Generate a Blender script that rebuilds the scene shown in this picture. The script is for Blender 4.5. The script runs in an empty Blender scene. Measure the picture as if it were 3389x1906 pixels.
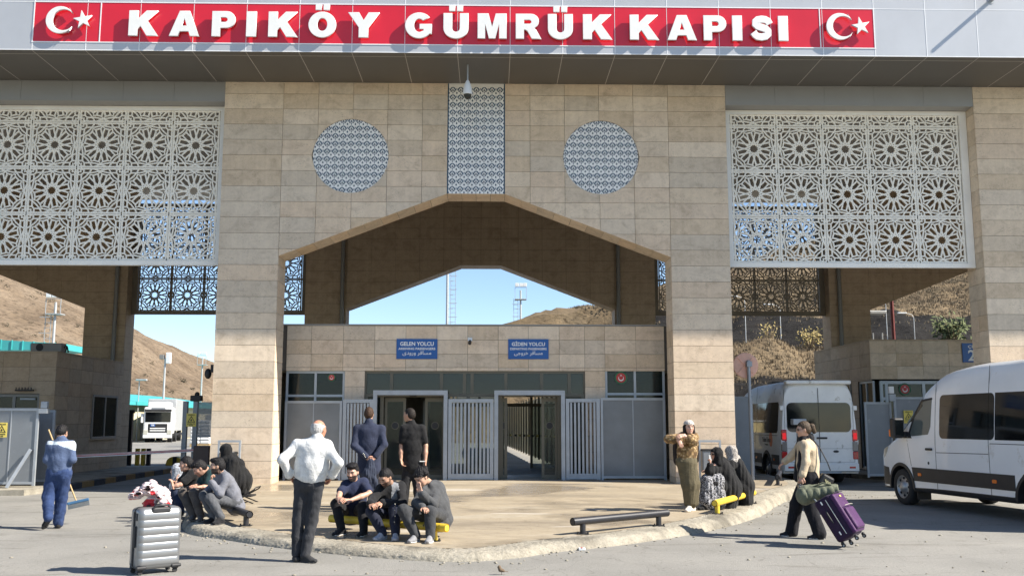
import bpy, bmesh, math, random
import numpy as np
from mathutils import Vector, Matrix
random.seed(7); np.random.seed(7)
SC = bpy.context.scene
COL = SC.collection
R = math.radians

# ---------------------------------------------------------------- camera, sky, sun, exposure
cam_data = bpy.data.cameras.new('camera'); cam = bpy.data.objects.new('camera', cam_data); COL.objects.link(cam)
cam.location = (0, 0, 1.7); cam.rotation_euler = (R(90 + 7.92), 0, R(-1.18))
cam_data.lens = 33.96; cam_data.sensor_width = 36; cam_data.clip_end = 4000; cam_data.clip_start = 0.1
SC.camera = cam
SUN_EL, SUN_PHI = R(40.4), R(15.5)          # phi: how far the sun stands in front of the facade plane
to_sun = Vector((math.cos(SUN_PHI) * math.cos(SUN_EL), -math.sin(SUN_PHI) * math.cos(SUN_EL), math.sin(SUN_EL)))
w = bpy.data.worlds.new('World'); SC.world = w; w.use_nodes = True
nt = w.node_tree
sky = nt.nodes.new('ShaderNodeTexSky'); sky.sky_type = 'NISHITA'; sky.sun_disc = False
sky.sun_elevation = SUN_EL; sky.sun_rotation = math.atan2(to_sun.x, to_sun.y)
sky.altitude = 1800; sky.air_density = 1.0; sky.dust_density = 0.25; sky.ozone_density = 2.0
nt.nodes['Background'].inputs['Strength'].default_value = 0.082
nt.links.new(sky.outputs[0], nt.nodes['Background'].inputs['Color'])
sd = bpy.data.lights.new('sun', 'SUN'); sd.energy = 4.4; sd.angle = R(0.53); sd.color = (1.0, 0.93, 0.82)
sun = bpy.data.objects.new('sun', sd); COL.objects.link(sun)
sun.rotation_euler = (-to_sun).to_track_quat('-Z', 'Y').to_euler()
sun.location = (30, -20, 40)
vs = SC.view_settings; vs.view_transform = 'Standard'; vs.look = 'None'; vs.exposure = 1.30; vs.gamma = 1; vs.use_curve_mapping = False
SC.cycles.max_bounces = 8; SC.cycles.diffuse_bounces = 4; SC.cycles.transparent_max_bounces = 12
SC.cycles.caustics_reflective = False; SC.cycles.caustics_refractive = False

# ---------------------------------------------------------------- object helpers (all coordinates are world coordinates)
WM = {}
def _reg(o, m): WM[o.name] = m
def adopt(o, parent, m):
    if parent is not None:
        o.parent = parent
        o.matrix_parent_inverse = WM[parent.name].inverted()
    _reg(o, m)
def props(o, label=None, cat=None, group=None, kind=None):
    if label: o['label'] = label
    if cat: o['category'] = cat
    if group: o['group'] = group
    if kind: o['kind'] = kind
    return o
def thing(name, label, cat, loc=(0, 0, 0), group=None):
    o = bpy.data.objects.new(name, None); COL.objects.link(o)
    o.location = loc; o.empty_display_size = 0.2
    _reg(o, Matrix.Translation(loc))
    return props(o, label, cat, group)
def link(name, me, parent=None, loc=(0, 0, 0), rz=0.0):
    o = bpy.data.objects.new(name, me); COL.objects.link(o)
    o.location = loc; o.rotation_euler = (0, 0, rz)
    adopt(o, parent, Matrix.Translation(loc) @ Matrix.Rotation(rz, 4, 'Z'))
    return o
def copy_tree(o, dloc, parent=None, label=None, group=None):
    """copy a thing (Empty or mesh) with parts and sub-parts, moved by dloc"""
    c = o.copy(); COL.objects.link(c)
    if parent is None:
        c.location = Vector(o.location) + Vector(dloc)
        if label: c['label'] = label
        if group: c['group'] = group
    else:
        c.parent = parent
        c.matrix_parent_inverse = o.matrix_parent_inverse.copy()
    for ch in [x for x in bpy.data.objects if x.parent == o]:
        copy_tree(ch, dloc, c)
    _reg(c, Matrix.Translation(c.location))
    return c

class MB:
    """collects geometry, links it as one mesh object"""
    def __init__(s): s.v = []; s.f = []; s.mi = []; s.sm = []; s.m = 0; s.smooth = False
    def add(s, vs, fs):
        n = len(s.v); s.v += [tuple(x) for x in vs]
        for f in fs:
            s.f.append(tuple(i + n for i in f)); s.mi.append(s.m); s.sm.append(s.smooth)
        return s
    def box(s, x0, x1, y0, y1, z0, z1):
        return s.add([(x0,y0,z0),(x1,y0,z0),(x1,y1,z0),(x0,y1,z0),(x0,y0,z1),(x1,y0,z1),(x1,y1,z1),(x0,y1,z1)],
                     [(0,3,2,1),(4,5,6,7),(0,1,5,4),(1,2,6,5),(2,3,7,6),(3,0,4,7)])
    def bbox(s, x0, x1, y0, y1, z0, z1, b=0.01):
        """box with chamfered edges"""
        bm = bmesh.new(); bmesh.ops.create_cube(bm, size=1)
        for v in bm.verts: v.co = ((x0+x1)/2 + v.co.x*(x1-x0), (y0+y1)/2 + v.co.y*(y1-y0), (z0+z1)/2 + v.co.z*(z1-z0))
        bmesh.ops.bevel(bm, geom=bm.edges[:], offset=b, segments=2, profile=0.5, affect='EDGES')
        bm.verts.index_update()
        s.add([v.co[:] for v in bm.verts], [[v.index for v in f.verts] for f in bm.faces]); bm.free(); return s
    def prism(s, poly, a0, a1, axis='y'):
        """2D polygon pushed along an axis. axis y: poly=(x,z); x: poly=(y,z); z: poly=(x,y)"""
        n = len(poly)
        def P(p, a): return (p[0], a, p[1]) if axis == 'y' else ((a, p[0], p[1]) if axis == 'x' else (p[0], p[1], a))
        return s.add([P(p, a0) for p in poly] + [P(p, a1) for p in poly],
                     [tuple(range(n)), tuple(range(2*n-1, n-1, -1))] + [(i, n+i, n+(i+1) % n, (i+1) % n) for i in range(n)])
    def cyl(s, p, q, r, r2=None, n=12, caps=True):
        p = Vector(p); q = Vector(q); r2 = r if r2 is None else r2
        d = (q-p).normalized(); u = d.orthogonal().normalized(); v = d.cross(u)
        vs = []
        for c, rr in ((p, r), (q, r2)):
            for i in range(n):
                a = 2*math.pi*i/n; vs.append(c + (u*math.cos(a) + v*math.sin(a))*rr)
        sm = s.smooth; s.smooth = True
        s.add(vs, [(i, (i+1) % n, n+(i+1) % n, n+i) for i in range(n)])
        s.smooth = sm
        if caps: s.add(vs, [tuple(range(n-1, -1, -1)), tuple(range(n, 2*n))])
        return s
    def tube(s, pts, r, n=8):
        """swept tube through points; r number or list"""
        pts = [Vector(p) for p in pts]; rs = r if isinstance(r, (list, tuple)) else [r]*len(pts)
        vs = []; up = None
        for i, p in enumerate(pts):
            d = (pts[min(i+1, len(pts)-1)] - pts[max(i-1, 0)]).normalized()
            if up is None: up = d.orthogonal().normalized()
            up = (up - d*up.dot(d)).normalized(); v = d.cross(up)
            for k in range(n):
                a = 2*math.pi*k/n; vs.append(p + (up*math.cos(a) + v*math.sin(a))*rs[i])
        m = len(pts); sm = s.smooth; s.smooth = True
        s.add(vs, [(i*n+k, i*n+(k+1) % n, (i+1)*n+(k+1) % n, (i+1)*n+k) for i in range(m-1) for k in range(n)])
        s.add(vs, [tuple(range(n-1, -1, -1)), tuple(range((m-1)*n, m*n))]); s.smooth = sm
        return s
    def bar(s, p, q, w, t, up=(0, 0, 1)):
        """rectangular bar from p to q, width w across 'up x dir', thickness t along up"""
        p = Vector(p); q = Vector(q); d = (q-p).normalized(); up = Vector(up)
        sd_ = d.cross(up).normalized(); up = sd_.cross(d).normalized()
        vs = [c + sd_*a*w/2 + up*b*t/2 for c in (p, q) for a, b in ((-1,-1),(1,-1),(1,1),(-1,1))]
        return s.add(vs, [(0,3,2,1),(4,5,6,7),(0,1,5,4),(1,2,6,5),(2,3,7,6),(3,0,4,7)])
    def sphere(s, c, r, nu=16, nv=10):
        rx, ry, rz = (r, r, r) if not isinstance(r, (tuple, list)) else r
        vs = [(c[0], c[1], c[2]-rz)]
        for j in range(1, nv):
            t = -math.pi/2 + math.pi*j/nv
            for i in range(nu):
                a = 2*math.pi*i/nu; vs.append((c[0]+rx*math.cos(t)*math.cos(a), c[1]+ry*math.cos(t)*math.sin(a), c[2]+rz*math.sin(t)))
        vs.append((c[0], c[1], c[2]+rz)); top = len(vs)-1
        fs = [(0, 1+(i+1) % nu, 1+i) for i in range(nu)]
        for j in range(nv-2):
            for i in range(nu):
                a = 1+j*nu+i; b = 1+j*nu+(i+1) % nu; fs.append((a, b, b+nu, a+nu))
        fs += [(top, 1+(nv-2)*nu+i, 1+(nv-2)*nu+(i+1) % nu) for i in range(nu)]
        sm = s.smooth; s.smooth = True; s.add(vs, fs); s.smooth = sm
        return s
    def lathe(s, c, prof, axis='z', n=16):
        """profile (r, h) turned about an axis through c"""
        c = Vector(c); vs = []
        for r_, h in prof:
            for i in range(n):
                a = 2*math.pi*i/n; x, y = r_*math.cos(a), r_*math.sin(a)
                vs.append(c + Vector({'z': (x, y, h), 'y': (x, h, y), 'x': (h, x, y)}[axis]))
        m = len(prof); sm = s.smooth; s.smooth = True
        s.add(vs, [(i*n+k, i*n+(k+1) % n, (i+1)*n+(k+1) % n, (i+1)*n+k) for i in range(m-1) for k in range(n)])
        s.smooth = sm; s.add(vs, [tuple(range(n)), tuple(range((m-1)*n, m*n))]); return s
    def mesh(s, name, mats):
        me = bpy.data.meshes.new(name); me.from_pydata(s.v, [], s.f)
        for m in (mats if isinstance(mats, (list, tuple)) else [mats]): me.materials.append(m)
        me.polygons.foreach_set('material_index', s.mi); me.polygons.foreach_set('use_smooth', s.sm)
        bm = bmesh.new(); bm.from_mesh(me); bmesh.ops.recalc_face_normals(bm, faces=bm.faces[:]); bm.to_mesh(me); bm.free()
        me.update(); return me
    def xf(s, M):
        s.v = [tuple(M @ Vector(v)) for v in s.v]; return s
    def build(s, name, mats, parent=None):
        return link(name, s.mesh(name, mats), parent)

# ---------------------------------------------------------------- materials
def newmat(name):
    m = bpy.data.materials.new(name); m.use_nodes = True
    n = m.node_tree; b = n.nodes['Principled BSDF']
    return m, n, b
def nd(n, t, **kw):
    x = n.nodes.new(t)
    for k, v in kw.items():
        if k.startswith('i_'): x.inputs[k[2:].replace('_', ' ')].default_value = v
        else: setattr(x, k, v)
    return x
def ramp(n, stops):
    x = n.nodes.new('ShaderNodeValToRGB'); e = x.color_ramp.elements
    while len(e) < len(stops): e.new(0.5)
    for i, (p, c) in enumerate(stops):
        e[i].position = p; e[i].color = c if len(c) == 4 else (*c, 1)
    return x
def mixc(n, fac, a, b, mode='MIX'):
    x = n.nodes.new('ShaderNodeMix'); x.data_type = 'RGBA'; x.blend_type = mode
    for sock, v in ((x.inputs[0], fac), (x.inputs[6], a), (x.inputs[7], b)):
        if isinstance(v, bpy.types.NodeSocket): n.links.new(v, sock)
        elif isinstance(v, (int, float)): sock.default_value = v
        else: sock.default_value = v if len(v) == 4 else (*v, 1)
    return x.outputs[2]
def mth(n, op, a, b=None, clamp=False):
    x = n.nodes.new('ShaderNodeMath'); x.operation = op; x.use_clamp = clamp
    for i, v in enumerate((a, b)):
        if v is None: continue
        if isinstance(v, bpy.types.NodeSocket): n.links.new(v, x.inputs[i])
        else: x.inputs[i].default_value = v
    return x.outputs[0]
def coords(n, per_object=0.0, space='world'):
    """world position (or object coordinates), shifted by a random offset for each object"""
    if space == 'world': p = n.nodes.new('ShaderNodeNewGeometry').outputs['Position']
    else: p = n.nodes.new('ShaderNodeTexCoord').outputs['Object']
    if per_object:
        oi = n.nodes.new('ShaderNodeObjectInfo')
        v = n.nodes.new('ShaderNodeVectorMath'); v.operation = 'ADD'
        sc = n.nodes.new('ShaderNodeMath'); sc.operation = 'MULTIPLY'; sc.inputs[1].default_value = per_object
        n.links.new(oi.outputs['Random'], sc.inputs[0]); n.links.new(p, v.inputs[0]); n.links.new(sc.outputs[0], v.inputs[1])
        p = v.outputs[0]
    return p
def noise(n, p, scale, detail=4, rough=0.55, dist=0.0, stretch=None):
    if stretch:
        m = n.nodes.new('ShaderNodeMapping'); m.inputs['Scale'].default_value = stretch; n.links.new(p, m.inputs[0]); p = m.outputs[0]
    x = nd(n, 'ShaderNodeTexNoise'); x.inputs['Scale'].default_value = scale; x.inputs['Detail'].default_value = detail
    x.inputs['Roughness'].default_value = rough; x.inputs['Distortion'].default_value = dist
    n.links.new(p, x.inputs['Vector']); return x.outputs['Fac']
def bump(n, b, h, strength=0.3, dist=0.01):
    x = nd(n, 'ShaderNodeBump'); x.inputs['Strength'].default_value = strength; x.inputs['Distance'].default_value = dist
    n.links.new(h, x.inputs['Height']); n.links.new(x.outputs[0], b.inputs['Normal'])
def simple(name, c, rough=0.6, metal=0.0, var=0.12, scale=6.0, bmp=0.0, bscale=80, spec=None, coat=0.0, wear=None):
    m, n, b = newmat(name); p = coords(n)
    f = noise(n, p, scale, 5, 0.6)
    lo = tuple(x*(1-var) for x in c); hi = tuple(min(1, x*(1+var)) for x in c)
    rp = ramp(n, [(0.3, lo), (0.7, hi)]); n.links.new(f, rp.inputs[0]); col = rp.outputs[0]
    if wear:
        f2 = noise(n, p, wear[1], 6, 0.7); r2 = ramp(n, [(wear[2], (0, 0, 0)), (wear[2]+0.08, (1, 1, 1))]); n.links.new(f2, r2.inputs[0])
        col = mixc(n, r2.outputs[0], col, wear[0])
    n.links.new(col, b.inputs['Base Color'])
    b.inputs['Roughness'].default_value = rough; b.inputs['Metallic'].default_value = metal
    if spec is not None: b.inputs['Specular IOR Level'].default_value = spec
    b.inputs['Coat Weight'].default_value = coat
    if bmp: bump(n, b, noise(n, p, bscale, 3), bmp, 0.004)
    return m

def travertine(name, c, dark=1.0):
    m, n, b = newmat(name); p = coords(n, 57.0)
    oi = n.nodes.new('ShaderNodeObjectInfo')
    base = ramp(n, [(0.0, tuple(x*0.87 for x in c)), (0.22, (c[0]*0.97, c[1]*0.985, c[2]*1.0)), (0.45, (c[0]*1.0, c[1]*0.945, c[2]*0.90)), (0.66, tuple(min(1, x*1.11) for x in c)), (0.84, (c[0]*0.93, c[1]*0.875, c[2]*0.80)), (1.0, (c[0]*0.92, c[1]*0.915, c[2]*0.91))])
    n.links.new(oi.outputs['Random'], base.inputs[0])
    # soft cloudy mottling
    f1 = noise(n, p, 2.2, 7, 0.62, 0.9, (1, 1, 1.35))
    r1 = ramp(n, [(0.26, (0.76, 0.74, 0.71)), (0.48, (1, 1, 1)), (0.75, (1.10, 1.10, 1.08))]); n.links.new(f1, r1.inputs[0])
    col = mixc(n, 1.0, base.outputs[0], r1.outputs[0], 'MULTIPLY')
    f2 = noise(n, p, 13.0, 8, 0.68, 0.5, (1, 1, 1.25))
    r2 = ramp(n, [(0.30, (0.86, 0.85, 0.83)), (0.55, (1, 1, 1))]); n.links.new(f2, r2.inputs[0])
    col = mixc(n, 0.8, col, r2.outputs[0], 'MULTIPLY')
    # pits, gathered in patches
    pn = noise(n, p, 27.0, 4, 0.78, 0.0, (1, 1, 1.9)); patch = noise(n, p, 2.6, 3, 0.5)
    pit = ramp(n, [(0.575, (0, 0, 0)), (0.63, (1, 1, 1))]); n.links.new(pn, pit.inputs[0])
    pr = ramp(n, [(0.44, (0, 0, 0)), (0.58, (1, 1, 1))]); n.links.new(patch, pr.inputs[0])
    pf = mth(n, 'MULTIPLY', pit.outputs[0], pr.outputs[0])
    col = mixc(n, mth(n, 'MULTIPLY', pf, 0.62), col, tuple(x*0.30 for x in c))
    # rain streaks and dust
    st = noise(n, coords(n), 2.2, 5, 0.6, 0.2, (3.0, 3.0, 0.16))
    rs = ramp(n, [(0.40, (0.88, 0.87, 0.85)), (0.60, (1, 1, 1))]); n.links.new(st, rs.inputs[0])
    col = mixc(n, 0.5, col, rs.outputs[0], 'MULTIPLY')
    n.links.new(col, b.inputs['Base Color'])
    b.inputs['Roughness'].default_value = 0.62; b.inputs['Specular IOR Level'].default_value = 0.3
    h = mth(n, 'SUBTRACT', mth(n, 'MULTIPLY', f2, 0.25), pf); bump(n, b, h, 0.45, 0.006)
    return m
def glass_mat(name, tint=(0.02, 0.03, 0.03), alpha=0.35, rough=0.03):
    """window glass: clear share lets the room behind show, the rest is tinted reflecting pane"""
    m, n, b = newmat(name)
    b.inputs['Base Color'].default_value = (*tint, 1); b.inputs['Roughness'].default_value = rough
    b.inputs['Specular IOR Level'].default_value = 0.6
    p = coords(n); f = noise(n, p, 3, 4); rr = ramp(n, [(0.35, (rough,)*3), (0.75, (rough+0.10,)*3)]); n.links.new(f, rr.inputs[0])
    n.links.new(rr.outputs[0], b.inputs['Roughness'])
    tr = n.nodes.new('ShaderNodeBsdfTransparent'); mx = n.nodes.new('ShaderNodeMixShader'); mx.inputs[0].default_value = 1-alpha
    tr.inputs[0].default_value = (0.85, 0.9, 0.88, 1)
    out = n.nodes['Material Output']; n.links.new(tr.outputs[0], mx.inputs[1]); n.links.new(b.outputs[0], mx.inputs[2]); n.links.new(mx.outputs[0], out.inputs[0])
    return m

M = {}
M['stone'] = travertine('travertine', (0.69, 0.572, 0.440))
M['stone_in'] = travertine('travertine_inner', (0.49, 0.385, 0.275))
M['joint'] = simple('stone_joint', (0.10, 0.085, 0.07), 0.9)
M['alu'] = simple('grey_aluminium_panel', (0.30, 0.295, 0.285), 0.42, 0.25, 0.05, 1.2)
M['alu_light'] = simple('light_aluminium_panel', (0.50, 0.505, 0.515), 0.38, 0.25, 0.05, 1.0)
M['seam'] = simple('panel_seam_white', (0.78, 0.79, 0.80), 0.5, 0, 0.04)
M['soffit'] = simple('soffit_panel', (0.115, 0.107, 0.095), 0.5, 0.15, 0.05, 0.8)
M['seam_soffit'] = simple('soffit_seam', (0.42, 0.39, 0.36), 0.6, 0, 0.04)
M['ceiling'] = simple('ceiling_panel', (0.55, 0.53, 0.49), 0.7, 0, 0.05)
M['red'] = simple('red_panel', (0.62, 0.016, 0.030), 0.28, 0, 0.06, 1.2, coat=0.3)
M['white_letter'] = simple('letter_white', (0.80, 0.80, 0.77), 0.45, 0, 0.04, 5)
M['letter_side'] = simple('letter_edge', (0.66, 0.68, 0.72), 0.4, 0.2, 0.05)
M['screen'] = simple('cut_screen_cream', (0.86, 0.81, 0.71), 0.6, 0, 0.06, 2.5)
M['screen_frame'] = simple('cut_screen_frame', (0.84, 0.81, 0.745), 0.55, 0, 0.07, 1.5)
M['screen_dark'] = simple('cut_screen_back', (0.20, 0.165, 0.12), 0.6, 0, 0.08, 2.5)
M['ceramic'] = simple('ceramic_white', (0.82, 0.80, 0.755), 0.22, 0, 0.06, 3)
M['ceramic_blue'] = simple('ceramic_navy_print', (0.022, 0.040, 0.070), 0.25, 0, 0.2, 9)
M['ceramic_teal'] = simple('ceramic_slate_print', (0.055, 0.095, 0.135), 0.25, 0, 0.2, 9)
M['ceramic_rust'] = simple('ceramic_rust_print', (0.12, 0.05, 0.035), 0.25, 0, 0.2, 9)
M['steel'] = simple('galvanised_grey', (0.36, 0.385, 0.41), 0.5, 0.3, 0.10, 4, wear=((0.20, 0.20, 0.20), 14, 0.66))
M['steel_panel'] = simple('grey_sheet_panel', (0.22, 0.235, 0.25), 0.48, 0.3, 0.09, 1.5, wear=((0.30, 0.31, 0.31), 6, 0.62))
M['bronze'] = simple('bronze_door_frame', (0.13, 0.115, 0.085), 0.45, 0.35, 0.08, 3)
M['dark'] = simple('dark_rubber', (0.018, 0.018, 0.02), 0.6, 0, 0.2)
M['black_metal'] = simple('black_metal', (0.03, 0.03, 0.032), 0.45, 0.3, 0.2, wear=((0.14, 0.13, 0.12), 25, 0.63))
M['pipe'] = simple('grey_pipe', (0.24, 0.23, 0.21), 0.5, 0.1, 0.06)
M['glass'] = glass_mat('window_glass', (0.02, 0.03, 0.03), 0.55)
M['glass_dark'] = glass_mat('window_glass_dark', (0.010, 0.016, 0.015), 0.12)
M['glass_clear'] = glass_mat('door_glass', (0.03, 0.04, 0.04), 0.72)
M['white_paint'] = simple('white_paint', (0.78, 0.78, 0.76), 0.5, 0, 0.06, 2, wear=((0.5, 0.47, 0.42), 8, 0.66))
M['blue_sign'] = simple('blue_sign', (0.005, 0.085, 0.32), 0.35, 0, 0.05)
M['yellow_sign'] = simple('yellow_sign', (0.72, 0.58, 0.12), 0.5, 0, 0.08)
M['yellow_rail'] = simple('yellow_rail_paint', (0.72, 0.50, 0.045), 0.5, 0, 0.10, 5, wear=((0.07, 0.055, 0.04), 11, 0.60))
M['black_rail'] = simple('black_rail_paint', (0.022, 0.022, 0.026), 0.38, 0, 0.2, 7, wear=((0.16, 0.15, 0.14), 22, 0.64))
M['red_paint'] = simple('red_paint', (0.50, 0.035, 0.03), 0.5, 0, 0.1)
M['emblem_green'] = simple('emblem_green', (0.02, 0.12, 0.05), 0.5)
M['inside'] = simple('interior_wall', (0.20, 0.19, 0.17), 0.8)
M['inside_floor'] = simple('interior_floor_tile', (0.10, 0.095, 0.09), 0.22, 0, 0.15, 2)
M['wood'] = simple('broom_wood', (0.50, 0.36, 0.18), 0.6, 0, 0.15, 12)
# ================================================================ customs gate building
XC = -0.42; F = 23.8; TH = 0.85; RY = 35.0; TOP = 10.29; BAY = 12.82; PO = 19.21
FLOOR = 0.16
APX, SPX, POX = 0.73, 4.90, 6.39; APZ, SPZ = 7.40, 5.80
gate = thing('customs_gate_building', 'wide travertine gate building with pointed arch, tiled medallions and grey canopy', 'building', (XC, F, 0))

def portal_poly(xc, e=0.0):
    """front outline of one portal; e shrinks it so that the cladding stays proud"""
    return [(xc-POX+e, 0), (xc-SPX-e, 0), (xc-SPX-e, SPZ+e), (xc-APX, APZ+e), (xc+APX, APZ+e), (xc+SPX+e, SPZ+e), (xc+SPX+e, 0),
            (xc+POX-e, 0), (xc+POX-e, TOP), (xc-POX+e, TOP)]
def portal_core(mb, xc, y0, y1, e=0.02):
    P = portal_poly(xc, e)
    # three convex-ish pieces keep the shading clean
    mb.prism([P[0], P[1], P[2], (P[2][0], TOP), P[9]], y0, y1)
    mb.prism([P[5], P[6], P[7], P[8], (P[5][0], TOP)], y0, y1)
    mb.prism([P[2], P[3], P[4], P[5], (P[5][0], TOP), (P[2][0], TOP)], y0+0.001, y1-0.001)
rows = [TOP]; z = 9.98
while z > 0.2: rows.append(z); z -= 0.40
rows.append(0.10)
offs = [0.0, APX, 1.37, 2.25, 3.13, 4.01, SPX, POX]

def arch_low(dx):
    """wall's lower edge at |x - xc| = dx"""
    if dx >= SPX: return 0.0
    if dx <= APX: return APZ
    return APZ + (SPZ-APZ)*(dx-APX)/(SPX-APX)
MED = [(XC-3.17, 8.37), (XC+3.17, 8.37)]; MR = 0.96
G = 0.004
tile_mesh_cache = {}
def add_tile(parent, polys, y0, y1, mat, jitter=True, name='stone_tile'):
    mb = MB(); dy = random.uniform(-0.0012, 0.0012) if jitter else 0
    for p in polys: mb.prism(p, y0+dy, y1)
    return mb.build(name, mat, parent)
def clip_low(x0, x1, z0, z1, xc):
    """tile rectangle above the arch line -> polygon or None (the line is straight inside one column)"""
    a, b = arch_low(abs(x0-xc)), arch_low(abs(x1-xc))
    a = 0 if abs((x0+x1)/2-xc) > SPX else a; b = 0 if abs((x0+x1)/2-xc) > SPX else b
    if min(a, b) >= z1 - 0.02 : return None
    pts = [(x0, z0), (x1, z0), (x1, z1), (x0, z1)]
    if max(a, b) <= z0: return pts
    # clip by z >= line
    def h(p): return p[1] - (a + (b-a)*(p[0]-x0)/(x1-x0))
    out = []
    for i in range(4):
        p, q = pts[i], pts[(i+1) % 4]; hp, hq = h(p), h(q)
        if hp >= 0: out.append(p)
        if (hp > 0) != (hq > 0) and abs(hp-hq) > 1e-9:
            t = hp/(hp-hq); out.append((p[0]+t*(q[0]-p[0]), p[1]+t*(q[1]-p[1])))
    if len(out) < 3: return None
    ar = abs(sum(out[i][0]*out[(i+1) % len(out)][1]-out[(i+1) % len(out)][0]*out[i][1] for i in range(len(out))))/2
    return out if ar > 0.004 else None
def minus_disc(x0, x1, z0, z1, c, r):
    """rectangle minus disc, cut in slim upright slices"""
    n = max(2, int((x1-x0)/0.045)); out = []
    def span(x):
        d = r*r-(x-c[0])**2
        return (c[1]-math.sqrt(d), c[1]+math.sqrt(d)) if d > 0 else (c[1], c[1])
    for i in range(n):
        a, b = x0+(x1-x0)*i/n, x0+(x1-x0)*(i+1)/n
        (la, ha), (lb, hb) = span(a), span(b)
        lo = [(a, z0), (b, z0), (b, min(z1, max(z0, lb))), (a, min(z1, max(z0, la)))]
        hi = [(a, max(z0, min(z1, ha))), (b, max(z0, min(z1, hb))), (b, z1), (a, z1)]
        for q in (lo, hi):
            if (q[3][1]-q[0][1]) + (q[2][1]-q[1][1]) > 0.004:
                qq = []
                for p in q:
                    if not qq or (abs(p[0]-qq[-1][0])+abs(p[1]-qq[-1][1])) > 1e-5: qq.append(p)
                out.append(qq)
    return out

# ---- front wall of the central portal: core and single tiles
mb = MB(); portal_core(mb, XC, F+0.045, F+TH-0.02); wall = mb.build('portal_wall', M['joint'], gate)
for ri in range(len(rows)-1):
    z1, z0 = rows[ri]-G, rows[ri+1]+G
    for side in (-1, 1):
        for ci in range(1, len(offs)-1):
            xa, xb = sorted((XC+side*offs[ci], XC+side*offs[ci+1])); xa += G; xb -= G
            poly = clip_low(xa, xb, z0, z1, XC)
            if poly is None: continue
            polys = [poly]
            for c in MED:
                nx = min(max(c[0], xa), xb); nz = min(max(c[1], z0), z1)
                if math.hypot(nx-c[0], nz-c[1]) < MR and len(poly) == 4: polys = minus_disc(xa, xb, z0, z1, c, MR)
            if polys: add_tile(wall, polys, F, F+0.05, M['stone'])
# inner sides of the two piers
for x, sgn in ((XC-SPX, 1), (XC+SPX, -1)):
    for ri in range(len(rows)-1):
        z1, z0 = rows[ri]-G, rows[ri+1]+G
        if z0 > SPZ: continue
        z1 = min(z1, SPZ+0.02)
        MB().box(min(x, x-sgn*0.03), max(x, x-sgn*0.03), F+0.054, F+TH, z0, z1).build('stone_tile', M['stone'], wall)
# arch soffit pieces
def soffit_piece(p, q, k):
    d = Vector((q[0]-p[0], q[1]-p[1])); d.normalize(); nrm = Vector((-d.y, d.x))
    if nrm.y < 0: nrm = -nrm
    p2 = (p[0]+d.x*G, p[1]+d.y*G); q2 = (q[0]-d.x*G, q[1]-d.y*G)
    MB().prism([p2, q2, (q2[0]+nrm.x*0.03, q2[1]+nrm.y*0.03), (p2[0]+nrm.x*0.03, p2[1]+nrm.y*0.03)], F+0.053, F+TH).build('stone_tile', M['stone'], wall)
for side in (-1, 1):
    for k in range(10):
        a, b = k/10, (k+1)/10
        pa = (XC+side*(SPX+(APX-SPX)*a), SPZ+(APZ-SPZ)*a); pb = (XC+side*(SPX+(APX-SPX)*b), SPZ+(APZ-SPZ)*b)
        soffit_piece(*( (pa, pb) if side < 0 else (pb, pa)), k)
for k in range(4): soffit_piece((XC-APX+k*APX/2, APZ), (XC-APX+(k+1)*APX/2, APZ), k)

# ---- outer portals left and right (only the near pier of the right one is in view)
for sgn in (-1, 1):
    mb = MB(); portal_core(mb, XC+sgn*PO, F+0.02, F+TH-0.02)
    pw = mb.build('portal_wall', M['joint' if sgn > 0 else 'stone_in'], gate)
    if sgn > 0:
        x0 = XC+BAY
        for ri in range(len(rows)-1):
            z1, z0 = rows[ri]-G, rows[ri+1]+G
            add_tile(pw, [[(x0+G, z0), (x0+1.49-G, z0), (x0+1.49-G, z1), (x0+G, z1)]], F, F+0.03, M['stone'])
            for ya, yb in ((F+0.034, F+0.45), (F+0.458, F+TH)):
                MB().box(x0, x0+0.03, ya, yb, z0, z1).build('stone_tile', M['stone'], pw)
        add_tile(pw, [clip_low(x0+1.49+G, x0+5.0, 5.0, TOP-G, XC+PO)], F, F+0.03, M['stone'])
# end walls close the far ends of the hall under the canopy
for sgn in (-1, 1):
    xe = XC+sgn*(PO+POX); MB().box(xe-0.2, xe+0.2, F+TH, RY, 0, TOP).build('end_wall', M['stone_in'], gate)

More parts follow.
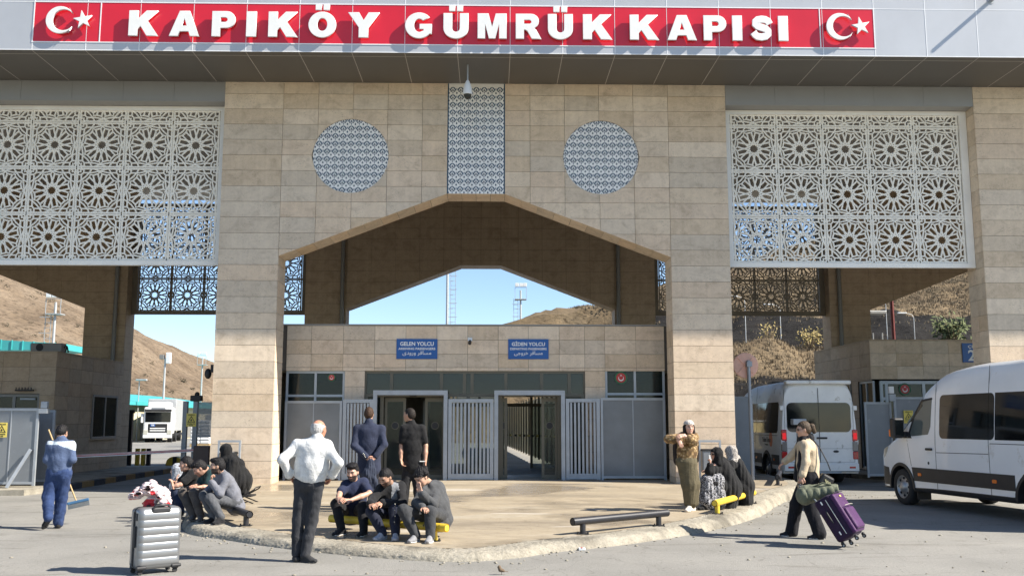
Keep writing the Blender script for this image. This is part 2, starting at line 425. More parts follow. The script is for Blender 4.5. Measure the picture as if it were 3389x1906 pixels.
# ---- rear wall with its three arches, cladding on the inner face
for k in (-1, 0, 1):
    xc = XC+k*PO; mb = MB(); portal_core(mb, xc, RY+0.02, RY+TH-0.02)
    rear = mb.build('rear_wall', M['joint'], gate); mb = MB()
    for ri in range(len(rows)-1):
        z1, z0 = rows[ri]-G, rows[ri+1]+G
        for side in (-1, 1):
            for ci in range(0, len(offs)-1):
                xa, xb = sorted((xc+side*offs[ci], xc+side*offs[ci+1]))
                if abs(xa) > 22 and abs(xb) > 22: continue
                poly = clip_low(xa+G, xb-G, z0, z1, xc)
                if poly: mb.prism(poly, RY+random.uniform(-.001, .001), RY+0.03)
        for xs, sg in ((xc-POX, -1), (xc+POX, 1)):
            mb.box(min(xs, xs-sg*0.03), max(xs, xs-sg*0.03), RY+0.034, RY+TH, z0, z1)
    for side in (-1, 1):
        d = Vector((APX-SPX, APZ-SPZ)).normalized()
        for j in range(10):
            a, b = j/10+0.001, (j+1)/10-0.001
            pa = (xc+side*(SPX+(APX-SPX)*a), SPZ+(APZ-SPZ)*a); pb = (xc+side*(SPX+(APX-SPX)*b), SPZ+(APZ-SPZ)*b)
            mb.prism([pa, pb, (pb[0]+side*0.012, pb[1]+0.03), (pa[0]+side*0.012, pa[1]+0.03)], RY+0.033, RY+TH)
        xs = xc+side*SPX
        mb.box(min(xs, xs+side*0.03), max(xs, xs+side*0.03), RY+0.034, RY+TH, 0.1, SPZ)
    mb.box(xc-APX, xc+APX, RY+0.033, RY+TH, APZ, APZ+0.03)
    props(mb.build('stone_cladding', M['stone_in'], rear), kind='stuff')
for xp in (XC-SPX-0.13, XC+SPX+0.13, XC-BAY-0.35, XC+BAY+0.35):
    mb = MB(); mb.cyl((xp, RY-0.10, 0.3), (xp, RY-0.10, TOP-0.02), 0.075, n=12)
    p = mb.build('downpipe', M['pipe'], gate); mb = MB()
    for zz in (1.5, 3.6, 5.55, 7.0, 8.6): mb.cyl((xp, RY-0.10, zz-0.03), (xp, RY-0.10, zz+0.03), 0.085, n=12)
    mb.build('pipe_collar', M['pipe'], p)

# ---- canopy: core, fascia panels, soffit panels
CX0, CX1, CY0, CY1, CZ1 = -27.0, 26.5, 21.77, 37.2, 12.55
canopy = MB().box(CX0+.02, CX1-.02, CY0+0.012, CY1, TOP+0.012, CZ1).build('canopy', M['seam'], gate)
PW = 19.83/16; RX0, RX1 = -10.75, 9.08
xs = [RX0+PW*k for k in range(-13, 30)]; xs = [x for x in xs if CX0 < x < CX1]
ZA, ZB = 10.49, 11.475
g = 0.006
for i in range(len(xs)-1):
    a, b = xs[i]+g, xs[i+1]-g; mid = (a+b)/2
    if not (-14.5 < mid < 14.5): continue
    if RX0 < mid < RX1: cells = [(TOP+0.02, ZA-g), (ZB+g, CZ1)]
    else: cells = [(TOP+0.02, ZB-g), (ZB+g, CZ1)]
    for za, zb in cells:
        dy = random.uniform(-0.001, 0.001)
        MB().box(a, b, CY0-0.004+dy, CY0+0.011, za, zb).build('fascia_panel', M['alu_light'], canopy)
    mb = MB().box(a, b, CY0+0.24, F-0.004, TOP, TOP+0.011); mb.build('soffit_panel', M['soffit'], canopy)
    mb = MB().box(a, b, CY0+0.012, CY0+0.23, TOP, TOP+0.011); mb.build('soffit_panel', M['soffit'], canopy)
for x in xs:
    if not -14 < x < 14: continue
    inr = RX0+.1 < x < RX1-.1
    mb = MB()
    for za, zb in (((TOP+.02, ZA-.014), (ZB+.014, CZ1)) if inr else ((TOP+.02, CZ1),)): mb.box(x-.009, x+.009, CY0-.0075, CY0+.008, za, zb)
    if inr: mb.box(x-.005, x+.005, CY0-.0078, CY0+.008, ZA+.014, ZB-.014)
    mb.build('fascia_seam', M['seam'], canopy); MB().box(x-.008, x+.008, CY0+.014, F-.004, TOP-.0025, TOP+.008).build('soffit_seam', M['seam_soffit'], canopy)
MB().box(-14.3, 14.3, CY0-.0072, CY0+.008, ZB-.008, ZB+.008).build('fascia_seam', M['seam'], canopy)
MB().box(-14.3, 14.3, CY0-.0073, CY0+.008, TOP+.002, TOP+.022).build('fascia_seam', M['seam'], canopy)
MB().box(-14.3, 14.3, CY0+.227, CY0+.243, TOP-.002, TOP+.008).build('soffit_seam', M['seam_soffit'], canopy)
for a, b in ((CX0, -14.6), (14.6, CX1)): MB().box(a, b, CY0-0.004, CY0+0.011, TOP+.02, CZ1).build('fascia_panel', M['alu_light'], canopy)
MB().box(CX0+.1, CX1-.1, CY0+0.014, F-0.002, TOP+0.0105, TOP+0.0118).build('soffit_seam', M['seam_soffit'], canopy)
MB().box(CX0+.1, CX1-.1, F+TH, CY1-0.1, TOP+0.002, TOP+0.0115).build('inner_ceiling', M['ceiling'], canopy)
# grey beams above the cut screens
for x0, x1 in ((XC-BAY, XC-POX), (XC+POX, XC+BAY)):
    bm_ = MB().box(x0+0.002, x1-0.002, F+0.012, F+0.44, 9.77, TOP-0.002).build('beam', M['alu'], gate)
    n = 5
    for k in range(n):
        a, b = x0+(x1-x0)*k/n+0.004, x0+(x1-x0)*(k+1)/n-0.004
        MB().box(a, b, F+0.004, F+0.0115, 9.78, TOP-0.003).build('beam_panel', M['alu'], bm_)

# ---- cut lattice screens
def lattice_mesh(name, mat, W, Hh, zc_low, depth=0.03):
    """12-pointed rosette lattice; panel W wide, Hh high, zc_low = height of rosette centre above the panel's lower edge"""
    hf = W/2; segs = []
    P = lambda r, a: (r*math.cos(R(a)), r*math.sin(R(a)))
    for k in range(12):
        a = 30*k
        segs += [(P(.265, a-15), P(.185, a), .055), (P(.185, a), P(.265, a+15), .055)]
        for s in (-1, 1):
            c, sn = math.cos(R(a)), math.sin(R(a))
            q = lambda rr, t: (rr*c - t*sn, rr*sn + t*c)
            segs.append((q(.22, -s*.058), q(.735, s*.088), .064))
            segs.append((q(.735, s*.088), q(.83, 0), .045))
        segs.append((P(.742, a+7.2), P(.742, a+22.8), .06))
    for rot in range(4):
        c, sn = (1, 0, -1, 0)[rot], (0, 1, 0, -1)[rot]
        T = lambda p: (p[0]*c-p[1]*sn, p[0]*sn+p[1]*c)
        for s in (-1, 1):
            L = [((s*.70, .79), (s*.36, .79)), ((s*.36, .79), (0, .86)), ((0, .86), (s*.30, .965)),
                 ((s*.36, .97), (s*.46, .79)), ((s*.46, .79), (s*.62, .60)), ((s*.70, .79), (s*.70, .97)), ((s*.79, .70), (s*.70, .79))]
            for p, q in L: segs.append((T(p), T(q), .058))
        # quarter star round the corner
        zz = [(1 - (.25 if j % 2 else .185)*math.cos(R(j*90/6)), 1 - (.25 if j % 2 else .185)*math.sin(R(j*90/6))) for j in range(7)]
        for j in range(6): segs.append((T(zz[j]), T(zz[j+1]), .045))
        segs.append((T((-1, .965)), T((1, .965)), .07))
    mb = MB()
    zlo, zhi = -zc_low, Hh-zc_low
    for i, (p, q, wd) in enumerate(segs):
        p = (p[0]*hf, p[1]*hf); q = (q[0]*hf, q[1]*hf); wd *= hf
        # clip to the panel's height
        if p[1] > q[1]: p, q = q, p
        if q[1] < zlo or p[1] > zhi: continue
        if q[1] > zhi:
            t = (zhi-p[1])/(q[1]-p[1]); q = (p[0]+t*(q[0]-p[0]), zhi)
        if p[1] < zlo:
            t = (zlo-p[1])/(q[1]-p[1]); p = (p[0]+t*(q[0]-p[0]), zlo)
        d = Vector((q[0]-p[0], q[1]-p[1]))
        if d.length < 1e-4: continue
        d.normalize(); e = wd*0.42; n = Vector((-d.y, d.x))*wd/2; o = (i % 40)*0.00012
        mb.prism([(p[0]-d.x*e-n.x, p[1]-d.y*e-n.y), (q[0]+d.x*e-n.x, q[1]+d.y*e-n.y), (q[0]+d.x*e+n.x, q[1]+d.y*e+n.y), (p[0]-d.x*e+n.x, p[1]-d.y*e+n.y)], -depth/2-o, depth/2+o)
    if Hh < W*0.9: mb.box(-hf, hf, -depth/2-.006, depth/2, zhi-0.03, zhi)
    return mb.mesh(name, mat)
SCR_Z0, SCR_Z1 = 5.62, 9.765
def lattice_screen(x0, x1, y, mat, fmat, label):
    fr = 0.21; n = 5; W = (x1-x0-2*fr)/n; zb = SCR_Z0+0.125
    mb = MB()
    mb.box(x0, x1, y-0.06, y+0.06, SCR_Z0, SCR_Z0+0.12); mb.box(x0, x1, y-0.06, y+0.06, SCR_Z1-0.11, SCR_Z1-0.002)
    for xx in (x0, x1-fr+.02): mb.box(xx, xx+fr-.02, y-0.0585, y+0.0585, SCR_Z0+0.121, SCR_Z1-0.1105)
    fo = mb.build('lattice_screen', fmat, gate); fo['label'] = label
    nrow = int((SCR_Z1-0.11-zb)/W); rest = SCR_Z1-0.11-zb-nrow*W
    me = lattice_mesh('lattice_panel', mat, W-0.01, W-0.01, (W-0.01)/2)
    me2 = lattice_mesh('lattice_panel_top', mat, W-0.01, rest-0.01, (W-0.01)/2)
    for i in range(n):
        for j in range(nrow):
            link('screen_panel', me, fo, (x0+fr+W*(i+.5), y, zb+W*(j+.5)))
        link('screen_panel', me2, fo, (x0+fr+W*(i+.5), y, zb+W*nrow+W/2))
lattice_screen(XC-BAY+.01, XC-POX-.01, F+0.46, M['screen'], M['screen_frame'], 'cream lattice screen left of the arch')
lattice_screen(XC+POX+.01, XC+BAY-.01, F+0.46, M['screen'], M['screen_frame'], 'cream lattice screen right of the arch')
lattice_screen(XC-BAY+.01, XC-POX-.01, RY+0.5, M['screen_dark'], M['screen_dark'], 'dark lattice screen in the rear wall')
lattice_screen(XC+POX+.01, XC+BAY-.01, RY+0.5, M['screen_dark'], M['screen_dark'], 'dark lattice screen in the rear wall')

# ---- ceramic tiles: strip above the arch and the two medallions
def ceramic_mesh(clip=None):
    """one 20 cm glazed tile with its printed bud; clip=(cx,cz,r) cuts it to a disc (tile-local coordinates)"""
    s = 0.2; h = s/2-0.0006
    parts = [([(-h, -h), (h, -h), (h, h), (-h, h)], 0, 0.0)]
    E = lambda cx, cz, rx, rz, a0=0, a1=360, n=12: [(cx+rx*math.cos(R(a0+(a1-a0)*i/(n if a1-a0 < 360 else n))), cz+rz*math.sin(R(a0+(a1-a0)*i/n))) for i in range(n if a1-a0 >= 360 else n+1)]
    pr = [(E(0, .03, .080, .17), 1), ([(-.03, -.50), (.03, -.50), (.03, -.16), (-.03, -.16)], 1)]
    for s_ in (-1, 1):
        mir = lambda L: [(s_*x, z_) for x, z_ in (L if s_ > 0 else L[::-1])]
        pr.append((mir([(.01, .33), (.10, .27), (.18, .17), (.24, .06), (.27, -.05), (.43, -.03), (.40, .14), (.31, .29), (.17, .41), (.02, .46)]), 2))
        pr.append((mir([(.11, -.15), (.14, -.05), (.14, .06), (.21, -.01), (.30, -.10), (.29, -.18), (.21, -.22), (.12, -.20)]), 1))
        pr.append((mir([(.02, -.30), (.14, -.20), (.10, -.26), (.03, -.36)]), 2))
        pr.append((mir([(.497, -.19), (.43, -.27), (.40, -.37), (.43, -.45), (.497, -.49)]), 1))
        pr.append((mir([(.497, .06), (.46, .08), (.44, .20), (.47, .30), (.497, .32)]), 2))
    mb = MB(); px = lambda L: [(x*s, z_*s) for x, z_ in L]
    mb.m = 0; mb.prism(parts[0][0], 0, 0.012)
    for L, m in pr:
        mb.m = m; L = px(L); n = len(L); mb.add([(x, -0.0006, z_) for x, z_ in L], [tuple(range(n))])
    me = mb.mesh('ceramic_tile', [M['ceramic'], M['ceramic_blue'], M['ceramic_teal']])
    if clip:
        bm = bmesh.new(); bm.from_mesh(me); cx, cz, r = clip
        for i in range(48):
            a = 2*math.pi*i/48; nx, nz = math.cos(a), math.sin(a)
            d = min(((v.co.x-cx)*nx+(v.co.z-cz)*nz) for v in bm.verts) if bm.verts else 0
            dm = max(((v.co.x-cx)*nx+(v.co.z-cz)*nz) for v in bm.verts) if bm.verts else 0
            if dm > r:
                bmesh.ops.bisect_plane(bm, geom=bm.verts[:]+bm.edges[:]+bm.faces[:], plane_co=(cx+nx*r, 0, cz+nz*r), plane_no=(nx, 0, nz), clear_outer=True)
        ok = len(bm.faces) > 0; bm.to_mesh(me); bm.free()
        if not ok: return None
    return me
full = ceramic_mesh()
strip = MB().box(XC-APX+.003, XC+APX-.003, F+0.018, F+0.022, APZ+.02, TOP-0.003).build('tile_strip', M['joint'], gate)
nz = int((TOP-APZ)/0.2)+1
half_l = None
for j in range(nz):
    zc = APZ+0.005+0.1+0.2*j
    for i in range(7):
        xc = XC-0.7+0.1+0.2*i+0.0
        if zc+0.1 > TOP+0.005:
            continue
        link('ceramic_tile', full, strip, (xc, F+0.006, zc))
zrest = APZ+0.005+0.2*(nz-1)
if TOP-zrest > 0.02: MB().box(XC-.70, XC+.70, F+0.006, F+0.0178, zrest+.001, TOP-0.003).build('ceramic_tile', M['ceramic'], strip)
for sgn in (-1, 1):
    a, b = sorted((XC+sgn*.7006, XC+sgn*(APX-.003))); MB().box(a, b, F+0.006, F+0.0178, APZ+.005, TOP-.003).build('edge_strip', M['ceramic_teal'], strip)
for ci, c in enumerate(MED):
    mb = MB(); n = 48
    mb.lathe((c[0], F, c[1]), [(MR-.002, 0.038), (MR-.002, 0.044)], 'y', 48)
    md = mb.build('tile_medallion', M['joint'], gate)
    for i in range(-5, 6):
        for j in range(-5, 5):
            x, zz = 0.2*i+(0.0 if ci == 0 else 0.1), 0.2*j+0.1
            near = math.hypot(max(abs(x)-0.1, 0), max(abs(zz)-0.1, 0)); far = math.hypot(abs(x)+0.1, abs(zz)+0.1)
            if near >= MR-0.015: continue
            me = full if far < MR-0.006 else ceramic_mesh((-x, -zz, MR-0.006))
            if me: link('ceramic_tile', me, md, (c[0]+x, F+0.022, c[1]+zz))
    # ring of stone reveal
    mb = MB(); mb.smooth = True; vs_ = []; fs_ = []
    for i in range(64):
        a = 2*math.pi*i/64
        vs_ += [(c[0]+(MR+.0005)*math.cos(a), F+0.001, c[1]+(MR+.0005)*math.sin(a)), (c[0]+(MR+.0005)*math.cos(a), F+0.036, c[1]+(MR+.0005)*math.sin(a))]
    for i in range(64):
        j = (i+1) % 64; fs_.append((2*i, 2*j, 2*j+1, 2*i+1))
    mb.add(vs_, fs_); mb.build('reveal_ring', M['stone'], md)

# ---------------------------------------------------------------- sign on the fascia
def curve_mesh(name, loops, extrude, bevel, mats):
    cu = bpy.data.curves.new(name, 'CURVE'); cu.dimensions = '2D'; cu.fill_mode = 'BOTH'; cu.extrude = extrude; cu.bevel_depth = bevel; cu.bevel_resolution = 1
    for L in loops:
        sp = cu.splines.new('POLY'); sp.points.add(len(L)-1)
        for p, q in zip(sp.points, L): p.co = (q[0], q[1], 0, 1)
        sp.use_cyclic_u = True
    o = bpy.data.objects.new(name, cu); COL.objects.link(o)
    dg = bpy.context.evaluated_depsgraph_get(); me = bpy.data.meshes.new_from_object(o.evaluated_get(dg))
    bpy.data.objects.remove(o); bpy.data.curves.remove(cu)
    me.name = name; me.materials.clear()
    for m in mats: me.materials.append(m)
    # xy -> xz, facing -y
    for v in me.vertices: v.co = (v.co.x, -v.co.z, v.co.y)
    if len(mats) > 1:
        for p in me.polygons: p.material_index = 0 if abs(p.normal.y) > 0.8 else 1
    me.update(); return me
def arc(cx, cy, rx, ry, a0, a1, n=10):
    return [(cx+rx*math.cos(R(a0+(a1-a0)*i/n)), cy+ry*math.sin(R(a0+(a1-a0)*i/n))) for i in range(n+1)]
def stroke(path, wdt):
    L, Rr = [], []
    for i, p in enumerate(path):
        a = path[max(i-1, 0)]; b = path[min(i+1, len(path)-1)]; d = Vector((b[0]-a[0], b[1]-a[1])).normalized()
        L.append((p[0]-d.y*wdt/2, p[1]+d.x*wdt/2)); Rr.append((p[0]+d.y*wdt/2, p[1]-d.x*wdt/2))
    return L+Rr[::-1]
Spath = [(.86,.68),(.80,.79),(.68,.855),(.52,.87),(.35,.845),(.25,.77),(.24,.67),(.34,.585),(.52,.53),(.70,.47),(.79,.38),(.79,.27),(.69,.175),(.50,.14),(.32,.165),(.22,.24),(.16,.33)]
def dots(cx): return [[(cx-.26, 1.10), (cx-.04, 1.10), (cx-.04, 1.32), (cx-.26, 1.32)], [(cx+.04, 1.10), (cx+.26, 1.10), (cx+.26, 1.32), (cx+.04, 1.32)]]
GLY = {
 'I': (.35, [[(0,0),(.35,0),(.35,1),(0,1)]]),
 'K': (1.04, [[(0,0),(.31,0),(.31,.27),(.42,.39),(.65,0),(1.04,0),(.64,.62),(1.01,1),(.62,1),(.31,.65),(.31,1),(0,1)]]),
 'A': (1.10, [[(0,0),(.32,0),(.38,.19),(.72,.19),(.78,0),(1.10,0),(.73,1),(.37,1)], [(.45,.40),(.65,.40),(.55,.73)]]),
 'P': (.87, [[(0,0),(.31,0),(.31,.34),(.54,.34)]+arc(.54,.67,.33,.33,-80,90)+[(0,1)], [(.31,.56),(.47,.56)]+arc(.48,.665,.11,.105,-80,80,6)+[(.31,.77)]]),
 'Ö': (1.04, [arc(.52,.5,.52,.515,0,350,30), arc(.52,.5,.20,.27,0,350,24)] + dots(.52)),
 'Y': (1.06, [[(.37,0),(.69,0),(.69,.40),(1.06,1),(.70,1),(.53,.67),(.36,1),(0,1),(.37,.40)]]),
 'G': (1.0, [arc(.52,.5,.52,.515,42,322,26)+[(1.0,.16),(1.0,.55),(.55,.55),(.55,.36),(.70,.36),(.70,.28)]+arc(.53,.5,.21,.28,-58,-312,20)]),
 'Ü': (.95, [[(0,1),(0,.40)]+arc(.475,.40,.475,.415,180,360,16)+[(.95,.40),(.95,1),(.63,1),(.63,.40)]+arc(.475,.40,.155,.16,0,-180,10)+[(.32,.40),(.32,1)]] + dots(.475)),
 'M': (1.12, [[(0,0),(.28,0),(.28,.64),(.44,0),(.68,0),(.84,.64),(.84,0),(1.12,0),(1.12,1),(.71,1),(.56,.42),(.41,1),(0,1)]]),
 'R': (.99, [[(0,0),(.31,0),(.31,.37),(.37,.37),(.46,.31),(.63,0),(.99,0),(.79,.36),(.70,.43)]+arc(.60,.71,.30,.29,-60,90,10)+[(0,1)], [(.31,.59),(.52,.59)]+arc(.52,.68,.10,.09,-80,80,6)+[(.31,.77)]]),
 'S': (1.0, [stroke(Spath, .275)]),
}
sign = thing('gate_sign', 'long red fascia sign with raised white letters KAPIKÖY GÜMRÜK KAPISI', 'sign', (XC, CY0, ZA))
for k in range(16):
    a, b = RX0+PW*k+0.006, RX0+PW*(k+1)-0.006
    MB().box(a, b, CY0-0.006, CY0+0.011, ZA+.006, ZB-.006).build('red_panel', M['red'], sign)
mb = MB(); mb.box(RX0-.02, RX1+.02, CY0-.014, CY0-.0065, ZA-.012, ZA+.012); mb.box(RX0-.02, RX1+.02, CY0-.014, CY0-.0065, ZB-.012, ZB+.012)
for x in (RX0, RX1, RX0+1.55, RX1-1.30): mb.box(x-.012, x+.012, CY0-.0135, CY0-.0068, ZA+.0125, ZB-.0125)
mb.build('sign_trim', M['seam'], sign)
# letters: (character, left edge, right edge) in metres on the fascia
def fx(px): return -10.75 + (px-79.0)*(19.83/2122.0)
LET = [('K',320,392),('A',421,494),('P',526.5,583.6),('I',612,636),('K',667,737),('Ö',767,835),('Y',866,943),('G',1009,1075),('Ü',1105,1167),('M',1191,1263),('R',1287,1350),('Ü',1368,1436.5),('K',1456.6,1525.5),('K',1575,1644.7),('A',1670,1738.6),('P',1762,1816),('I',1835,1860.5),('S',1879,1938),('I',1952,1979)]
LZ0, LH = 10.625, 0.605
gm = {}
for ch, a, b in LET:
    wdt, loops = GLY[ch]; x0, x1 = fx(a), fx(b)
    if ch not in gm: gm[ch] = curve_mesh('letter_'+ch, [[(p[0]/wdt*(x1-x0), p[1]*LH) for p in L] for L in loops], 0.022, 0.006, [M['white_letter'], M['letter_side']])
    link('letter', gm[ch], sign, (x0, CY0-0.085, LZ0))
def crescent_loops(r, open_dir=0):
    # horns towards +x
    o = arc(0, 0, r, r, 28, 332, 36); c2 = 0.24*r; r2 = 0.80*r
    i = arc(c2, 0, r2, r2, 322, 38, 30)
    return [o+i]
def star_loop(r, rot=90):
    return [[((r if k % 2 == 0 else r*0.385)*math.cos(R(rot+36*k)), (r if k % 2 == 0 else r*0.385)*math.sin(R(rot+36*k))) for k in range(10)]]
cm = curve_mesh('crescent', crescent_loops(0.325), 0.022, 0.006, [M['white_letter'], M['letter_side']])
sm_ = curve_mesh('star', star_loop(0.215, 100), 0.022, 0.006, [M['white_letter'], M['letter_side']])
for cxp, sxp in ((149, 205), (2110, 2163)):
    link('crescent', cm, sign, (fx(cxp), CY0-0.085, 10.99)); link('star', sm_, sign, (fx(sxp), CY0-0.085, 11.00))

# dome camera below the canopy edge
dc = thing('dome_camera', 'white dome security camera hanging on a stem under the canopy', 'camera', (-0.61, 22.5, TOP))
MB().cyl((-0.61, 22.5, TOP), (-0.61, 22.5, TOP-.42), 0.022).build('stem', M['steel'], dc)
MB().lathe((-0.61, 22.5, TOP-.75), [(.112, 0.0), (.118, .03), (.105, .14), (.08, .24), (.045, .33), (.02, .36)], 'z', 20).build('housing', M['white_paint'], dc)
MB().lathe((-0.61, 22.5, TOP-.75), [(.02, -.115), (.06, -.095), (.088, -.05), (.096, -.002)], 'z', 20).build('dome', M['glass_dark'], dc)
# floodlight arm on the fascia (its shadow falls across the panels)
fl = thing('fascia_bracket', 'grey bracket arm sticking out of the canopy edge right of the red sign', 'bracket', (11.95, CY0, 11.72))
MB().cyl((11.95, CY0, 11.72), (11.95, CY0-.42, 11.76), 0.045).build('arm', M['steel'], fl)
MB().lathe((11.95, CY0-.002, 11.72), [(.09, -.012), (.09, 0)], 'y', 16).build('flange', M['steel'], fl)

# ================================================================ passenger hall between the piers
HY = 25.3; HX0, HX1 = XC-SPX-0.6, XC+SPX+0.6; HZ = 4.24; HYB = 31.0
hall = thing('passenger_hall', 'low travertine passenger hall under the arch with two sliding door entrances', 'building', (XC, HY, 0))
mb = MB()
mb.box(HX0, HX1, HY+.02, HY+.32, 3.05, HZ-.03)
mb.box(-3.83, -3.31, HY+.02, HY+.3, FLOOR-.1, 3.05); mb.box(2.43, 2.96, HY+.02, HY+.3, FLOOR-.1, 3.05)
hw = mb.build('front_wall', M['joint'], hall)
for a in (HX0, HX1-.25): MB().box(a, a+.25, HY+.33, HYB, 0, HZ-.03).build('side_wall', M['stone_in'], hall)
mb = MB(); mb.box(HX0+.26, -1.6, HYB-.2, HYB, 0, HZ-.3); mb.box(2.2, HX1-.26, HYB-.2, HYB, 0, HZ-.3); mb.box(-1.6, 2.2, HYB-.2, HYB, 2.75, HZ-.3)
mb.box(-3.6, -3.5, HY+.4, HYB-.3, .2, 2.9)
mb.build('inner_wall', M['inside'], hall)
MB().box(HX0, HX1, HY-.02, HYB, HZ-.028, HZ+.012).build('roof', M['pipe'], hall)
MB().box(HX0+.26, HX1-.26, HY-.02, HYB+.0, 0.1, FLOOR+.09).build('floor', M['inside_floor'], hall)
MB().box(HX0+.26, HX1-.26, HY+.33, HYB-.21, 3.0, 3.05).build('ceiling', M['inside'], hall)
hrows = [HZ-.03, 3.84, 3.47, 3.12, 3.03]; hx = [-5.36, -4.72, -3.89, -3.07, -2.26, -1.45, -.64, .16, .95, 1.76, 2.43, 2.96, 3.78, 4.53]
for ri in range(4):
    for ci in range(len(hx)-1):
        add_tile(hw, [[(hx[ci]+G, hrows[ri+1]+G), (hx[ci+1]-G, hrows[ri+1]+G), (hx[ci+1]-G, hrows[ri]-G), (hx[ci]+G, hrows[ri]-G)]], HY, HY+.03, M['stone'])
for x0, x1 in ((-3.83, -3.31), (2.43, 2.96)):
    for a, b in ((2.62, 3.03), (2.2, 2.62), (1.78, 2.2), (1.36, 1.78), (.94, 1.36), (.52, .94), (.1, .52)):
        add_tile(hw, [[(x0+G, a+G), (x1-G, a+G), (x1-G, b-G), (x0+G, b-G)]], HY, HY+.03, M['stone'])
# windows beside the entrance
def window(parent, x0, x1, z0, z1, y, nx=2, splits=(), fmat='white_frame', gmat='glass', fw=0.06, name='window'):
    mb = MB(); mb.box(x0, x1, y, y+.06, z0, z0+fw); mb.box(x0, x1, y, y+.06, z1-fw, z1)
    xsx = [x0+(x1-x0)*k/nx for k in range(nx+1)] if isinstance(nx, int) else list(nx)
    for k, xx in enumerate(xsx):
        a = xx if k == 0 else (xx-fw if k == len(xsx)-1 else xx-fw/2); mb.box(a, a+fw, y+.001, y+.058, z0+fw, z1-fw)
    for zz in splits: mb.box(x0+fw, x1-fw, y+.002, y+.056, zz-fw/2, zz+fw/2)
    o = mb.build(name, M[fmat], parent)
    for k in range(len(xsx)-1):
        MB().box(xsx[k]+.02, xsx[k+1]-.02, y+.026, y+.032, z0+.02, z1-.02).build('pane', M[gmat], o)
    return o
M['white_frame'] = simple('pale_window_frame', (0.42, 0.45, 0.47), 0.45, 0.2, 0.05)
window(hall, -5.36, -3.83, .85, 3.03, HY+.05, 2, (2.39, 1.2), gmat='glass')
window(hall, 2.96, 4.53, .85, 3.10, HY+.05, 2, (2.44, 1.2), gmat='glass')
for x0, x1 in ((-5.36, -3.83), (2.96, 4.53)): MB().box(x0, x1, HY+.03, HY+.2, 0.1, .85).build('sill_wall', M['stone_in'], hall)
# emblem stickers on the panes
def emblem(parent, x, y, z, r):
    me = MB(); me.lathe((x, y, z), [(r, 0), (r, .003)], 'y', 24); o = me.build('emblem', M['emblem_green'], parent)
    me = MB(); me.lathe((x, y-.004, z), [(r*.74, 0), (r*.74, .003)], 'y', 24); me.build('emblem_disc', M['red_paint'], o)
    c = curve_mesh('emblem_crescent', [[(b_, -a_) for a_, b_ in crescent_loops(r*.42)[0]]], 0.001, 0, [M['white_letter']])
    for v in c.vertices: v.co.z = -v.co.z
    q = link('emblem_crescent', c, o, (x, y-.007, z-r*.08))
    s2 = curve_mesh('emblem_star', star_loop(r*.17), 0.001, 0, [M['white_letter']]); link('emblem_star', s2, o, (x, y-.007, z+r*.36))
emblem(hall, -4.18, HY+.045, 2.86, .10); emblem(hall, 3.38, HY+.045, 2.86, .17)
# glazed entrance front
gx = [-3.31, -2.62, -1.32, -.72, -.52, .36, 1.30, 2.02, 2.43]
mb = MB()
mb.box(-3.31, 2.43, HY+.05, HY+.17, 2.97, 3.05); mb.box(-3.31, 2.43, HY+.05, HY+.17, 2.36, 2.44)
for x in gx: mb.box(x-.04, x+.04, HY+.051, HY+.169, 2.44, 2.97)
for x in (-3.27, -2.86, -1.2, -.62, .1, .2, 1.75, 2.39): mb.box(x-.045, x+.045, HY+.051, HY+.169, .25, 2.36)
ent = mb.build('entrance_frame', M['bronze'], hall)
for k in range(len(gx)-1): MB().box(gx[k]+.03, gx[k+1]-.03, HY+.10, HY+.108, 2.43, 2.98).build('pane', M['glass_dark'], ent)
for a, b in ((-3.24, -2.9), (-1.16, -.66), (-.58, .06), (1.79, 2.35)): MB().box(a, b, HY+.10, HY+.108, .26, 2.35).build('pane', M['glass_clear'], ent)
def door_leaf(x0, x1, y):
    mb = MB(); mb.box(x0, x1, y, y+.05, .26, .36); mb.box(x0, x1, y, y+.05, 2.24, 2.34); mb.box(x0, x0+.07, y+.001, y+.049, .36, 2.24); mb.box(x1-.07, x1, y+.001, y+.049, .36, 2.24)
    o = mb.build('door_leaf', M['bronze'], hall); MB().box(x0+.05, x1-.05, y+.02, y+.027, .3, 2.3).build('pane', M['glass_clear'], o)
    mb = MB(); mb.lathe(((x0+x1)/2, y+.012, 1.62), [(.10, 0), (.10, .004)], 'y', 24); d = mb.build('door_sticker', M['bronze'], o)
    mb = MB(); mb.lathe(((x0+x1)/2, y+.008, 1.62), [(.085, 0), (.085, .003)], 'y', 24); mb.build('sticker_disc', M['dark'], d)
door_leaf(-2.80, -2.25, HY+.2); door_leaf(-1.75, -1.22, HY+.2); door_leaf(.22, .40, HY+.2); door_leaf(1.30, 1.72, HY+.2)
for x in (-2.05, .98): MB().bbox(x-.09, x+.09, HY-.02, HY+.05, 2.37, 2.43, .01).build('door_sensor', M['dark'], hall)
# inner vestibule frames, door to the passage behind
mb = MB()
for x in (-1.55, -.4, .35, 1.25, 2.15): mb.box(x-.04, x+.04, HYB-.16, HYB-.06, .25, 2.75)
mb.box(-1.6, 2.2, HYB-.159, HYB-.061, 2.2, 2.3); mb.build('rear_door_frame', M['bronze'], hall)
MB().box(1.29, 2.11, HYB-.12, HYB-.113, .25, 2.2).build('pane', M['glass_clear'], hall)
mb = MB(); mb.box(-1.95, -1.85, 27.6, 29.2, .25, 2.3); mb.build('counter_screen', M['steel_panel'], hall)
# black-yellow tape across the rear doors
for k in range(12):
    MB().box(.42+.14*k, .42+.14*k+.07, HYB-.175, HYB-.17, 1.28-.004*k, 1.34-.004*k).build('hazard_tape', M['yellow_sign' if k % 2 else 'dark'], hall)
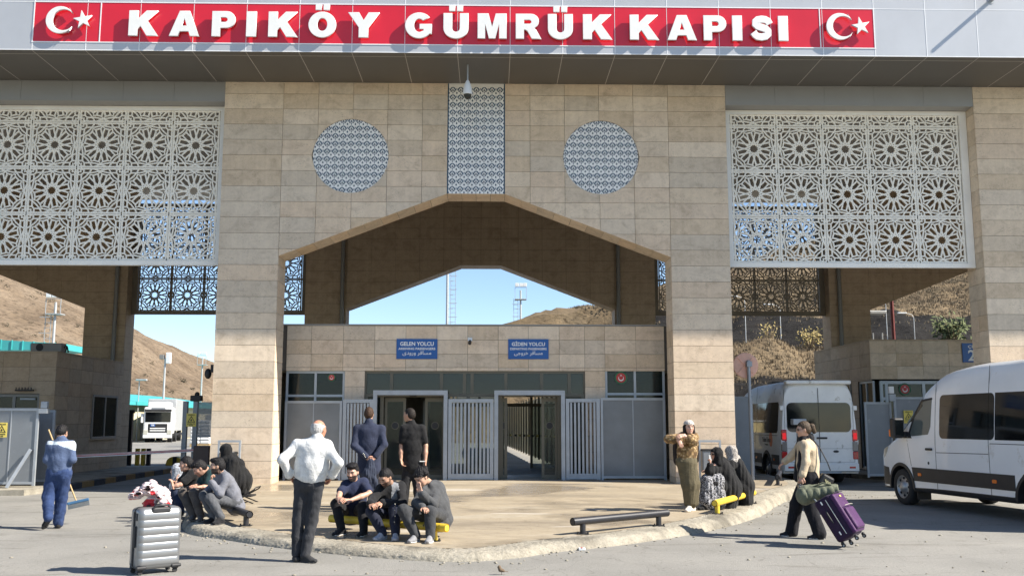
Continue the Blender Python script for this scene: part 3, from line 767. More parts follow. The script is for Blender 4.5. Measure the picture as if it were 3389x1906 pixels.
# blue signs and bullet camera
def text_mesh(name, body, size, mat, bold=0.0, depth=0.0015, align='CENTER', sx=1.0):
    cu = bpy.data.curves.new(name, 'FONT'); cu.body = body; cu.size = size; cu.align_x = align; cu.offset = bold; cu.extrude = depth; cu.resolution_u = 3
    o = bpy.data.objects.new(name, cu); COL.objects.link(o)
    dg = bpy.context.evaluated_depsgraph_get(); me = bpy.data.meshes.new_from_object(o.evaluated_get(dg))
    bpy.data.objects.remove(o); bpy.data.curves.remove(cu); me.materials.clear(); me.materials.append(mat)
    for v in me.vertices: v.co = (v.co.x*sx, -v.co.z, v.co.y)
    me.update(); me.name = name; return me
def fit_text(parent, body, x, y, zbase, width, height, mat, bold, name='lettering'):
    """text scaled to a real width and height, standing in the xz plane, centred on x"""
    me = text_mesh(name, body, 1.0, mat, bold)
    if not len(me.vertices): return None
    xs_ = [v.co.x for v in me.vertices]; zs_ = [v.co.z for v in me.vertices]
    w0, h0 = max(xs_)-min(xs_), max(zs_)-min(zs_); cx0, z0 = (max(xs_)+min(xs_))/2, min(zs_)
    for v in me.vertices: v.co = ((v.co.x-cx0)*width/w0, v.co.y, (v.co.z-z0)*height/h0)
    me.update(); return link(name, me, parent, (x, y, zbase))
AR1 = '\ufbfc\ufea9\ufeed\ufead\ufeed \ufeae\ufed3\ufe8e\ufeb4\ufee3'
AR2 = '\ufbfd\ufe9f\ufeed\ufeae\ufea7 \ufeae\ufed3\ufe8e\ufeb4\ufee3'
def door_sign(x0, x1, l1, l2, l3, label):
    z0, z1 = 3.34, 3.865; xm = (x0+x1)/2; t = thing('door_sign', label, 'sign', (xm, HY, z0), 'blue signs above the doors')
    MB().bbox(x0, x1, HY-.03, HY-.004, z0, z1, .008).build('board', M['blue_sign'], t)
    mb = MB()
    for a, b, c, d in ((x0+.012, x1-.012, z0+.012, z0+.017), (x0+.012, x1-.012, z1-.017, z1-.012), (x0+.012, x0+.017, z0+.017, z1-.017), (x1-.017, x1-.012, z0+.017, z1-.017)): mb.box(a, b, HY-.0318, HY-.0302, c, d)
    mb.build('border', M['blue_sign'], t)
    fit_text(t, l1, xm, HY-.032, z0+.345, (x1-x0)*.82, .105 if 'İ' not in l1 else .128, M['white_letter'], 0.022)
    fit_text(t, l2, xm, HY-.032, z0+.24, (x1-x0)*.90, .058, M['white_letter'], 0.02)
    fit_text(t, l3, xm, HY-.032, z0+.085, (x1-x0)*.70, .13, M['white_letter'], 0.006)
door_sign(-2.50, -1.43, 'GELEN YOLCU', 'ARRIVING PASSENGERS', AR1, 'blue sign reading GELEN YOLCU, arriving passengers')
door_sign(.42, 1.48, 'GİDEN YOLCU', 'DEPARTING PASSENGERS', AR2, 'blue sign reading GİDEN YOLCU, departing passengers')
bc = thing('bullet_camera', 'small white bullet camera between the two blue signs', 'camera', (-.58, HY, 3.86))
MB().bbox(-.64, -.52, HY-.06, HY-.003, 3.80, 3.90, .01).build('mount', M['white_paint'], bc)
MB().cyl((-.58, HY-.05, 3.80), (-.58, HY-.26, 3.73), .042, n=14).build('barrel', M['dark'], bc)
wc = thing('pier_camera', 'black camera on a bracket at the side of the left pier', 'camera', (XC-POX, F+.4, 2.6))
MB().bbox(XC-POX-.16, XC-POX-.003, F+.3, F+.5, 2.93, 3.12, .015).build('bracket', M['dark'], wc)
MB().sphere((XC-POX-.24, F+.4, 2.90), (.085, .09, .13)).build('dome', M['dark'], wc)
# ================================================================ ground, plaza, kerb
def ground_mat():
    m, n, b = newmat('worn_asphalt'); p = coords(n)
    f = noise(n, p, 0.35, 6, 0.6); r1 = ramp(n, [(0.30, (0.198, 0.192, 0.173)), (0.5, (0.252, 0.243, 0.221)), (0.72, (0.305, 0.292, 0.263))]); n.links.new(f, r1.inputs[0])
    f2 = noise(n, p, 26, 8, 0.75); r2 = ramp(n, [(0.25, (0.66, 0.66, 0.66)), (0.5, (1, 1, 1)), (0.8, (1.22, 1.21, 1.19))]); n.links.new(f2, r2.inputs[0])
    col = mixc(n, 0.85, r1.outputs[0], r2.outputs[0], 'MULTIPLY')
    gr = nd(n, 'ShaderNodeTexVoronoi'); gr.inputs['Scale'].default_value = 90; n.links.new(p, gr.inputs['Vector'])
    rg = ramp(n, [(0.10, (1.28, 1.26, 1.22)), (0.32, (1, 1, 1)), (0.7, (0.80, 0.80, 0.80))]); n.links.new(gr.outputs['Distance'], rg.inputs[0])
    col = mixc(n, 0.55, col, rg.outputs[0], 'MULTIPLY')
    # scuffs, tyre marks and oil spots
    f3 = noise(n, p, 1.1, 6, 0.65, 1.2, (0.35, 1.6, 1)); r3 = ramp(n, [(0.33, (0.62, 0.60, 0.57)), (0.44, (1, 1, 1))]); n.links.new(f3, r3.inputs[0])
    col = mixc(n, 0.85, col, r3.outputs[0], 'MULTIPLY')
    f4 = noise(n, p, 3.2, 2, 0.4); r4 = ramp(n, [(0.22, (0.45, 0.43, 0.40)), (0.27, (1, 1, 1))]); n.links.new(f4, r4.inputs[0])
    col = mixc(n, 0.8, col, r4.outputs[0], 'MULTIPLY')
    f5 = noise(n, p, 0.9, 3, 0.5, 3.0, (1, 0.3, 1)); c5 = mth(n, 'ABSOLUTE', mth(n, 'SUBTRACT', f5, 0.5)); r5 = ramp(n, [(0.0, (0.5, 0.48, 0.45)), (0.006, (1, 1, 1))]); n.links.new(c5, r5.inputs[0])
    col = mixc(n, 0.55, col, r5.outputs[0], 'MULTIPLY')
    n.links.new(col, b.inputs['Base Color']); b.inputs['Roughness'].default_value = 0.85
    h = mth(n, 'ADD', mth(n, 'MULTIPLY', f2, 0.6), mth(n, 'MULTIPLY', gr.outputs['Distance'], 0.6)); bump(n, b, h, 0.55, 0.012)
    return m
def plaza_mat():
    m, n, b = newmat('stained_plaza_concrete'); p = coords(n)
    f = noise(n, p, 0.55, 7, 0.62, 1.0, (0.55, 1.7, 1)); r1 = ramp(n, [(0.26, (0.195, 0.163, 0.122)), (0.42, (0.31, 0.262, 0.195)), (0.55, (0.375, 0.315, 0.228)), (0.75, (0.40, 0.365, 0.30))]); n.links.new(f, r1.inputs[0])
    f2 = noise(n, p, 7, 8, 0.7, 0.4, (0.7, 1.6, 1)); r2 = ramp(n, [(0.28, (0.72, 0.69, 0.64)), (0.52, (1, 1, 1)), (0.8, (1.12, 1.11, 1.08))]); n.links.new(f2, r2.inputs[0])
    col = mixc(n, 0.9, r1.outputs[0], r2.outputs[0], 'MULTIPLY')
    f3 = noise(n, p, 60, 4, 0.7); r3 = ramp(n, [(0.30, (0.80, 0.79, 0.77)), (0.6, (1.04, 1.04, 1.03))]); n.links.new(f3, r3.inputs[0])
    col = mixc(n, 0.7, col, r3.outputs[0], 'MULTIPLY')
    # damp, freshly washed patches: darker and shiny
    w = noise(n, p, 0.36, 4, 0.55, 0.5); rw = ramp(n, [(0.52, (0, 0, 0)), (0.60, (1, 1, 1))]); n.links.new(w, rw.inputs[0])
    col = mixc(n, mth(n, 'MULTIPLY', rw.outputs[0], 0.30), col, (0.20, 0.155, 0.11))
    # light grey mortar patches
    q = noise(n, p, 0.8, 2, 0.4, 0.0, (0.5, 1.8, 1)); rq = ramp(n, [(0.66, (0, 0, 0)), (0.68, (1, 1, 1))]); n.links.new(q, rq.inputs[0])
    col = mixc(n, mth(n, 'MULTIPLY', rq.outputs[0], 0.6), col, (0.50, 0.46, 0.40))
    ck = mth(n, 'ABSOLUTE', mth(n, 'SUBTRACT', noise(n, p, 0.7, 4, 0.5, 2.0), 0.5)); rc = ramp(n, [(0.0, (0.4, 0.37, 0.33)), (0.004, (1, 1, 1))]); n.links.new(ck, rc.inputs[0])
    col = mixc(n, 0.6, col, rc.outputs[0], 'MULTIPLY')
    n.links.new(col, b.inputs['Base Color'])
    rr = ramp(n, [(0.0, (0.66,)*3), (1.0, (0.22,)*3)]); n.links.new(rw.outputs[0], rr.inputs[0]); n.links.new(rr.outputs[0], b.inputs['Roughness'])
    bump(n, b, mth(n, 'ADD', f3, mth(n, 'MULTIPLY', f2, 2.0)), 0.25, 0.008)
    return m
def kerb_mat():
    m, n, b = newmat('rough_kerb_concrete'); p = coords(n)
    f = noise(n, p, 3.0, 7, 0.7); r1 = ramp(n, [(0.28, (0.20, 0.18, 0.145)), (0.5, (0.33, 0.30, 0.24)), (0.72, (0.42, 0.385, 0.315))]); n.links.new(f, r1.inputs[0])
    f2 = noise(n, p, 38, 6, 0.75); r2 = ramp(n, [(0.32, (0.55, 0.53, 0.50)), (0.5, (1, 1, 1))]); n.links.new(f2, r2.inputs[0])
    col = mixc(n, 0.8, r1.outputs[0], r2.outputs[0], 'MULTIPLY')
    f3 = noise(n, p, 0.9, 3, 0.5); r3 = ramp(n, [(0.34, (0.36, 0.36, 0.36)), (0.42, (1, 1, 1))]); n.links.new(f3, r3.inputs[0])
    col = mixc(n, 0.75, col, r3.outputs[0], 'MULTIPLY')
    n.links.new(col, b.inputs['Base Color']); b.inputs['Roughness'].default_value = 0.92; bump(n, b, f2, 0.9, 0.02)
    return m
M['ground'] = ground_mat(); M['plaza'] = plaza_mat(); M['kerb'] = kerb_mat()
mb = MB(); mb.add([(-900, -40, 0), (900, -40, 0), (900, 1500, 0), (-900, 1500, 0)], [(0, 1, 2, 3)])
props(mb.build('ground', M['ground']), kind='structure')

def zt(y): return 0.10 + max(0.0, y-12.5)*0.012
def catmull(P, n=6, closed=True):
    out = []; N = len(P)
    for i in range(N):
        p0, p1, p2, p3 = (Vector(P[(i+k) % N]) for k in (-1, 0, 1, 2))
        for j in range(n):
            t = j/n; out.append(0.5*((2*p1)+(-p0+p2)*t+(2*p0-5*p1+4*p2-p3)*t*t+(-p0+3*p1-3*p2+p3)*t**3))
    return out
OUT = [(-6.95, 30.5), (-6.95, 27.0), (-6.92, 24.2), (-6.3, 21.4), (-5.5, 18.6), (-5.0, 16.6), (-4.5, 15.4), (-3.75, 14.65), (-2.85, 13.8), (-1.75, 13.0), (-.55, 12.42), (.25, 12.72), (.75, 13.25), (1.45, 13.75), (2.75, 15.0), (3.95, 16.6), (4.85, 18.2), (5.75, 20.3), (6.6, 22.0), (7.5, 23.6), (7.75, 25.6), (7.5, 28.5), (7.2, 30.5)]
pts = catmull(OUT, 8, True)[:-8]
def offset_loop(L, d):
    N = len(L); res = []
    for i in range(N):
        a, b = L[max(i-1, 0)], L[min(i+1, N-1)]; t = (b-a).normalized(); nrm = Vector((t.y, -t.x))
        res.append(L[i] + nrm*d)
    return res
# outward: with this running direction the outside is on the left of travel
cen = Vector((0, 20))
def out_off(L, d):
    o = offset_loop(L, d); test = offset_loop(L, 0.1)
    s = sum(((test[i]-cen).length - (L[i]-cen).length) for i in range(len(L)))
    return o if s > 0 else offset_loop(L, -d)
rings = []
for d, zf in ((0.16, -0.02), (0.135, 0.25), (0.10, 0.62), (0.05, 0.90), (-0.03, 1.0), (-0.14, 1.01), (-0.30, 1.0), (-0.36, 0.96)):
    L = out_off(pts, d); ring = []
    for i, q in enumerate(L):
        h = zt(q.y)
        j = 0.0 if d < -0.33 else 1.0
        nx = (math.sin(q.x*9.1+q.y*5.3)+math.sin(q.x*17.7-q.y*13.1)+math.sin(q.x*33+q.y*29))/3
        ring.append((q.x+nx*0.02*j, q.y-nx*0.02*j, (h*zf+nx*0.010*j*(0 < zf)) if zf > 0 else -0.02))
    rings.append(ring)
mb = MB(); mb.smooth = True; N = len(pts)
vs_ = [v for r_ in rings for v in r_]
mb.add(vs_, [(a*N+i, a*N+i+1, (a+1)*N+i+1, (a+1)*N+i) for a in range(len(rings)-1) for i in range(N-1)])
kb = mb.build('kerb', M['kerb']); props(kb, kind='structure')
sub = kb.modifiers.new('sub', 'SUBSURF'); sub.levels = sub.render_levels = 3
tx = bpy.data.textures.new('kerb_rough', 'CLOUDS'); tx.noise_scale = 0.045; tx.noise_depth = 4
dm = kb.modifiers.new('rough', 'DISPLACE'); dm.texture = tx; dm.strength = 0.028; dm.mid_level = 0.55; dm.texture_coords = 'GLOBAL'
inner = out_off(pts, -0.33)
mb = MB(); mb.add([(q.x, q.y, zt(q.y)) for q in inner], [tuple(range(len(inner)))])
props(mb.build('plaza', M['plaza']), kind='structure')
# left traffic island with its painted kerb blocks
mb = MB(); mb.prism([(-24, 23.1), (-11.0, 23.4), (-10.75, 25.0), (-10.95, 30), (-11.0, 36.5), (-24, 36.5)], -.02, .13, 'z')
isl = mb.build('traffic_island', M['kerb']); props(isl, kind='structure')
M['kerb_yellow'] = simple('kerb_paint_yellow', (0.28, 0.17, 0.06), 0.8, 0, 0.2, 6, wear=((0.2, 0.18, 0.15), 9, 0.56))
M['kerb_black'] = simple('kerb_paint_black', (0.05, 0.05, 0.055), 0.8, 0, 0.3, 6, wear=((0.2, 0.18, 0.15), 9, 0.58))
for k in range(13):
    y0 = 25.2+0.86*k; x0 = -10.76-(0.2*min(1, (y0-25)/5)); 
    MB().bbox(x0-.16, x0+.03, y0, y0+.84, -.01, .155, .015).build('kerb_block', M['kerb_yellow' if k % 2 else 'kerb_black'], isl)
mb = MB(); mb.prism([(11.2, 29.8), (12.0, 29.2), (24, 29.0), (24, 40), (11.2, 40)], -.02, .13, 'z')
isr = mb.build('traffic_island', M['kerb']); props(isr, kind='structure')
for k in range(8):
    y0 = 30.4+0.9*k; MB().bbox(11.06, 11.24, y0, y0+.88, -.01, .15, .015).build('kerb_block', M['kerb_yellow' if k % 2 else 'kerb_black'], isr)

# ================================================================ side booths
def booth_face(parent, axis, c, a0, a1, z0, z1, skip, pitch, rowh, sgn, mat):
    """cladding of one booth face. axis 'y': face at y=c spanning x; axis 'x': face at x=c spanning y (outside on side sgn)"""
    zz = [z1]
    while zz[-1] > z0+0.08: zz.append(max(z0, zz[-1]-rowh))
    n = max(1, round((a1-a0)/pitch)); aa = [a0+(a1-a0)*k/n for k in range(n+1)]
    for i in range(len(zz)-1):
        for j in range(n):
            A0, A1, B0, B1 = aa[j]+G, aa[j+1]-G, zz[i+1]+G, zz[i]-G
            rects = [(A0, A1, B0, B1)]
            for (s0, s1, t0, t1) in skip:
                nr = []
                for (p0, p1, q0, q1) in rects:
                    if p1 <= s0 or p0 >= s1 or q1 <= t0 or q0 >= t1: nr.append((p0, p1, q0, q1)); continue
                    if p0 < s0: nr.append((p0, s0, q0, q1))
                    if p1 > s1: nr.append((s1, p1, q0, q1))
                    m0, m1 = max(p0, s0), min(p1, s1)
                    if q0 < t0: nr.append((m0, m1, q0, t0))
                    if q1 > t1: nr.append((m0, m1, t1, q1))
                rects = nr
            rects = [r_ for r_ in rects if r_[1]-r_[0] > .03 and r_[3]-r_[2] > .03]
            if not rects: continue
            mb = MB()
            for (p0, p1, q0, q1) in rects:
                if axis == 'y': mb.box(p0, p1, c, c+.03, q0, q1)
                else: mb.box(min(c, c-sgn*.03), max(c, c-sgn*.03), p0, p1, q0, q1)
            mb.build('stone_tile', mat, parent)
# left booth
LX, LY0, LY1, LZ = -13.2, 29.6, 35.0, 3.84
bl = thing('inspection_booth', 'travertine inspection booth with air conditioner on its roof', 'booth', (LX, LY0, 0))
mb = MB(); mb.box(LX-6, LX-.02, LY0+.02, LY1-.01, 2.58, LZ-.05); mb.box(LX-.45, LX-.02, LY0+.02, LY1-.01, .1, 2.58); mb.box(LX-6, LX-.46, LY0+1.2, LY1-.02, .1, 2.57)
bw = mb.build('wall', M['joint'], bl)
WS = (32.4, 34.5, 1.17, 2.62)
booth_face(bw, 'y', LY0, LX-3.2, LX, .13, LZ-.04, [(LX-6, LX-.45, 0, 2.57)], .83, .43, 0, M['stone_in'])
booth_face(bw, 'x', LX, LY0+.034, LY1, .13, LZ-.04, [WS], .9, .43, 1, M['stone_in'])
MB().box(LX-6, LX+.02, LY0-.02, LY1, LZ-.038, LZ).build('roof_cap', M['stone_in'], bl)
def window_x(parent, x, y0, y1, z0, z1, ny=2, sgn=1, fmat='pipe', gmat='glass_dark', fw=.07):
    mb = MB(); d = .06*sgn; xa, xb = sorted((x-d, x)); mb.box(xa, xb, y0, y1, z0, z0+fw); mb.box(xa, xb, y0, y1, z1-fw, z1)
    for k in range(ny+1):
        yy = y0+(y1-y0-fw)*k/ny; mb.box(xa+.001, xb-.001, yy, yy+fw, z0+fw, z1-fw)
    o = mb.build('window', M[fmat], parent); MB().box(min(x-d*.6, x-d*.5), max(x-d*.6, x-d*.5), y0+.02, y1-.02, z0+.02, z1-.02).build('pane', M[gmat], o)
    MB().box(min(x-d, x+.05*sgn), max(x-d, x+.05*sgn), y0-.05, y1+.05, z0-.04, z0-.002).build('sill', M['stone_in'], o)
window_x(bl, LX+.04, *WS[:2], *WS[2:])
window(bl, LX-3.2, LX-.46, .15, 2.56, LY0+.1, [LX-3.2, LX-2.2, LX-1.25, LX-.46], (2.1,), 'pipe', 'glass', .09, 'door')
MB().box(LX-1.05, LX-.6, LY0+.06, LY0+.1, 2.38, 2.43).build('door_closer', M['steel'], bl)
mb = MB(); mb.box(LX-1.15, LX-.62, LY0-.10, LY0-.003, 2.64, 2.68)
for k in range(6): mb.box(LX-1.13+.09*k, LX-1.11+.09*k, LY0-.10, LY0-.08, 2.681, 2.75)
mb.build('door_lamp', M['dark'], bl)
ac = thing('air_conditioner', 'grey air conditioner unit on the booth roof', 'air conditioner', (LX-.85, LY0+.8, LZ))
MB().bbox(LX-1.1, LX-.15, LY0+.6, LY0+.95, LZ+.03, LZ+.30, .02).build('casing', M['pipe'], ac)
mb = MB(); mb.lathe((LX-.82, LY0+.592, LZ+.165), [(.115, 0), (.115, .006)], 'y', 24); fan = mb.build('fan_grille', M['dark'], ac)
for x in (LX-1.0, LX-.2): MB().box(x-.04, x+.04, LY0+.58, LY0+.97, LZ, LZ+.032).build('foot', M['dark'], ac)
mb = MB(); mb.tube([(LX-.16, LY0+.8, LZ+.14), (LX-.08, LY0+.8, LZ+.24), (LX-.02, LY0+.8, LZ+.14), (LX+.0, LY0+.8, LZ+.04), (LX+.0, LY0+.7, LZ+.20), (LX+.0, LY0+.6, LZ+.03)], .022, 8); mb.v = [(v[0]-.02, v[1], v[2]) for v in mb.v]; mb.build('hose', M['dark'], ac)

# right booth
QX, QY0, QY1, QZ = 12.38, 31.4, 36.9, 4.40
br = thing('inspection_booth', 'travertine inspection booth behind the parked white van', 'booth', (QX, QY0, 0))
mb = MB(); mb.box(QX+.02, QX+7, QY0+.02, QY1, 3.1, QZ-.05); mb.box(QX+.02, QX+.12, QY0+1.2, QY1-.01, .1, 3.1); mb.box(QX+.5, QX+7, QY0+1.6, QY1-.02, .1, 3.09)
bw = mb.build('wall', M['joint'], br)
booth_face(bw, 'y', QY0, QX, QX+5.2, 3.06, QZ-.04, [], .88, .42, 0, M['stone'])
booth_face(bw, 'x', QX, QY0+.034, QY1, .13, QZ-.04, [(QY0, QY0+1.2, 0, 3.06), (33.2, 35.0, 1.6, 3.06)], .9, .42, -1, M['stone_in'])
MB().box(QX-.02, QX+7, QY0-.02, QY1, QZ-.038, QZ).build('roof_cap', M['stone_in'], br)
window_x(br, QX+.05, QY0+.02, QY0+1.2, .2, 3.05, 2, -1, 'steel', 'glass', .06)
window_x(br, QX-.04, 33.2, 35.0, 1.6, 3.05, 2, -1, 'pipe', 'glass_dark', .07)
window(br, QX+.3, QX+4.6, .2, 3.05, QY0+.08, [QX+.3, QX+.52, QX+1.75, QX+3.1, QX+4.6], (2.47,), 'white_frame', 'glass', .10)
emblem(br, QX+1.12, QY0+.07, 2.78, .20)
bs = thing('lane_sign', 'blue lane sign with number 2 half hidden by the right pier', 'sign', (15.75, QY0, 3.7), None)
MB().bbox(15.42, 16.5, QY0-.05, QY0-.01, 3.65, 4.28, .01).build('board', M['blue_sign'], bs)
fit_text(bs, '2', 15.72, QY0-.052, 3.70, .24, .36, M['white_letter'], .02); fit_text(bs, 'ÇIKIŞ', 15.84, QY0-.052, 4.09, .46, .13, M['white_letter'], .02)

# ================================================================ gates in front of the hall
GY = 25.02; gz = zt(GY)
def post_frame(mb, x0, x1, z0, z1, y, w=.10, d=.08):
    mb.box(x0, x0+w, y, y+d, z0, z1); mb.box(x1-w, x1, y, y+d, z0, z1); mb.box(x0+w, x1-w, y+.001, y+d-.001, z1-w, z1)
def bar_gate(x0, x1, z1, label, n):
    t = thing('barred_gate', label, 'gate', ((x0+x1)/2, GY, gz), 'grey barred gates at the hall entrance')
    mb = MB(); post_frame(mb, x0, x1, gz+.01, z1, GY, .09); mb.box(x0+.09, x1-.09, GY+.002, GY+.078, gz+.02, gz+.16); mb.build('frame', M['steel'], t)
    for k in range(n):
        x = x0+.09+(x1-x0-.18)*(k+.5)/n; MB().box(x-.026, x+.026, GY+.02, GY+.06, gz+.16, z1-.10).build('bar', M['steel'], t)
def portal_frame(x0, x1, label):
    t = thing('door_portal', label, 'gate', ((x0+x1)/2, GY, gz), 'grey door frames before the sliding doors')
    for a in (x0, x1-.10): MB().box(a, a+.10, GY-.01, GY+.09, gz, 2.40).build('post', M['steel'], t)
    MB().box(x0, x1, GY-.011, GY+.091, 2.401, 2.52).build('lintel', M['steel'], t)
def panel_gate(x0, x1, z1, y, label, nrib=3, group=None, mat='steel_panel'):
    t = thing('panel_gate', label, 'gate', ((x0+x1)/2, y, 0), group); z0 = max(.1, zt(y)) if x0 > -7 and x0 < 7 else .16
    mb = MB(); mb.box(x0, x0+.06, y, y+.06, z0, z1); mb.box(x1-.06, x1, y, y+.06, z0, z1); mb.box(x0+.06, x1-.06, y+.001, y+.059, z1-.06, z1); mb.box(x0+.06, x1-.06, y+.001, y+.059, z0+.04, z0+.10); mb.build('frame', M['steel'], t)
    MB().box(x0+.06, x1-.06, y+.025, y+.032, z0+.1, z1-.06).build('sheet', M[mat], t)
    for k in range(1, nrib): 
        x = x0+(x1-x0)*k/nrib; MB().box(x-.018, x+.018, y+.034, y+.058, z0+.1, z1-.06).build('rib', M['steel'], t); MB().box(x-.012, x+.012, y+.012, y+.024, z0+.1, z1-.06).build('rib', M['steel'], t)
    return t
def mesh_sheet(name, c, a):
    """perforated sheet seen from afar: partly see-through"""
    m, n, b = newmat(name); b.inputs['Base Color'].default_value = (*c, 1); b.inputs['Roughness'].default_value = .5; b.inputs['Metallic'].default_value = .2
    p = coords(n); f = noise(n, p, 1.6, 4); rr = ramp(n, [(.3, tuple(x*.85 for x in c)), (.7, tuple(x*1.12 for x in c))]); n.links.new(f, rr.inputs[0]); n.links.new(rr.outputs[0], b.inputs['Base Color'])
    tr = n.nodes.new('ShaderNodeBsdfTransparent'); mx = n.nodes.new('ShaderNodeMixShader'); mx.inputs[0].default_value = a
    out = n.nodes['Material Output']; n.links.new(tr.outputs[0], mx.inputs[1]); n.links.new(b.outputs[0], mx.inputs[2]); n.links.new(mx.outputs[0], out.inputs[0]); return m
M['perforated'] = mesh_sheet('perforated_sheet', (.25, .265, .275), .72)
panel_gate(-5.30, -3.84, 2.25, GY, 'grey perforated panel gate left of the arrivals door', 2, mat='perforated')
bar_gate(-3.82, -3.05, 2.29, 'narrow grey barred gate left of the arrivals door', 7)
portal_frame(-3.05, -1.14, 'grey steel portal frame in front of the arrivals door')
bar_gate(-1.12, .04, 2.30, 'wide grey barred gate between the two doors', 10)
portal_frame(.06, 1.88, 'grey steel portal frame in front of the departures door')
bar_gate(1.90, 2.78, 2.31, 'grey barred gate right of the departures door', 7)
panel_gate(2.80, 4.47, 2.33, GY, 'grey perforated panel gate right of the departures door', 2, mat='perforated')

# ---- gates, warning signs and barrier of the left lane
def warning_sign(x, y, z, label, w=.27, h=.36):
    t = thing('warning_sign', label, 'sign', (x, y, z), 'yellow automatic gate warning signs')
    MB().box(x-w/2, x+w/2, y-.006, y-.001, z-h/2, z+h/2).build('plate', M['yellow_sign'], t)
    r = w*.40; c = curve_mesh('triangle', [[(-r, -.5*r), (r, -.5*r), (0, 1.15*r)], [(-.70*r, -.34*r), (.70*r, -.34*r), (0, .84*r)]], .001, 0, [M['dark']]); link('triangle', c, t, (x, y-.008, z-.01))
    mb = MB(); mb.sphere((x, y-.008, z+.018), (.012, .002, .012), 8, 6); mb.box(x-.022, x+.022, y-.009, y-.0075, z-.03, z+.006); mb.build('pictogram', M['dark'], t)
    fit_text(t, 'DİKKAT!', x, y-.008, z+h*.33, w*.72, .048, M['dark'], .02)
    fit_text(t, 'OTOMATİK', x, y-.008, z-h*.335, w*.78, .044, M['dark'], .02); fit_text(t, 'KAPI', x, y-.008, z-h*.46, w*.36, .032, M['dark'], .02)
panel_gate(-14.6, -11.24, 2.05, 24.4, 'long grey sheet gate standing before the booth with the air conditioner', 5)
MB  # keep
panel_gate(-11.75, -11.28, 2.02, 25.4, 'narrow grey sheet gate leaf at the corner of the booth', 1)
go = thing('gate_motor', 'grey gate motor with hinge arms on the gate post', 'gate motor', (-11.15, 24.4, 2.0))
MB().bbox(-11.24, -11.02, 24.36, 24.5, 1.92, 2.04, .01).build('hinge', M['steel'], go); MB().bbox(-11.2, -11.04, 24.38, 24.48, 2.05, 2.22, .01).build('motor_box', M['steel'], go)
pl_ = thing('leaning_plank', 'weathered pale plank leaning against the sheet gate', 'plank', (-11.6, 24.1, .15))
MB().bar((-11.72, 24.02, .14), (-11.36, 24.36, 1.05), .075, .03, (0, -1, .2)).build('board', M['steel'], pl_)
warning_sign(-12.12, 24.398, 1.52, 'yellow warning sign on the sheet gate before the booth')
# middle gate beside the left pier
mg = thing('lane_gate', 'tall grey gate leaf with posts standing beside the left pier', 'gate', (-8.2, 27, 0))
for x in (-8.44, -8.16): MB().box(x-.06, x+.06, 26.95, 27.07, 0, 2.28).build('post', M['steel_panel'], mg)
MB().box(-8.10, -7.55, 27.0, 27.03, 1.35, 2.26).build('sheet', M['perforated'], mg)
for zz in (1.33, .72): MB().box(-8.10, -7.5, 26.98, 27.05, zz-.03, zz+.03).build('crossbar', M['steel_panel'], mg)
MB().bbox(-8.3, -8.0, 26.9, 27.1, 2.28, 2.44, .02).build('motor_box', M['dark'], mg); MB().sphere((-8.14, 27, 2.47), .07, 10, 8).build('warning_lamp', M['dark'], mg)
warning_sign(-8.25, 26.94, 1.77, 'yellow warning sign on the gate beside the left pier')
bb = thing('barrier', 'red and white striped boom barrier lowered across the left lane', 'barrier', (-7.85, 26.6, 0))
MB().bbox(-8.02, -7.58, 26.45, 26.8, zt(26.5)-.2, 1.08, .03).build('cabinet', simple('barrier_brown', (.06, .035, .028), .5), bb)
for k in range(12):
    xa, xb = -11.25+k*.29, -11.25+(k+1)*.29-.002; za, zb = .80+k*.0145, .80+(k+1)*.0145
    MB().add([(xa, 26.55, za-.04), (xb, 26.55, zb-.04), (xb, 26.6, zb-.04), (xa, 26.6, za-.04), (xa, 26.55, za+.04), (xb, 26.55, zb+.04), (xb, 26.6, zb+.04), (xa, 26.6, za+.04)], [(0,3,2,1),(4,5,6,7),(0,1,5,4),(1,2,6,5),(2,3,7,6),(3,0,4,7)]).build('boom', M['white_paint'], bb)
MB().bar((-11.25, 26.547, .795), (-7.77, 26.547, .969), .005, .018, (0, 0, 1)).build('boom_stripe', M['red_paint'], bb)
MB().bar((-11.25, 26.547, .825), (-7.77, 26.547, .999), .005, .012, (0, 0, 1)).build('boom_stripe', M['red_paint'], bb)
# second lane: black post and hazard bollard at the back
bp = thing('height_post', 'black steel height limit post beyond the lane', 'post', (-13.0, 37.5, 0))
MB().box(-13.84, -13.69, 37.4, 37.55, 0, 2.05).build('post', M['black_metal'], bp); MB().box(-14.34, -13.64, 37.41, 37.54, 2.051, 2.18).build('arm', M['black_metal'], bp)
bp = thing('boom_rest', 'yellow and black boom rest post beyond the lane', 'post', (-12.6, 37.5, 0))
for k, x in enumerate((-13.62, -13.40, -13.2)): MB().box(x, x+.14, 37.7, 37.84, 0, .72).build('post', M['yellow_rail' if k < 2 else 'black_metal'], bp)
bo = thing('hazard_bollard', 'rounded yellow and black hazard bollard in the left lane', 'bollard', (-11.75, 36.6, 0))
for k, (a, b) in enumerate(((-.30, -.16), (-.16, -.05), (-.05, .10), (.10, .20), (.20, .30))):
    L = [(a, 0)]+[(x, .20+math.sqrt(max(0, .09-x*x))*.85) for x in [a+(b-a)*j/4 for j in range(5)]]+[(b, 0)]
    MB().prism([(-11.75+x, zz) for x, zz in L], 36.5, 36.9).build('stripe', M['dark' if k in (2,) else 'yellow_rail'], bo)
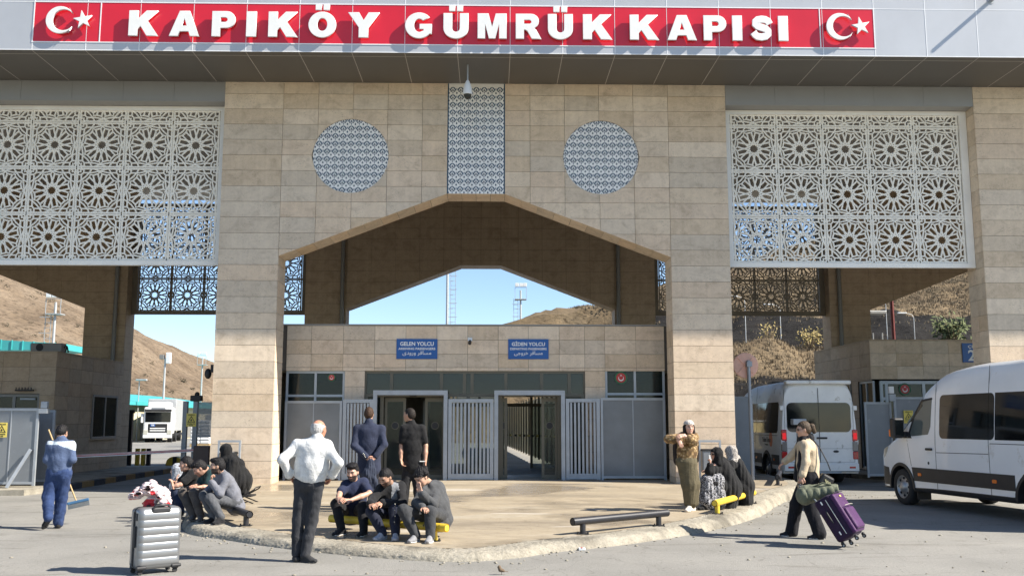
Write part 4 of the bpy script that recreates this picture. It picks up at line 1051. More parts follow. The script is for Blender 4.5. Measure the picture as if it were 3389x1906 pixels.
# ---- right lane: sheet gates, sign posts
t = thing('panel_gate', 'folded grey sheet gate leaf standing beside the right pier', 'gate', (6.9, 26.9, 0))
MB().box(6.72, 7.18, 26.9, 26.94, .2, 2.42).build('sheet', M['steel_panel'], t); MB().box(6.66, 6.72, 26.88, 26.96, .12, 2.44).build('frame', M['steel'], t); MB().box(7.18, 7.24, 26.88, 26.96, .12, 2.44).build('frame', M['steel'], t)
panel_gate(10.64, 11.42, 2.28, 27.6, 'narrow grey sheet gate leaf between the two vans', 1)
panel_gate(11.46, 14.6, 2.42, 27.5, 'wide grey sheet gate partly hidden by the parked van', 4)
go = thing('gate_motor', 'grey gate motor above the sheet gate behind the van', 'gate motor', (11.4, 27.4, 2.5))
MB().bbox(11.3, 11.48, 27.4, 27.5, 2.3, 2.5, .01).build('hinge', M['steel'], go); MB().bbox(11.3, 11.44, 27.4, 27.5, 2.52, 2.72, .01).build('motor_box', M['white_paint'], go)
warning_sign(11.85, 27.49, 1.86, 'yellow warning sign on the sheet gate behind the van')
ne = thing('round_road_sign', 'round road sign seen from its faded orange back on a grey pole', 'sign', (6.68, 25.0, zt(25)))
M['faded_orange'] = simple('faded_sign_back', (0.88, 0.50, 0.36), .6, 0, .15, 6)
MB().cyl((6.68, 25.0, zt(25)-.02), (6.66, 25.0, 3.30), .045, n=14).build('pole', M['steel'], ne)
mb = MB(); mb.lathe((6.60, 25.07, 3.17), [(.325, 0), (.33, .012), (.325, .022)], 'y', 40); ds = mb.build('disc', M['faded_orange'], ne)
mb = MB(); mb.lathe((6.60, 25.055, 3.17), [(.305, 0), (.33, .0), (.333, .03), (.318, .03)], 'y', 40); mb.build('rim', simple('sign_rim', (.80, .45, .33), .5), ds)
for a in (45, 135): MB().bar((6.60-.29*math.cos(R(a)), 25.05, 3.17-.29*math.sin(R(a))), (6.60+.29*math.cos(R(a)), 25.05, 3.17+.29*math.sin(R(a))), .03, .028, (0, 0, 1) if a != 90 else (1, 0, 0)).build('brace', M['faded_orange'], ds)
MB().bbox(6.60, 6.74, 24.93, 25.06, 3.13, 3.27, .01).build('clamp', M['steel'], ne)
ps_ = thing('card_reader_post', 'grey card reader box on a bent post behind the walking woman', 'post', (8.2, 26, 0))
MB().tube([(8.2, 26, 0), (8.2, 26, 1.45), (8.22, 25.95, 1.58), (8.3, 25.9, 1.62)], .045, 10).build('post', M['steel'], ps_)
MB().bbox(8.02, 8.38, 25.8, 26.05, 1.64, 1.80, .02).build('reader_box', M['steel'], ps_)

# ================================================================ low pipe rails
def rail(p, q, mat, label, posts=(.10, .90), r=.056, zc=.27):
    p = Vector(p); q = Vector(q); t = thing('low_rail', label, 'rail', ((p.x+q.x)/2, (p.y+q.y)/2, zt((p.y+q.y)/2)), 'low pipe rails round the plaza')
    mb = MB(); mb.cyl((*p, zt(p.y)+zc-.10), (*q, zt(q.y)+zc-.10), r, n=18, caps=False); d3 = (Vector((*q, 0))-Vector((*p, 0))).normalized()
    for c, s in ((p, -1), (q, 1)):
        zz = zt(c.y)+zc-.10; a = Vector((*c, zz)); mb.cyl(a-d3*s*.002, a-d3*s*.05, r*.80, n=16)
    mb.build('pipe', mat, t)
    for f in posts:
        c = p.lerp(q, f); z0 = zt(c.y)
        MB().cyl((*c, z0-.01), (*c, z0+zc-.10-r*.6), .042, n=14).build('post', mat, t)
        mb = MB(); mb.bbox(c.x-.085, c.x+.085, c.y-.07, c.y+.07, z0-.006, z0+.012, .004)
        pl = mb.build('base_plate', M['black_metal'], t)
        for sx in (-1, 1): MB().cyl((c.x+sx*.07, c.y-.05, z0), (c.x+sx*.07, c.y-.05, z0+.04), .012, n=8).build('bolt', M['black_metal'], pl)
rail((-2.36, 14.55), (-.60, 13.35), M['yellow_rail'], 'worn yellow pipe rail with three men sitting on it', zc=.285)
rail((1.15, 14.05), (2.72, 15.25), M['black_rail'], 'empty black pipe rail on the plaza edge', zc=.285)
rail((-3.68, 15.1), (-5.45, 18.3), M['black_rail'], 'black pipe rail with the left group of people sitting on it', posts=(.05, .93), zc=.285)
rail((3.80, 16.75), (5.05, 18.9), M['yellow_rail'], 'yellow pipe rail with two women in black sitting on it', posts=(.06, .93), zc=.285)
rail((6.72, 23.0), (7.35, 24.9), M['black_rail'], 'short dusty pipe rail at the far corner of the plaza', zc=.30)

# ================================================================ bins
def bin_stand(x, y, kind, label):
    z0 = zt(y); t = thing('waste_bin', label, 'bin', (x, y, z0), None)
    mb = MB(); 
    for xx in (-.27, .23): mb.box(x+xx, x+xx+.045, y-.02, y+.03, z0, z0+1.0)
    mb.box(x-.27, x+.275, y-.021, y+.031, z0+1.001, z0+1.05)
    mb.build('frame', M['steel'], t)
    if kind == 'box':
        b = MB().bbox(x-.20, x+.20, y-.16, y+.12, z0+.28, z0+.82, .02).build('bucket', M['steel_panel'], t)
        MB().box(x-.205, x+.205, y-.17, y+.125, z0+.79, z0+.84).build('rim', M['dark'], b)
        MB().box(x-.06, x+.09, y-.166, y-.162, z0+.56, z0+.70).build('sticker', M['white_paint'], b)
    else:
        b = MB(); b.smooth = True; prof = [(.13, .18), (.19, .3), (.20, .5), (.185, .7), (.215, .74), (.20, .78)]
        b.lathe((x, y, z0), prof, 'z', 18); bo_ = b.build('bag', simple('bin_bag', (.012, .012, .013), .35, bmp=.6, bscale=18), t)
bin_stand(-6.28, 23.55, 'bag', 'grey bin frame with black bag beside the left pier')
bin_stand(5.25, 23.5, 'box', 'grey metal waste bin with a white sticker beside the right pier')
# ================================================================ minibuses
M['van_white'] = simple('van_white_paint', (0.80, 0.81, 0.82), 0.28, 0, 0.03, 1.5, coat=0.6, wear=((0.66, 0.645, 0.61), 2.2, 0.60))
M['van_dusty'] = simple('van_dusty_white', (0.80, 0.79, 0.76), 0.42, 0, 0.08, 2.0, coat=0.2, wear=((0.45, 0.42, 0.37), 3.5, 0.60))
M['van_black'] = simple('van_black_trim', (0.022, 0.022, 0.024), 0.55, 0, 0.15)
M['van_glass'] = glass_mat('van_tinted_glass', (0.004, 0.005, 0.006), 0.05, 0.02)
M['van_glass_clear'] = glass_mat('van_door_glass', (0.02, 0.03, 0.03), 0.40, 0.02)
M['tyre'] = simple('tyre_rubber', (0.02, 0.02, 0.021), 0.8, 0, 0.2)
M['rim'] = simple('wheel_steel', (0.40, 0.40, 0.40), 0.4, 0.6, 0.1, wear=((.15, .14, .13), 18, .6))
M['amber'] = simple('amber_lens', (0.75, 0.16, 0.01), 0.25)
M['tail_red'] = simple('tail_lamp_red', (0.45, 0.006, 0.008), 0.2, 0, .05, coat=.5)
M['tail_clear'] = simple('tail_lamp_clear', (0.22, 0.20, 0.19), 0.2)
mlit, n_, b_ = newmat('brake_lamp_lit'); b_.inputs['Base Color'].default_value = (.6, .01, .01, 1); b_.inputs['Emission Color'].default_value = (1, .02, .03, 1); b_.inputs['Emission Strength'].default_value = 0.22; M['tail_lit'] = mlit
M['chrome'] = simple('lamp_reflector', (.62, .60, .52), .2, .4)

VL = 6.3; AX = (1.02, 4.98); WR = .355
def lerp_tab(T, u):
    if u <= T[0][0]: return T[0][1]
    for (a, b), (c, d) in zip(T, T[1:]):
        if u <= c:
            return b+(d-b)*(u-a)/(c-a)
    return T[-1][1]
TOPL = [(0, .92), (.06, 1.02), (.2, 1.12), (.5, 1.24), (.92, 1.37), (1.05, 1.46), (1.3, 1.74), (1.6, 2.06), (1.85, 2.30), (2.1, 2.47), (2.4, 2.59), (2.8, 2.67), (3.4, 2.71), (6.0, 2.72), (6.2, 2.69), (6.27, 2.62), (6.3, 2.56)]
WID = [(0, .66), (.05, .78), (.15, .88), (.35, .95), (.7, .99), (1.1, 1.015), (2.0, 1.03), (5.6, 1.03), (6.1, 1.015), (6.3, .985)]
def half_w(u, z):
    w_ = lerp_tab(WID, u)
    t = max(0.0, z-1.25)
    return w_ - .055*t - .030*t*t*max(0, 1) - (.03*max(0, .55-z))
def bottom(u):
    z0 = .30
    for a in AX:
        d = abs(u-a)
        if d < .455: z0 = max(z0, .335+math.sqrt(.455**2-d*d))
    if u < .12: z0 = max(z0, .36-.0)
    return z0
def minibus(label, N, h, paint, scale=1.0, decal=False, lit=False, plate='65 K 1520'):
    h = Vector((h[0], h[1], 0)).normalized(); lf = Vector((-h.y, h.x, 0))
    N = Vector(N)
    def W(u, v, z): return tuple(N + (-h*u + lf*v + Vector((0, 0, z)))*scale)
    t = thing('minibus', label, 'van', tuple(N), None)
    us = sorted(set([0, .03, .08, .15, .25, .35, .45, .56] + [AX[0]+.455*math.cos(math.pi*k/10) for k in range(11)] + [1.55, 1.7, 1.85, 2.0, 2.2, 2.4, 2.7, 3.0, 3.4, 3.8, 4.2] + [AX[1]+.455*math.cos(math.pi*k/10) for k in range(11)] + [5.4, 5.6, 5.8, 6.0, 6.1, 6.2, 6.26, 6.3]))
    fr = [0, .04, .14, .27, .40, .52, .63, .73, .82, .89, .94, .972, .992, 1.0]
    mb = MB(); mb.smooth = True; rows_ = []
    for u in us:
        zt_, zb_ = lerp_tab(TOPL, u), bottom(u); L = []
        for f in fr:
            z = zb_+(zt_-zb_)*f; wv = half_w(u, z)
            if f >= .89: wv *= {.89: .985, .94: .94, .972: .86, .992: .66, 1.0: 0.0}[f]
            L.append((wv, z))
        ring = [W(u, v, z) for v, z in L] + [W(u, -v, z) for v, z in L[-2::-1]]
        rows_.append(ring)
    m = len(rows_[0]); vs_ = [p for r_ in rows_ for p in r_]
    for i in range(len(us)-1):
        for k in range(m-1):
            fm = (k if k < len(fr)-1 else m-2-k)
            uc = (us[i]+us[i+1])/2
            mb.m = 0
            if uc > 1.06 and uc < 1.86 and fm >= 8: mb.m = 2
            if fm == 0 and uc < 5.9: mb.m = 1
            if uc < .15 and fm <= 3: mb.m = 1
            mb.add([vs_[i*m+k], vs_[i*m+k+1], vs_[(i+1)*m+k+1], vs_[(i+1)*m+k]], [(0, 1, 2, 3)])
    mb.smooth = False; mb.m = 1
    for i in range(len(us)-1): mb.add([vs_[i*m], vs_[(i+1)*m], vs_[(i+1)*m+m-1], vs_[i*m+m-1]], [(0, 1, 2, 3)])
    mb.m = 1; mb.add(rows_[0], [tuple(range(m))]); mb.m = 0; mb.add(rows_[-1], [tuple(range(m))])
    me = mb.mesh('body', [M[paint], M['van_black'], M['van_glass_clear']])
    bm = bmesh.new(); bm.from_mesh(me); bmesh.ops.remove_doubles(bm, verts=bm.verts[:], dist=.0005); bmesh.ops.recalc_face_normals(bm, faces=bm.faces[:]); bm.to_mesh(me); bm.free()
    body = link('body', me, t)
    def patch(poly, side, off, mat, name, parent, thick=.012, sub=.18):
        """polygon (u, z) laid on the side of the body, with thickness"""
        # resample edges so that the patch follows the curved side
        P = []
        for i in range(len(poly)):
            a, b = poly[i], poly[(i+1) % len(poly)]; n = max(1, int(math.hypot(b[0]-a[0], b[1]-a[1])/sub))
            P += [(a[0]+(b[0]-a[0])*k/n, a[1]+(b[1]-a[1])*k/n) for k in range(n)]
        bm = bmesh.new(); vv = [bm.verts.new((p[0], 0, p[1])) for p in P]; bm.faces.new(vv)
        us_ = [p[0] for p in P]; zs_ = [p[1] for p in P]
        x = min(us_)+sub
        while x < max(us_): bmesh.ops.bisect_plane(bm, geom=bm.verts[:]+bm.edges[:]+bm.faces[:], plane_co=(x, 0, 0), plane_no=(1, 0, 0)); x += sub*1.6
        x = min(zs_)+sub
        while x < max(zs_): bmesh.ops.bisect_plane(bm, geom=bm.verts[:]+bm.edges[:]+bm.faces[:], plane_co=(0, 0, x), plane_no=(0, 0, 1)); x += sub
        bm.verts.index_update(); mbp = MB(); mbp.smooth = True
        vo = [W(v.co.x, side*(half_w(v.co.x, v.co.z)+off), v.co.z) for v in bm.verts]; vi = [W(v.co.x, side*(half_w(v.co.x, v.co.z)+off-thick), v.co.z) for v in bm.verts]
        fs_ = [[v.index for v in f.verts] for f in bm.faces]; n0 = len(vo)
        ed = [[v.index for v in e.verts] for e in bm.edges if len(e.link_faces) == 1]; bm.free()
        mbp.add(vo+vi, fs_+[[i+n0 for i in f[::-1]] for f in fs_]); mbp.smooth = False; mbp.add(vo+vi, [(a, b, b+n0, a+n0) for a, b in ed])
        return mbp.build(name, M[mat], parent)
    def rr(u0, u1, z0, z1, r=.09, n=4):
        L = []
        for cu, cz, a0 in ((u1-r, z1-r, 0), (u0+r, z1-r, 90), (u0+r, z0+r, 180), (u1-r, z0+r, 270)):
            L += [(cu+r*math.cos(R(a0+90*k/n)), cz+r*math.sin(R(a0+90*k/n))) for k in range(n+1)]
        return L
    for sd_ in (1, -1):
        patch([(1.36, 1.40), (1.50, 1.36), (2.05, 1.40), (2.13, 1.55), (2.16, 2.06), (1.80, 2.03), (1.58, 1.80)], sd_, .004, 'van_glass_clear', 'door_window', t)
        patch([(1.18, 1.36), (1.36, 1.34), (1.36, 1.42), (1.58, 1.82), (1.82, 2.07), (2.17, 2.10), (2.17, 2.06), (1.82, 2.03), (1.62, 1.80), (1.42, 1.42), (1.48, 1.32), (1.18, 1.32)], sd_, .006, 'van_black', 'window_trim', t)
        patch(rr(2.42, 4.02, 1.33, 2.14, .10), sd_, .004, 'van_glass', 'side_window', t)
        patch([(4.04, 1.33), (5.95, 1.33), (6.02, 1.41), (6.02, 2.08), (5.95, 2.14), (4.04, 2.14)], sd_, .004, 'van_glass', 'side_window', t)
        patch([(1.50, .50), (4.50, .50), (4.50, .76), (1.44, .76)], sd_, .010, 'van_black', 'side_cladding', t)
        patch([(5.46, .50), (6.1, .50), (6.1, .76), (5.46, .76)], sd_, .010, 'van_black', 'side_cladding', t)
        for a in AX:
            L = [(a+.50*math.cos(R(x)), .335+.50*math.sin(R(x))) for x in range(-2, 183, 12)]+[(a+.44*math.cos(R(x)), .335+.44*math.sin(R(x))) for x in range(182, -3, -12)]
            patch(L, sd_, .016, 'van_black', 'wheel_arch', t, .05, .3)
        for (u0, z0, u1, z1) in ((2.28, .34, 2.28, 2.40), (1.42, .78, 1.30, 1.30), (3.86, .34, 3.86, 2.62), (2.3, 1.06, 3.84, 1.08), (3.9, 1.26, 6.0, 1.26)):
            patch([(u0-.006, z0), (u1-.006 if u0 == u1 else u1, z1), (u1+.006, z1+(.012 if u0 != u1 and z1-z0 < .1 else 0)), (u0+.006, z0+(.012 if z1-z0 < .1 else 0))], sd_, .0015, 'van_black', 'door_seam', t, .003)
        patch(rr(1.98, 2.18, 1.10, 1.145, .02, 2), sd_, .03, 'van_black', 'door_handle', t, .03)
        if sd_ > 0: patch([(2.03+.03*math.cos(R(k*45)), .86+.03*math.sin(R(k*45))) for k in range(8)], sd_, .003, 'van_black', 'fuel_cap', t, .004)
        for u in (1.72, 3.98, 5.7): patch(rr(u-.06, u+.06, .60, .66, .02, 2), sd_, .018, 'amber', 'side_marker', t)
        patch([(.26, .90), (.22, 1.0), (.30, 1.08), (.52, 1.15), (.46, 1.04), (.36, .94)], sd_, .004, 'chrome', 'headlight', t, .012, .06); patch([(.20, .37), (.56, .37), (.53, .60), (.50, .72), (.20, .74)], sd_, .008, 'van_black', 'bumper_corner', t, .012, .06)
        mb = MB(); mb.bbox(-.10, .10, -.11, .11, -.20, .20, .04); mb.v = [W(1.28+x*.9, sd_*(half_w(1.28, 1.45)+.20+y), 1.52+z) for x, y, z in mb.v]; mir = mb.build('mirror', M['van_black'], t)
        mb = MB(); mb.box(.085, .095, -.09, .09, -.16, .16); mb.v = [W(1.28+x*.9+.012, sd_*(half_w(1.28, 1.45)+.20+y), 1.52+z) for x, y, z in mb.v]; mb.build('mirror_glass', M['van_glass'], mir)
        mb = MB(); mb.bbox(-.05, .05, -.05, .05, -.07, .07, .01); mb.v = [W(1.19+x*.5, sd_*(half_w(1.28, 1.45)+.26+y), 1.42+z) for x, y, z in mb.v]; mb.build('turn_signal', M['amber'], mir)
        mb = MB(); mb.bbox(-.05, .05, -.10, .10, -.05, .05, .01); mb.v = [W(1.30+x, sd_*(half_w(1.28, 1.40)+.05+y), 1.40+z) for x, y, z in mb.v]; mb.build('mirror_arm', M['van_black'], mir)
        for a in AX:
            mb = MB(); cx = Vector(W(a, sd_*.88, WR)); ax_ = lf*sd_*scale
            def ringp(r_, o, k, n=28): 
                an = 2*math.pi*k/n; return cx + ax_*o + (h*math.cos(an)+Vector((0, 0, 1))*math.sin(an))*r_*scale
            prof = [(.19, -.11), (.30, -.115), (.345, -.10), (WR, -.06), (WR, .06), (.345, .10), (.30, .115), (.225, .112)]
            n = 28; vv = [ringp(r_, o, k) for r_, o in prof for k in range(n)]; mb.smooth = True
            mb.add(vv, [(i*n+k, i*n+(k+1) % n, (i+1)*n+(k+1) % n, (i+1)*n+k) for i in range(len(prof)-1) for k in range(n)]); wh = mb.build('wheel', M['tyre'], t)
            prof = [(.228, .105), (.205, .10), (.20, .06), (.155, .075), (.115, .085), (.10, .115), (.075, .14), (.001, .145)]
            mb = MB(); mb.smooth = True; vv = [ringp(r_, o, k) for r_, o in prof for k in range(n)]
            mb.add(vv, [(i*n+k, i*n+(k+1) % n, (i+1)*n+(k+1) % n, (i+1)*n+k) for i in range(len(prof)-1) for k in range(n)]); rim = mb.build('rim', M['rim'], wh)
            for k in range(8):
                an = 2*math.pi*k/8; c = cx+ax_*.078+(h*math.cos(an)+Vector((0, 0, 1))*math.sin(an))*.168*scale
                MB().sphere(c, .026*scale, 8, 6).build('rim_hole', M['dark'], rim)
        mb = MB(); mb.box(-.012, .012, -.14, .14, 0, .34); mb.v = [W(AX[0]+.50+x, sd_*.84+y, .14+z) for x, y, z in mb.v]; mb.build('mudflap', M['van_black'], t)
    # rear end
    def rp(mb_, v0, v1, z0, z1, u0, u1, b=.01):
        q = MB(); q.bbox(u0, u1, v0, v1, z0, z1, b); mb_.smooth = False; mb_.add([W(x, y, z) for x, y, z in q.v], q.f); return mb_
    rp(MB(), -.98, .98, .34, .56, 6.22, 6.40, .03).build('rear_bumper', M[paint], t)
    rp(MB(), -.50, .50, .30, .35, 6.25, 6.42, .01).build('tow_step', M['steel'], t)
    L = rr(-.84, .84, 1.36, 2.12, .13); mbr = MB(); mbr.add([W(6.312, v, z) for v, z in L]+[W(6.29, v, z) for v, z in L], [tuple(range(len(L)))]+[(i, (i+1) % len(L), len(L)+(i+1) % len(L), len(L)+i) for i in range(len(L))]); mbr.build('rear_window', M['van_glass'], t)
    rp(MB(), -.006, .006, .58, 2.50, 6.296, 6.318, .001).build('door_seam', M['van_black'], t)
    rp(MB(), -.90, .90, .585, .593, 6.296, 6.304, .001).build('door_seam', M['van_black'], t); rp(MB(), -.92, .92, .93, .936, 6.296, 6.303, .001).build('door_seam', M['van_black'], t)
    for s in (-1, 1): rp(MB(), s*.90-.004, s*.90+.004, .58, 2.46, 6.296, 6.304, .001).build('door_seam', M['van_black'], t)
    rp(MB(), -.86, .86, 2.60, 2.70, 6.20, 6.42, .03).build('roof_spoiler', M[paint], t)
    rp(MB(), -.20, .08, 1.18, 1.23, 6.30, 6.33, .012).build('rear_handle', M['van_black'], t)
    mbo = MB(); q = MB(); q.lathe((0, 0, 0), [(.001, .0), (.075, .002), (.07, .012), (.001, .014)], 'x', 20); mbo.add([W(6.30+x, -.42+y, .86+z*.45) for x, y, z in q.v], q.f); mbo.build('badge', M['van_black'], t)
    rp(MB(), .05, .36, .66, .80, 6.30, 6.315, .004).build('number_plate', M['white_paint'], t)
    for s in (-1, 1):
        a = rp(MB(), s*.93-.07, s*.93+.07, 1.12, 1.42, 6.235, 6.325, .02).build('tail_lamp', M['tail_red'], t)
        rp(MB(), s*.93-.05, s*.93+.05, 1.17, 1.34, 6.30, 6.332, .015).build('brake_light', M['tail_lit' if lit else 'tail_red'], a)
        rp(MB(), s*.93-.072, s*.93+.072, .86, 1.119, 6.235, 6.324, .02).build('reversing_lens', M['tail_clear'], a)
        rp(MB(), s*.93-.07, s*.93+.07, .66, .859, 6.235, 6.323, .02).build('lower_lens', M['tail_red'], a)
        for z in (1.10, 1.98): rp(MB(), s*.965-.05, s*.965+.05, z-.06, z+.06, 6.20, 6.32, .01).build('door_hinge', M[paint], t)
    rp(MB(), -.98, .98, .345, .36, 6.405, 6.41, .002).build('bumper_lip', M['van_black'], t)
    for s in (-.8, .8): rp(MB(), s-.08, s+.08, .43, .48, 6.39, 6.408, .005).build('reflector', M['tail_red'], t)
    if decal:
        M['decal_orange'] = simple('decal_orange', (.75, .13, .02), .4)
        patch([(5.42+.16*math.cos(R(k*20)), 1.16+.20*math.sin(R(k*20))) for k in range(18)], 1, .003, 'decal_orange', 'decal', t, .003)
        for body_, u, z, hh, ww in (('Yıldem Turizm', 5.02, 1.08, .13, .85), ('Seyahat', 5.0, .98, .06, .3)):
            me = text_mesh('decal_text', body_, 1.0, M['van_black'], .01)
            xs_ = [v.co.x for v in me.vertices]; zs_ = [v.co.z for v in me.vertices]; w0, h0 = max(xs_)-min(xs_), max(zs_)-min(zs_)
            for v in me.vertices:
                uu = u - .5*ww + (v.co.x-min(xs_))/w0*ww; zz = z+(v.co.z-min(zs_))/h0*hh; off = .004 if v.co.y < 0 else .002
                v.co = W(uu, half_w(uu, zz)+off, zz)
            me.update(); link('decal_text', me, t)
        MB().bar(W(3.0, .3, 2.76), W(3.0, -.3, 2.76), .5, .08).build('roof_hatch', M['van_black'], t)
    # seats and dashboard glimpsed through the door glass
    mb = MB(); mb.bbox(-.25, .25, .25, .8, .5, 1.75, .05); mb.v = [W(2.35+x*.6, y, z) for x, y, z in mb.v]; mb.build('seat', M['dark'], t)
    mb = MB(); mb.bbox(-.25, .25, -.8, -.25, .5, 1.75, .05); mb.v = [W(2.35+x*.6, y, z) for x, y, z in mb.v]; mb.build('seat', M['dark'], t)
    return t
minibus('clean white minibus parked at the right with black side cladding and tinted windows', (9.50, 21.66, 0), (-.135, .99), 'van_white', 1.045)
minibus('dusty white minibus seen from behind with red tail lamps driving into the lane', (9.06, 26.85+6.3*1.06, 0), (0, 1), 'van_dusty', 1.06, True, True)

# ================================================================ hills behind the gate
def vnoise(x, y, seed=0):
    def hsh(i, j):
        v = np.sin(i*127.1+j*311.7+seed*74.7)*43758.5453; return v-np.floor(v)
    i, j = np.floor(x), np.floor(y); fx_, fy_ = x-i, y-j; fx_, fy_ = fx_*fx_*(3-2*fx_), fy_*fy_*(3-2*fy_)
    return (hsh(i, j)*(1-fx_)+hsh(i+1, j)*fx_)*(1-fy_)+(hsh(i, j+1)*(1-fx_)+hsh(i+1, j+1)*fx_)*fy_
def fbm(x, y, o=5, seed=0):
    s = 0; a = .5
    for k in range(o): s = s+a*vnoise(x, y, seed+k); x = x*2.03; y = y*2.03; a *= .5
    return s
def hill_mat(name, c1, c2, c3, sc=1.0):
    m, n, b = newmat(name); p = coords(n)
    f = noise(n, p, 0.10*sc, 7, .6); r1 = ramp(n, [(.32, c1), (.52, c2), (.7, c3)]); n.links.new(f, r1.inputs[0])
    f2 = noise(n, p, 1.1*sc, 8, .75, .5, (.6, 1, 1.6)); r2 = ramp(n, [(.36, (.30, .28, .26)), (.49, (1, 1, 1)), (.68, (1.30, 1.24, 1.13))]); n.links.new(f2, r2.inputs[0])
    col = mixc(n, .85, r1.outputs[0], r2.outputs[0], 'MULTIPLY')
    at = n.nodes.new('ShaderNodeAttribute'); at.attribute_name = 'soil'
    soil = ramp(n, [(.3, (.011, .010, .010)), (.7, (.032, .030, .028))]); n.links.new(f2, soil.inputs[0])
    fac = mth(n, 'ADD', at.outputs['Fac'], mth(n, 'MULTIPLY', mth(n, 'SUBTRACT', f2, .5), .9)); rf = ramp(n, [(.42, (0, 0, 0)), (.58, (1, 1, 1))]); n.links.new(fac, rf.inputs[0])
    col = mixc(n, rf.outputs[0], col, soil.outputs[0])
    n.links.new(col, b.inputs['Base Color']); b.inputs['Roughness'].default_value = .95; b.inputs['Specular IOR Level'].default_value = .1
    bump(n, b, mth(n, 'ADD', f2, mth(n, 'MULTIPLY', f, 2.0)), .9, .35/sc); return m
def heightfield(name, X, Yv, Zf, mat, soil=None):
    xx, yy = np.meshgrid(X, Yv, indexing='ij'); zz = Zf(xx, yy); nx_, ny_ = xx.shape
    v = np.stack([xx, yy, zz], -1).reshape(-1, 3); idx = np.arange(nx_*ny_).reshape(nx_, ny_)
    f = np.stack([idx[:-1, :-1], idx[1:, :-1], idx[1:, 1:], idx[:-1, 1:]], -1).reshape(-1, 4)
    me = bpy.data.meshes.new(name); me.from_pydata(v.tolist(), [], f.tolist()); me.materials.append(mat)
    me.polygons.foreach_set('use_smooth', [True]*len(f))
    a = me.attributes.new('soil', 'FLOAT', 'POINT'); a.data.foreach_set('value', (soil(xx, yy) if soil else np.zeros_like(xx)).astype(np.float32).ravel())
    me.update(); o = link(name, me); props(o, kind='structure'); return o
def sst(a, b, x): t = np.clip((x-a)/(b-a), 0, 1); return t*t*(3-2*t)
M['hill_l'] = hill_mat('dry_hill_tan', (.125, .094, .066), (.190, .146, .104), (.24, .190, .138), .8)
M['hill_r'] = hill_mat('dry_grass_slope', (.125, .092, .060), (.185, .140, .088), (.235, .183, .120), 1.6)
def zl(x, y):
    ridge = np.interp(-x, [55, 66, 75, 88, 97, 132, 170, 240, 330], [0, 3.5, 9, 16.5, 24.2, 41.6, 58, 80, 95])
    k = sst(135, 262, y)**.85*(1-.25*sst(262, 420, y)); r_ = ridge+ (fbm(x*.05, y*.05, 5, 3)-.5)*2.2
    return np.maximum(-.3, r_*k + (fbm(x*.16, y*.16, 5, 9)-.5)*2.6*k*np.clip(ridge/12, 0, 1)) - .15
heightfield('hill', np.linspace(-330, -52, 190), np.linspace(130, 430, 150), zl, M['hill_l'])
PR = ([40, 46, 50, 62.5, 66, 70, 76.5, 80, 150, 240, 300], [-.2, .0, .4, 6.75, 6.95, 7.0, 10.5, 11.2, None, None, None])
def zr(x, y):
    rid = 15+.30*x; base = np.interp(y, [40, 46, 50, 62.5, 66, 70, 76.5, 80], [-.2, .05, .5, 6.75, 6.95, 7.0, 10.4, 11.0])
    up = 11.0+(rid-11.0)*np.clip((y-80)/70, 0, 1)**.92; z = np.where(y < 80, base, up); z = np.where(y > 150, rid+(y-150)*.02, z)
    side = sst(4.5, 13, x-(y-60)*.0); n1 = (fbm(x*.22, y*.22, 5, 21)-.5)
    return (z+n1*2.0*sst(48, 56, y)*(1-.75*sst(63, 64.5, y)*(1-sst(69, 71, y))) + (fbm(x*1.1, y*1.1, 3, 5)-.5)*.55*sst(48, 54, y))*np.where(y < 82, side, sst(-20, 6, x)) - .1
def soil_r(x, y):
    w_ = (fbm(x*.15, y*.2, 4, 33)-.5)*5
    return np.clip(sst(67.5+w_*.2, 70.5+w_*.2, y)*(1-sst(76.0+w_*.5, 78.5+w_*.5, y)) + (1-sst(57.6+w_*.4, 59.6+w_*.4, y))*.95, 0, 1)
heightfield('hillside', np.concatenate([np.linspace(-50, 3, 16)[:-1], np.linspace(3, 62, 130), np.linspace(64, 190, 50)]), np.concatenate([np.linspace(44, 84, 90), np.linspace(85, 152, 75), np.linspace(155, 300, 24)]), zr, M['hill_r'], soil_r)
# dark bushes dotted over the left hill: countless, one mass
def bush_cloud(name, spots, mat, leaf=.5, n=60):
    mb = MB(); rs = np.random.RandomState(5)
    for (x, y, z, s) in spots:
        for k in range(n):
            d = rs.normal(size=3); d /= np.linalg.norm(d); rr_ = s*(.55+.45*rs.rand()); c = np.array((x, y, z+.3*s))+d*np.array((1, 1, .62))*rr_
            a = rs.normal(size=3); a /= np.linalg.norm(a); b = np.cross(a, d); l = leaf*s*(.5+rs.rand()*.6)
            mb.add([c-a*l*.5, c+b*l*.45, c+a*l*.5, c-b*l*.45], [(0, 1, 2, 3)])
    o = mb.build(name, mat); return o
M['bush'] = simple('dry_bush_leaf', (.075, .065, .04), .9, 0, .35, 3)
sp = []; rs = np.random.RandomState(11)
while len(sp) < 620:
    x, y = rs.uniform(-230, -70), rs.uniform(165, 262); z = float(zl(np.array([[x]]), np.array([[y]]))[0, 0])
    if z > 3: sp.append((x, y, z, rs.uniform(.35, 1.1)**1.3))
props(bush_cloud('hill_bushes', sp, M['bush'], .36, 46), 'small dark bushes dotted over the tan hill', 'bushes', kind='stuff')
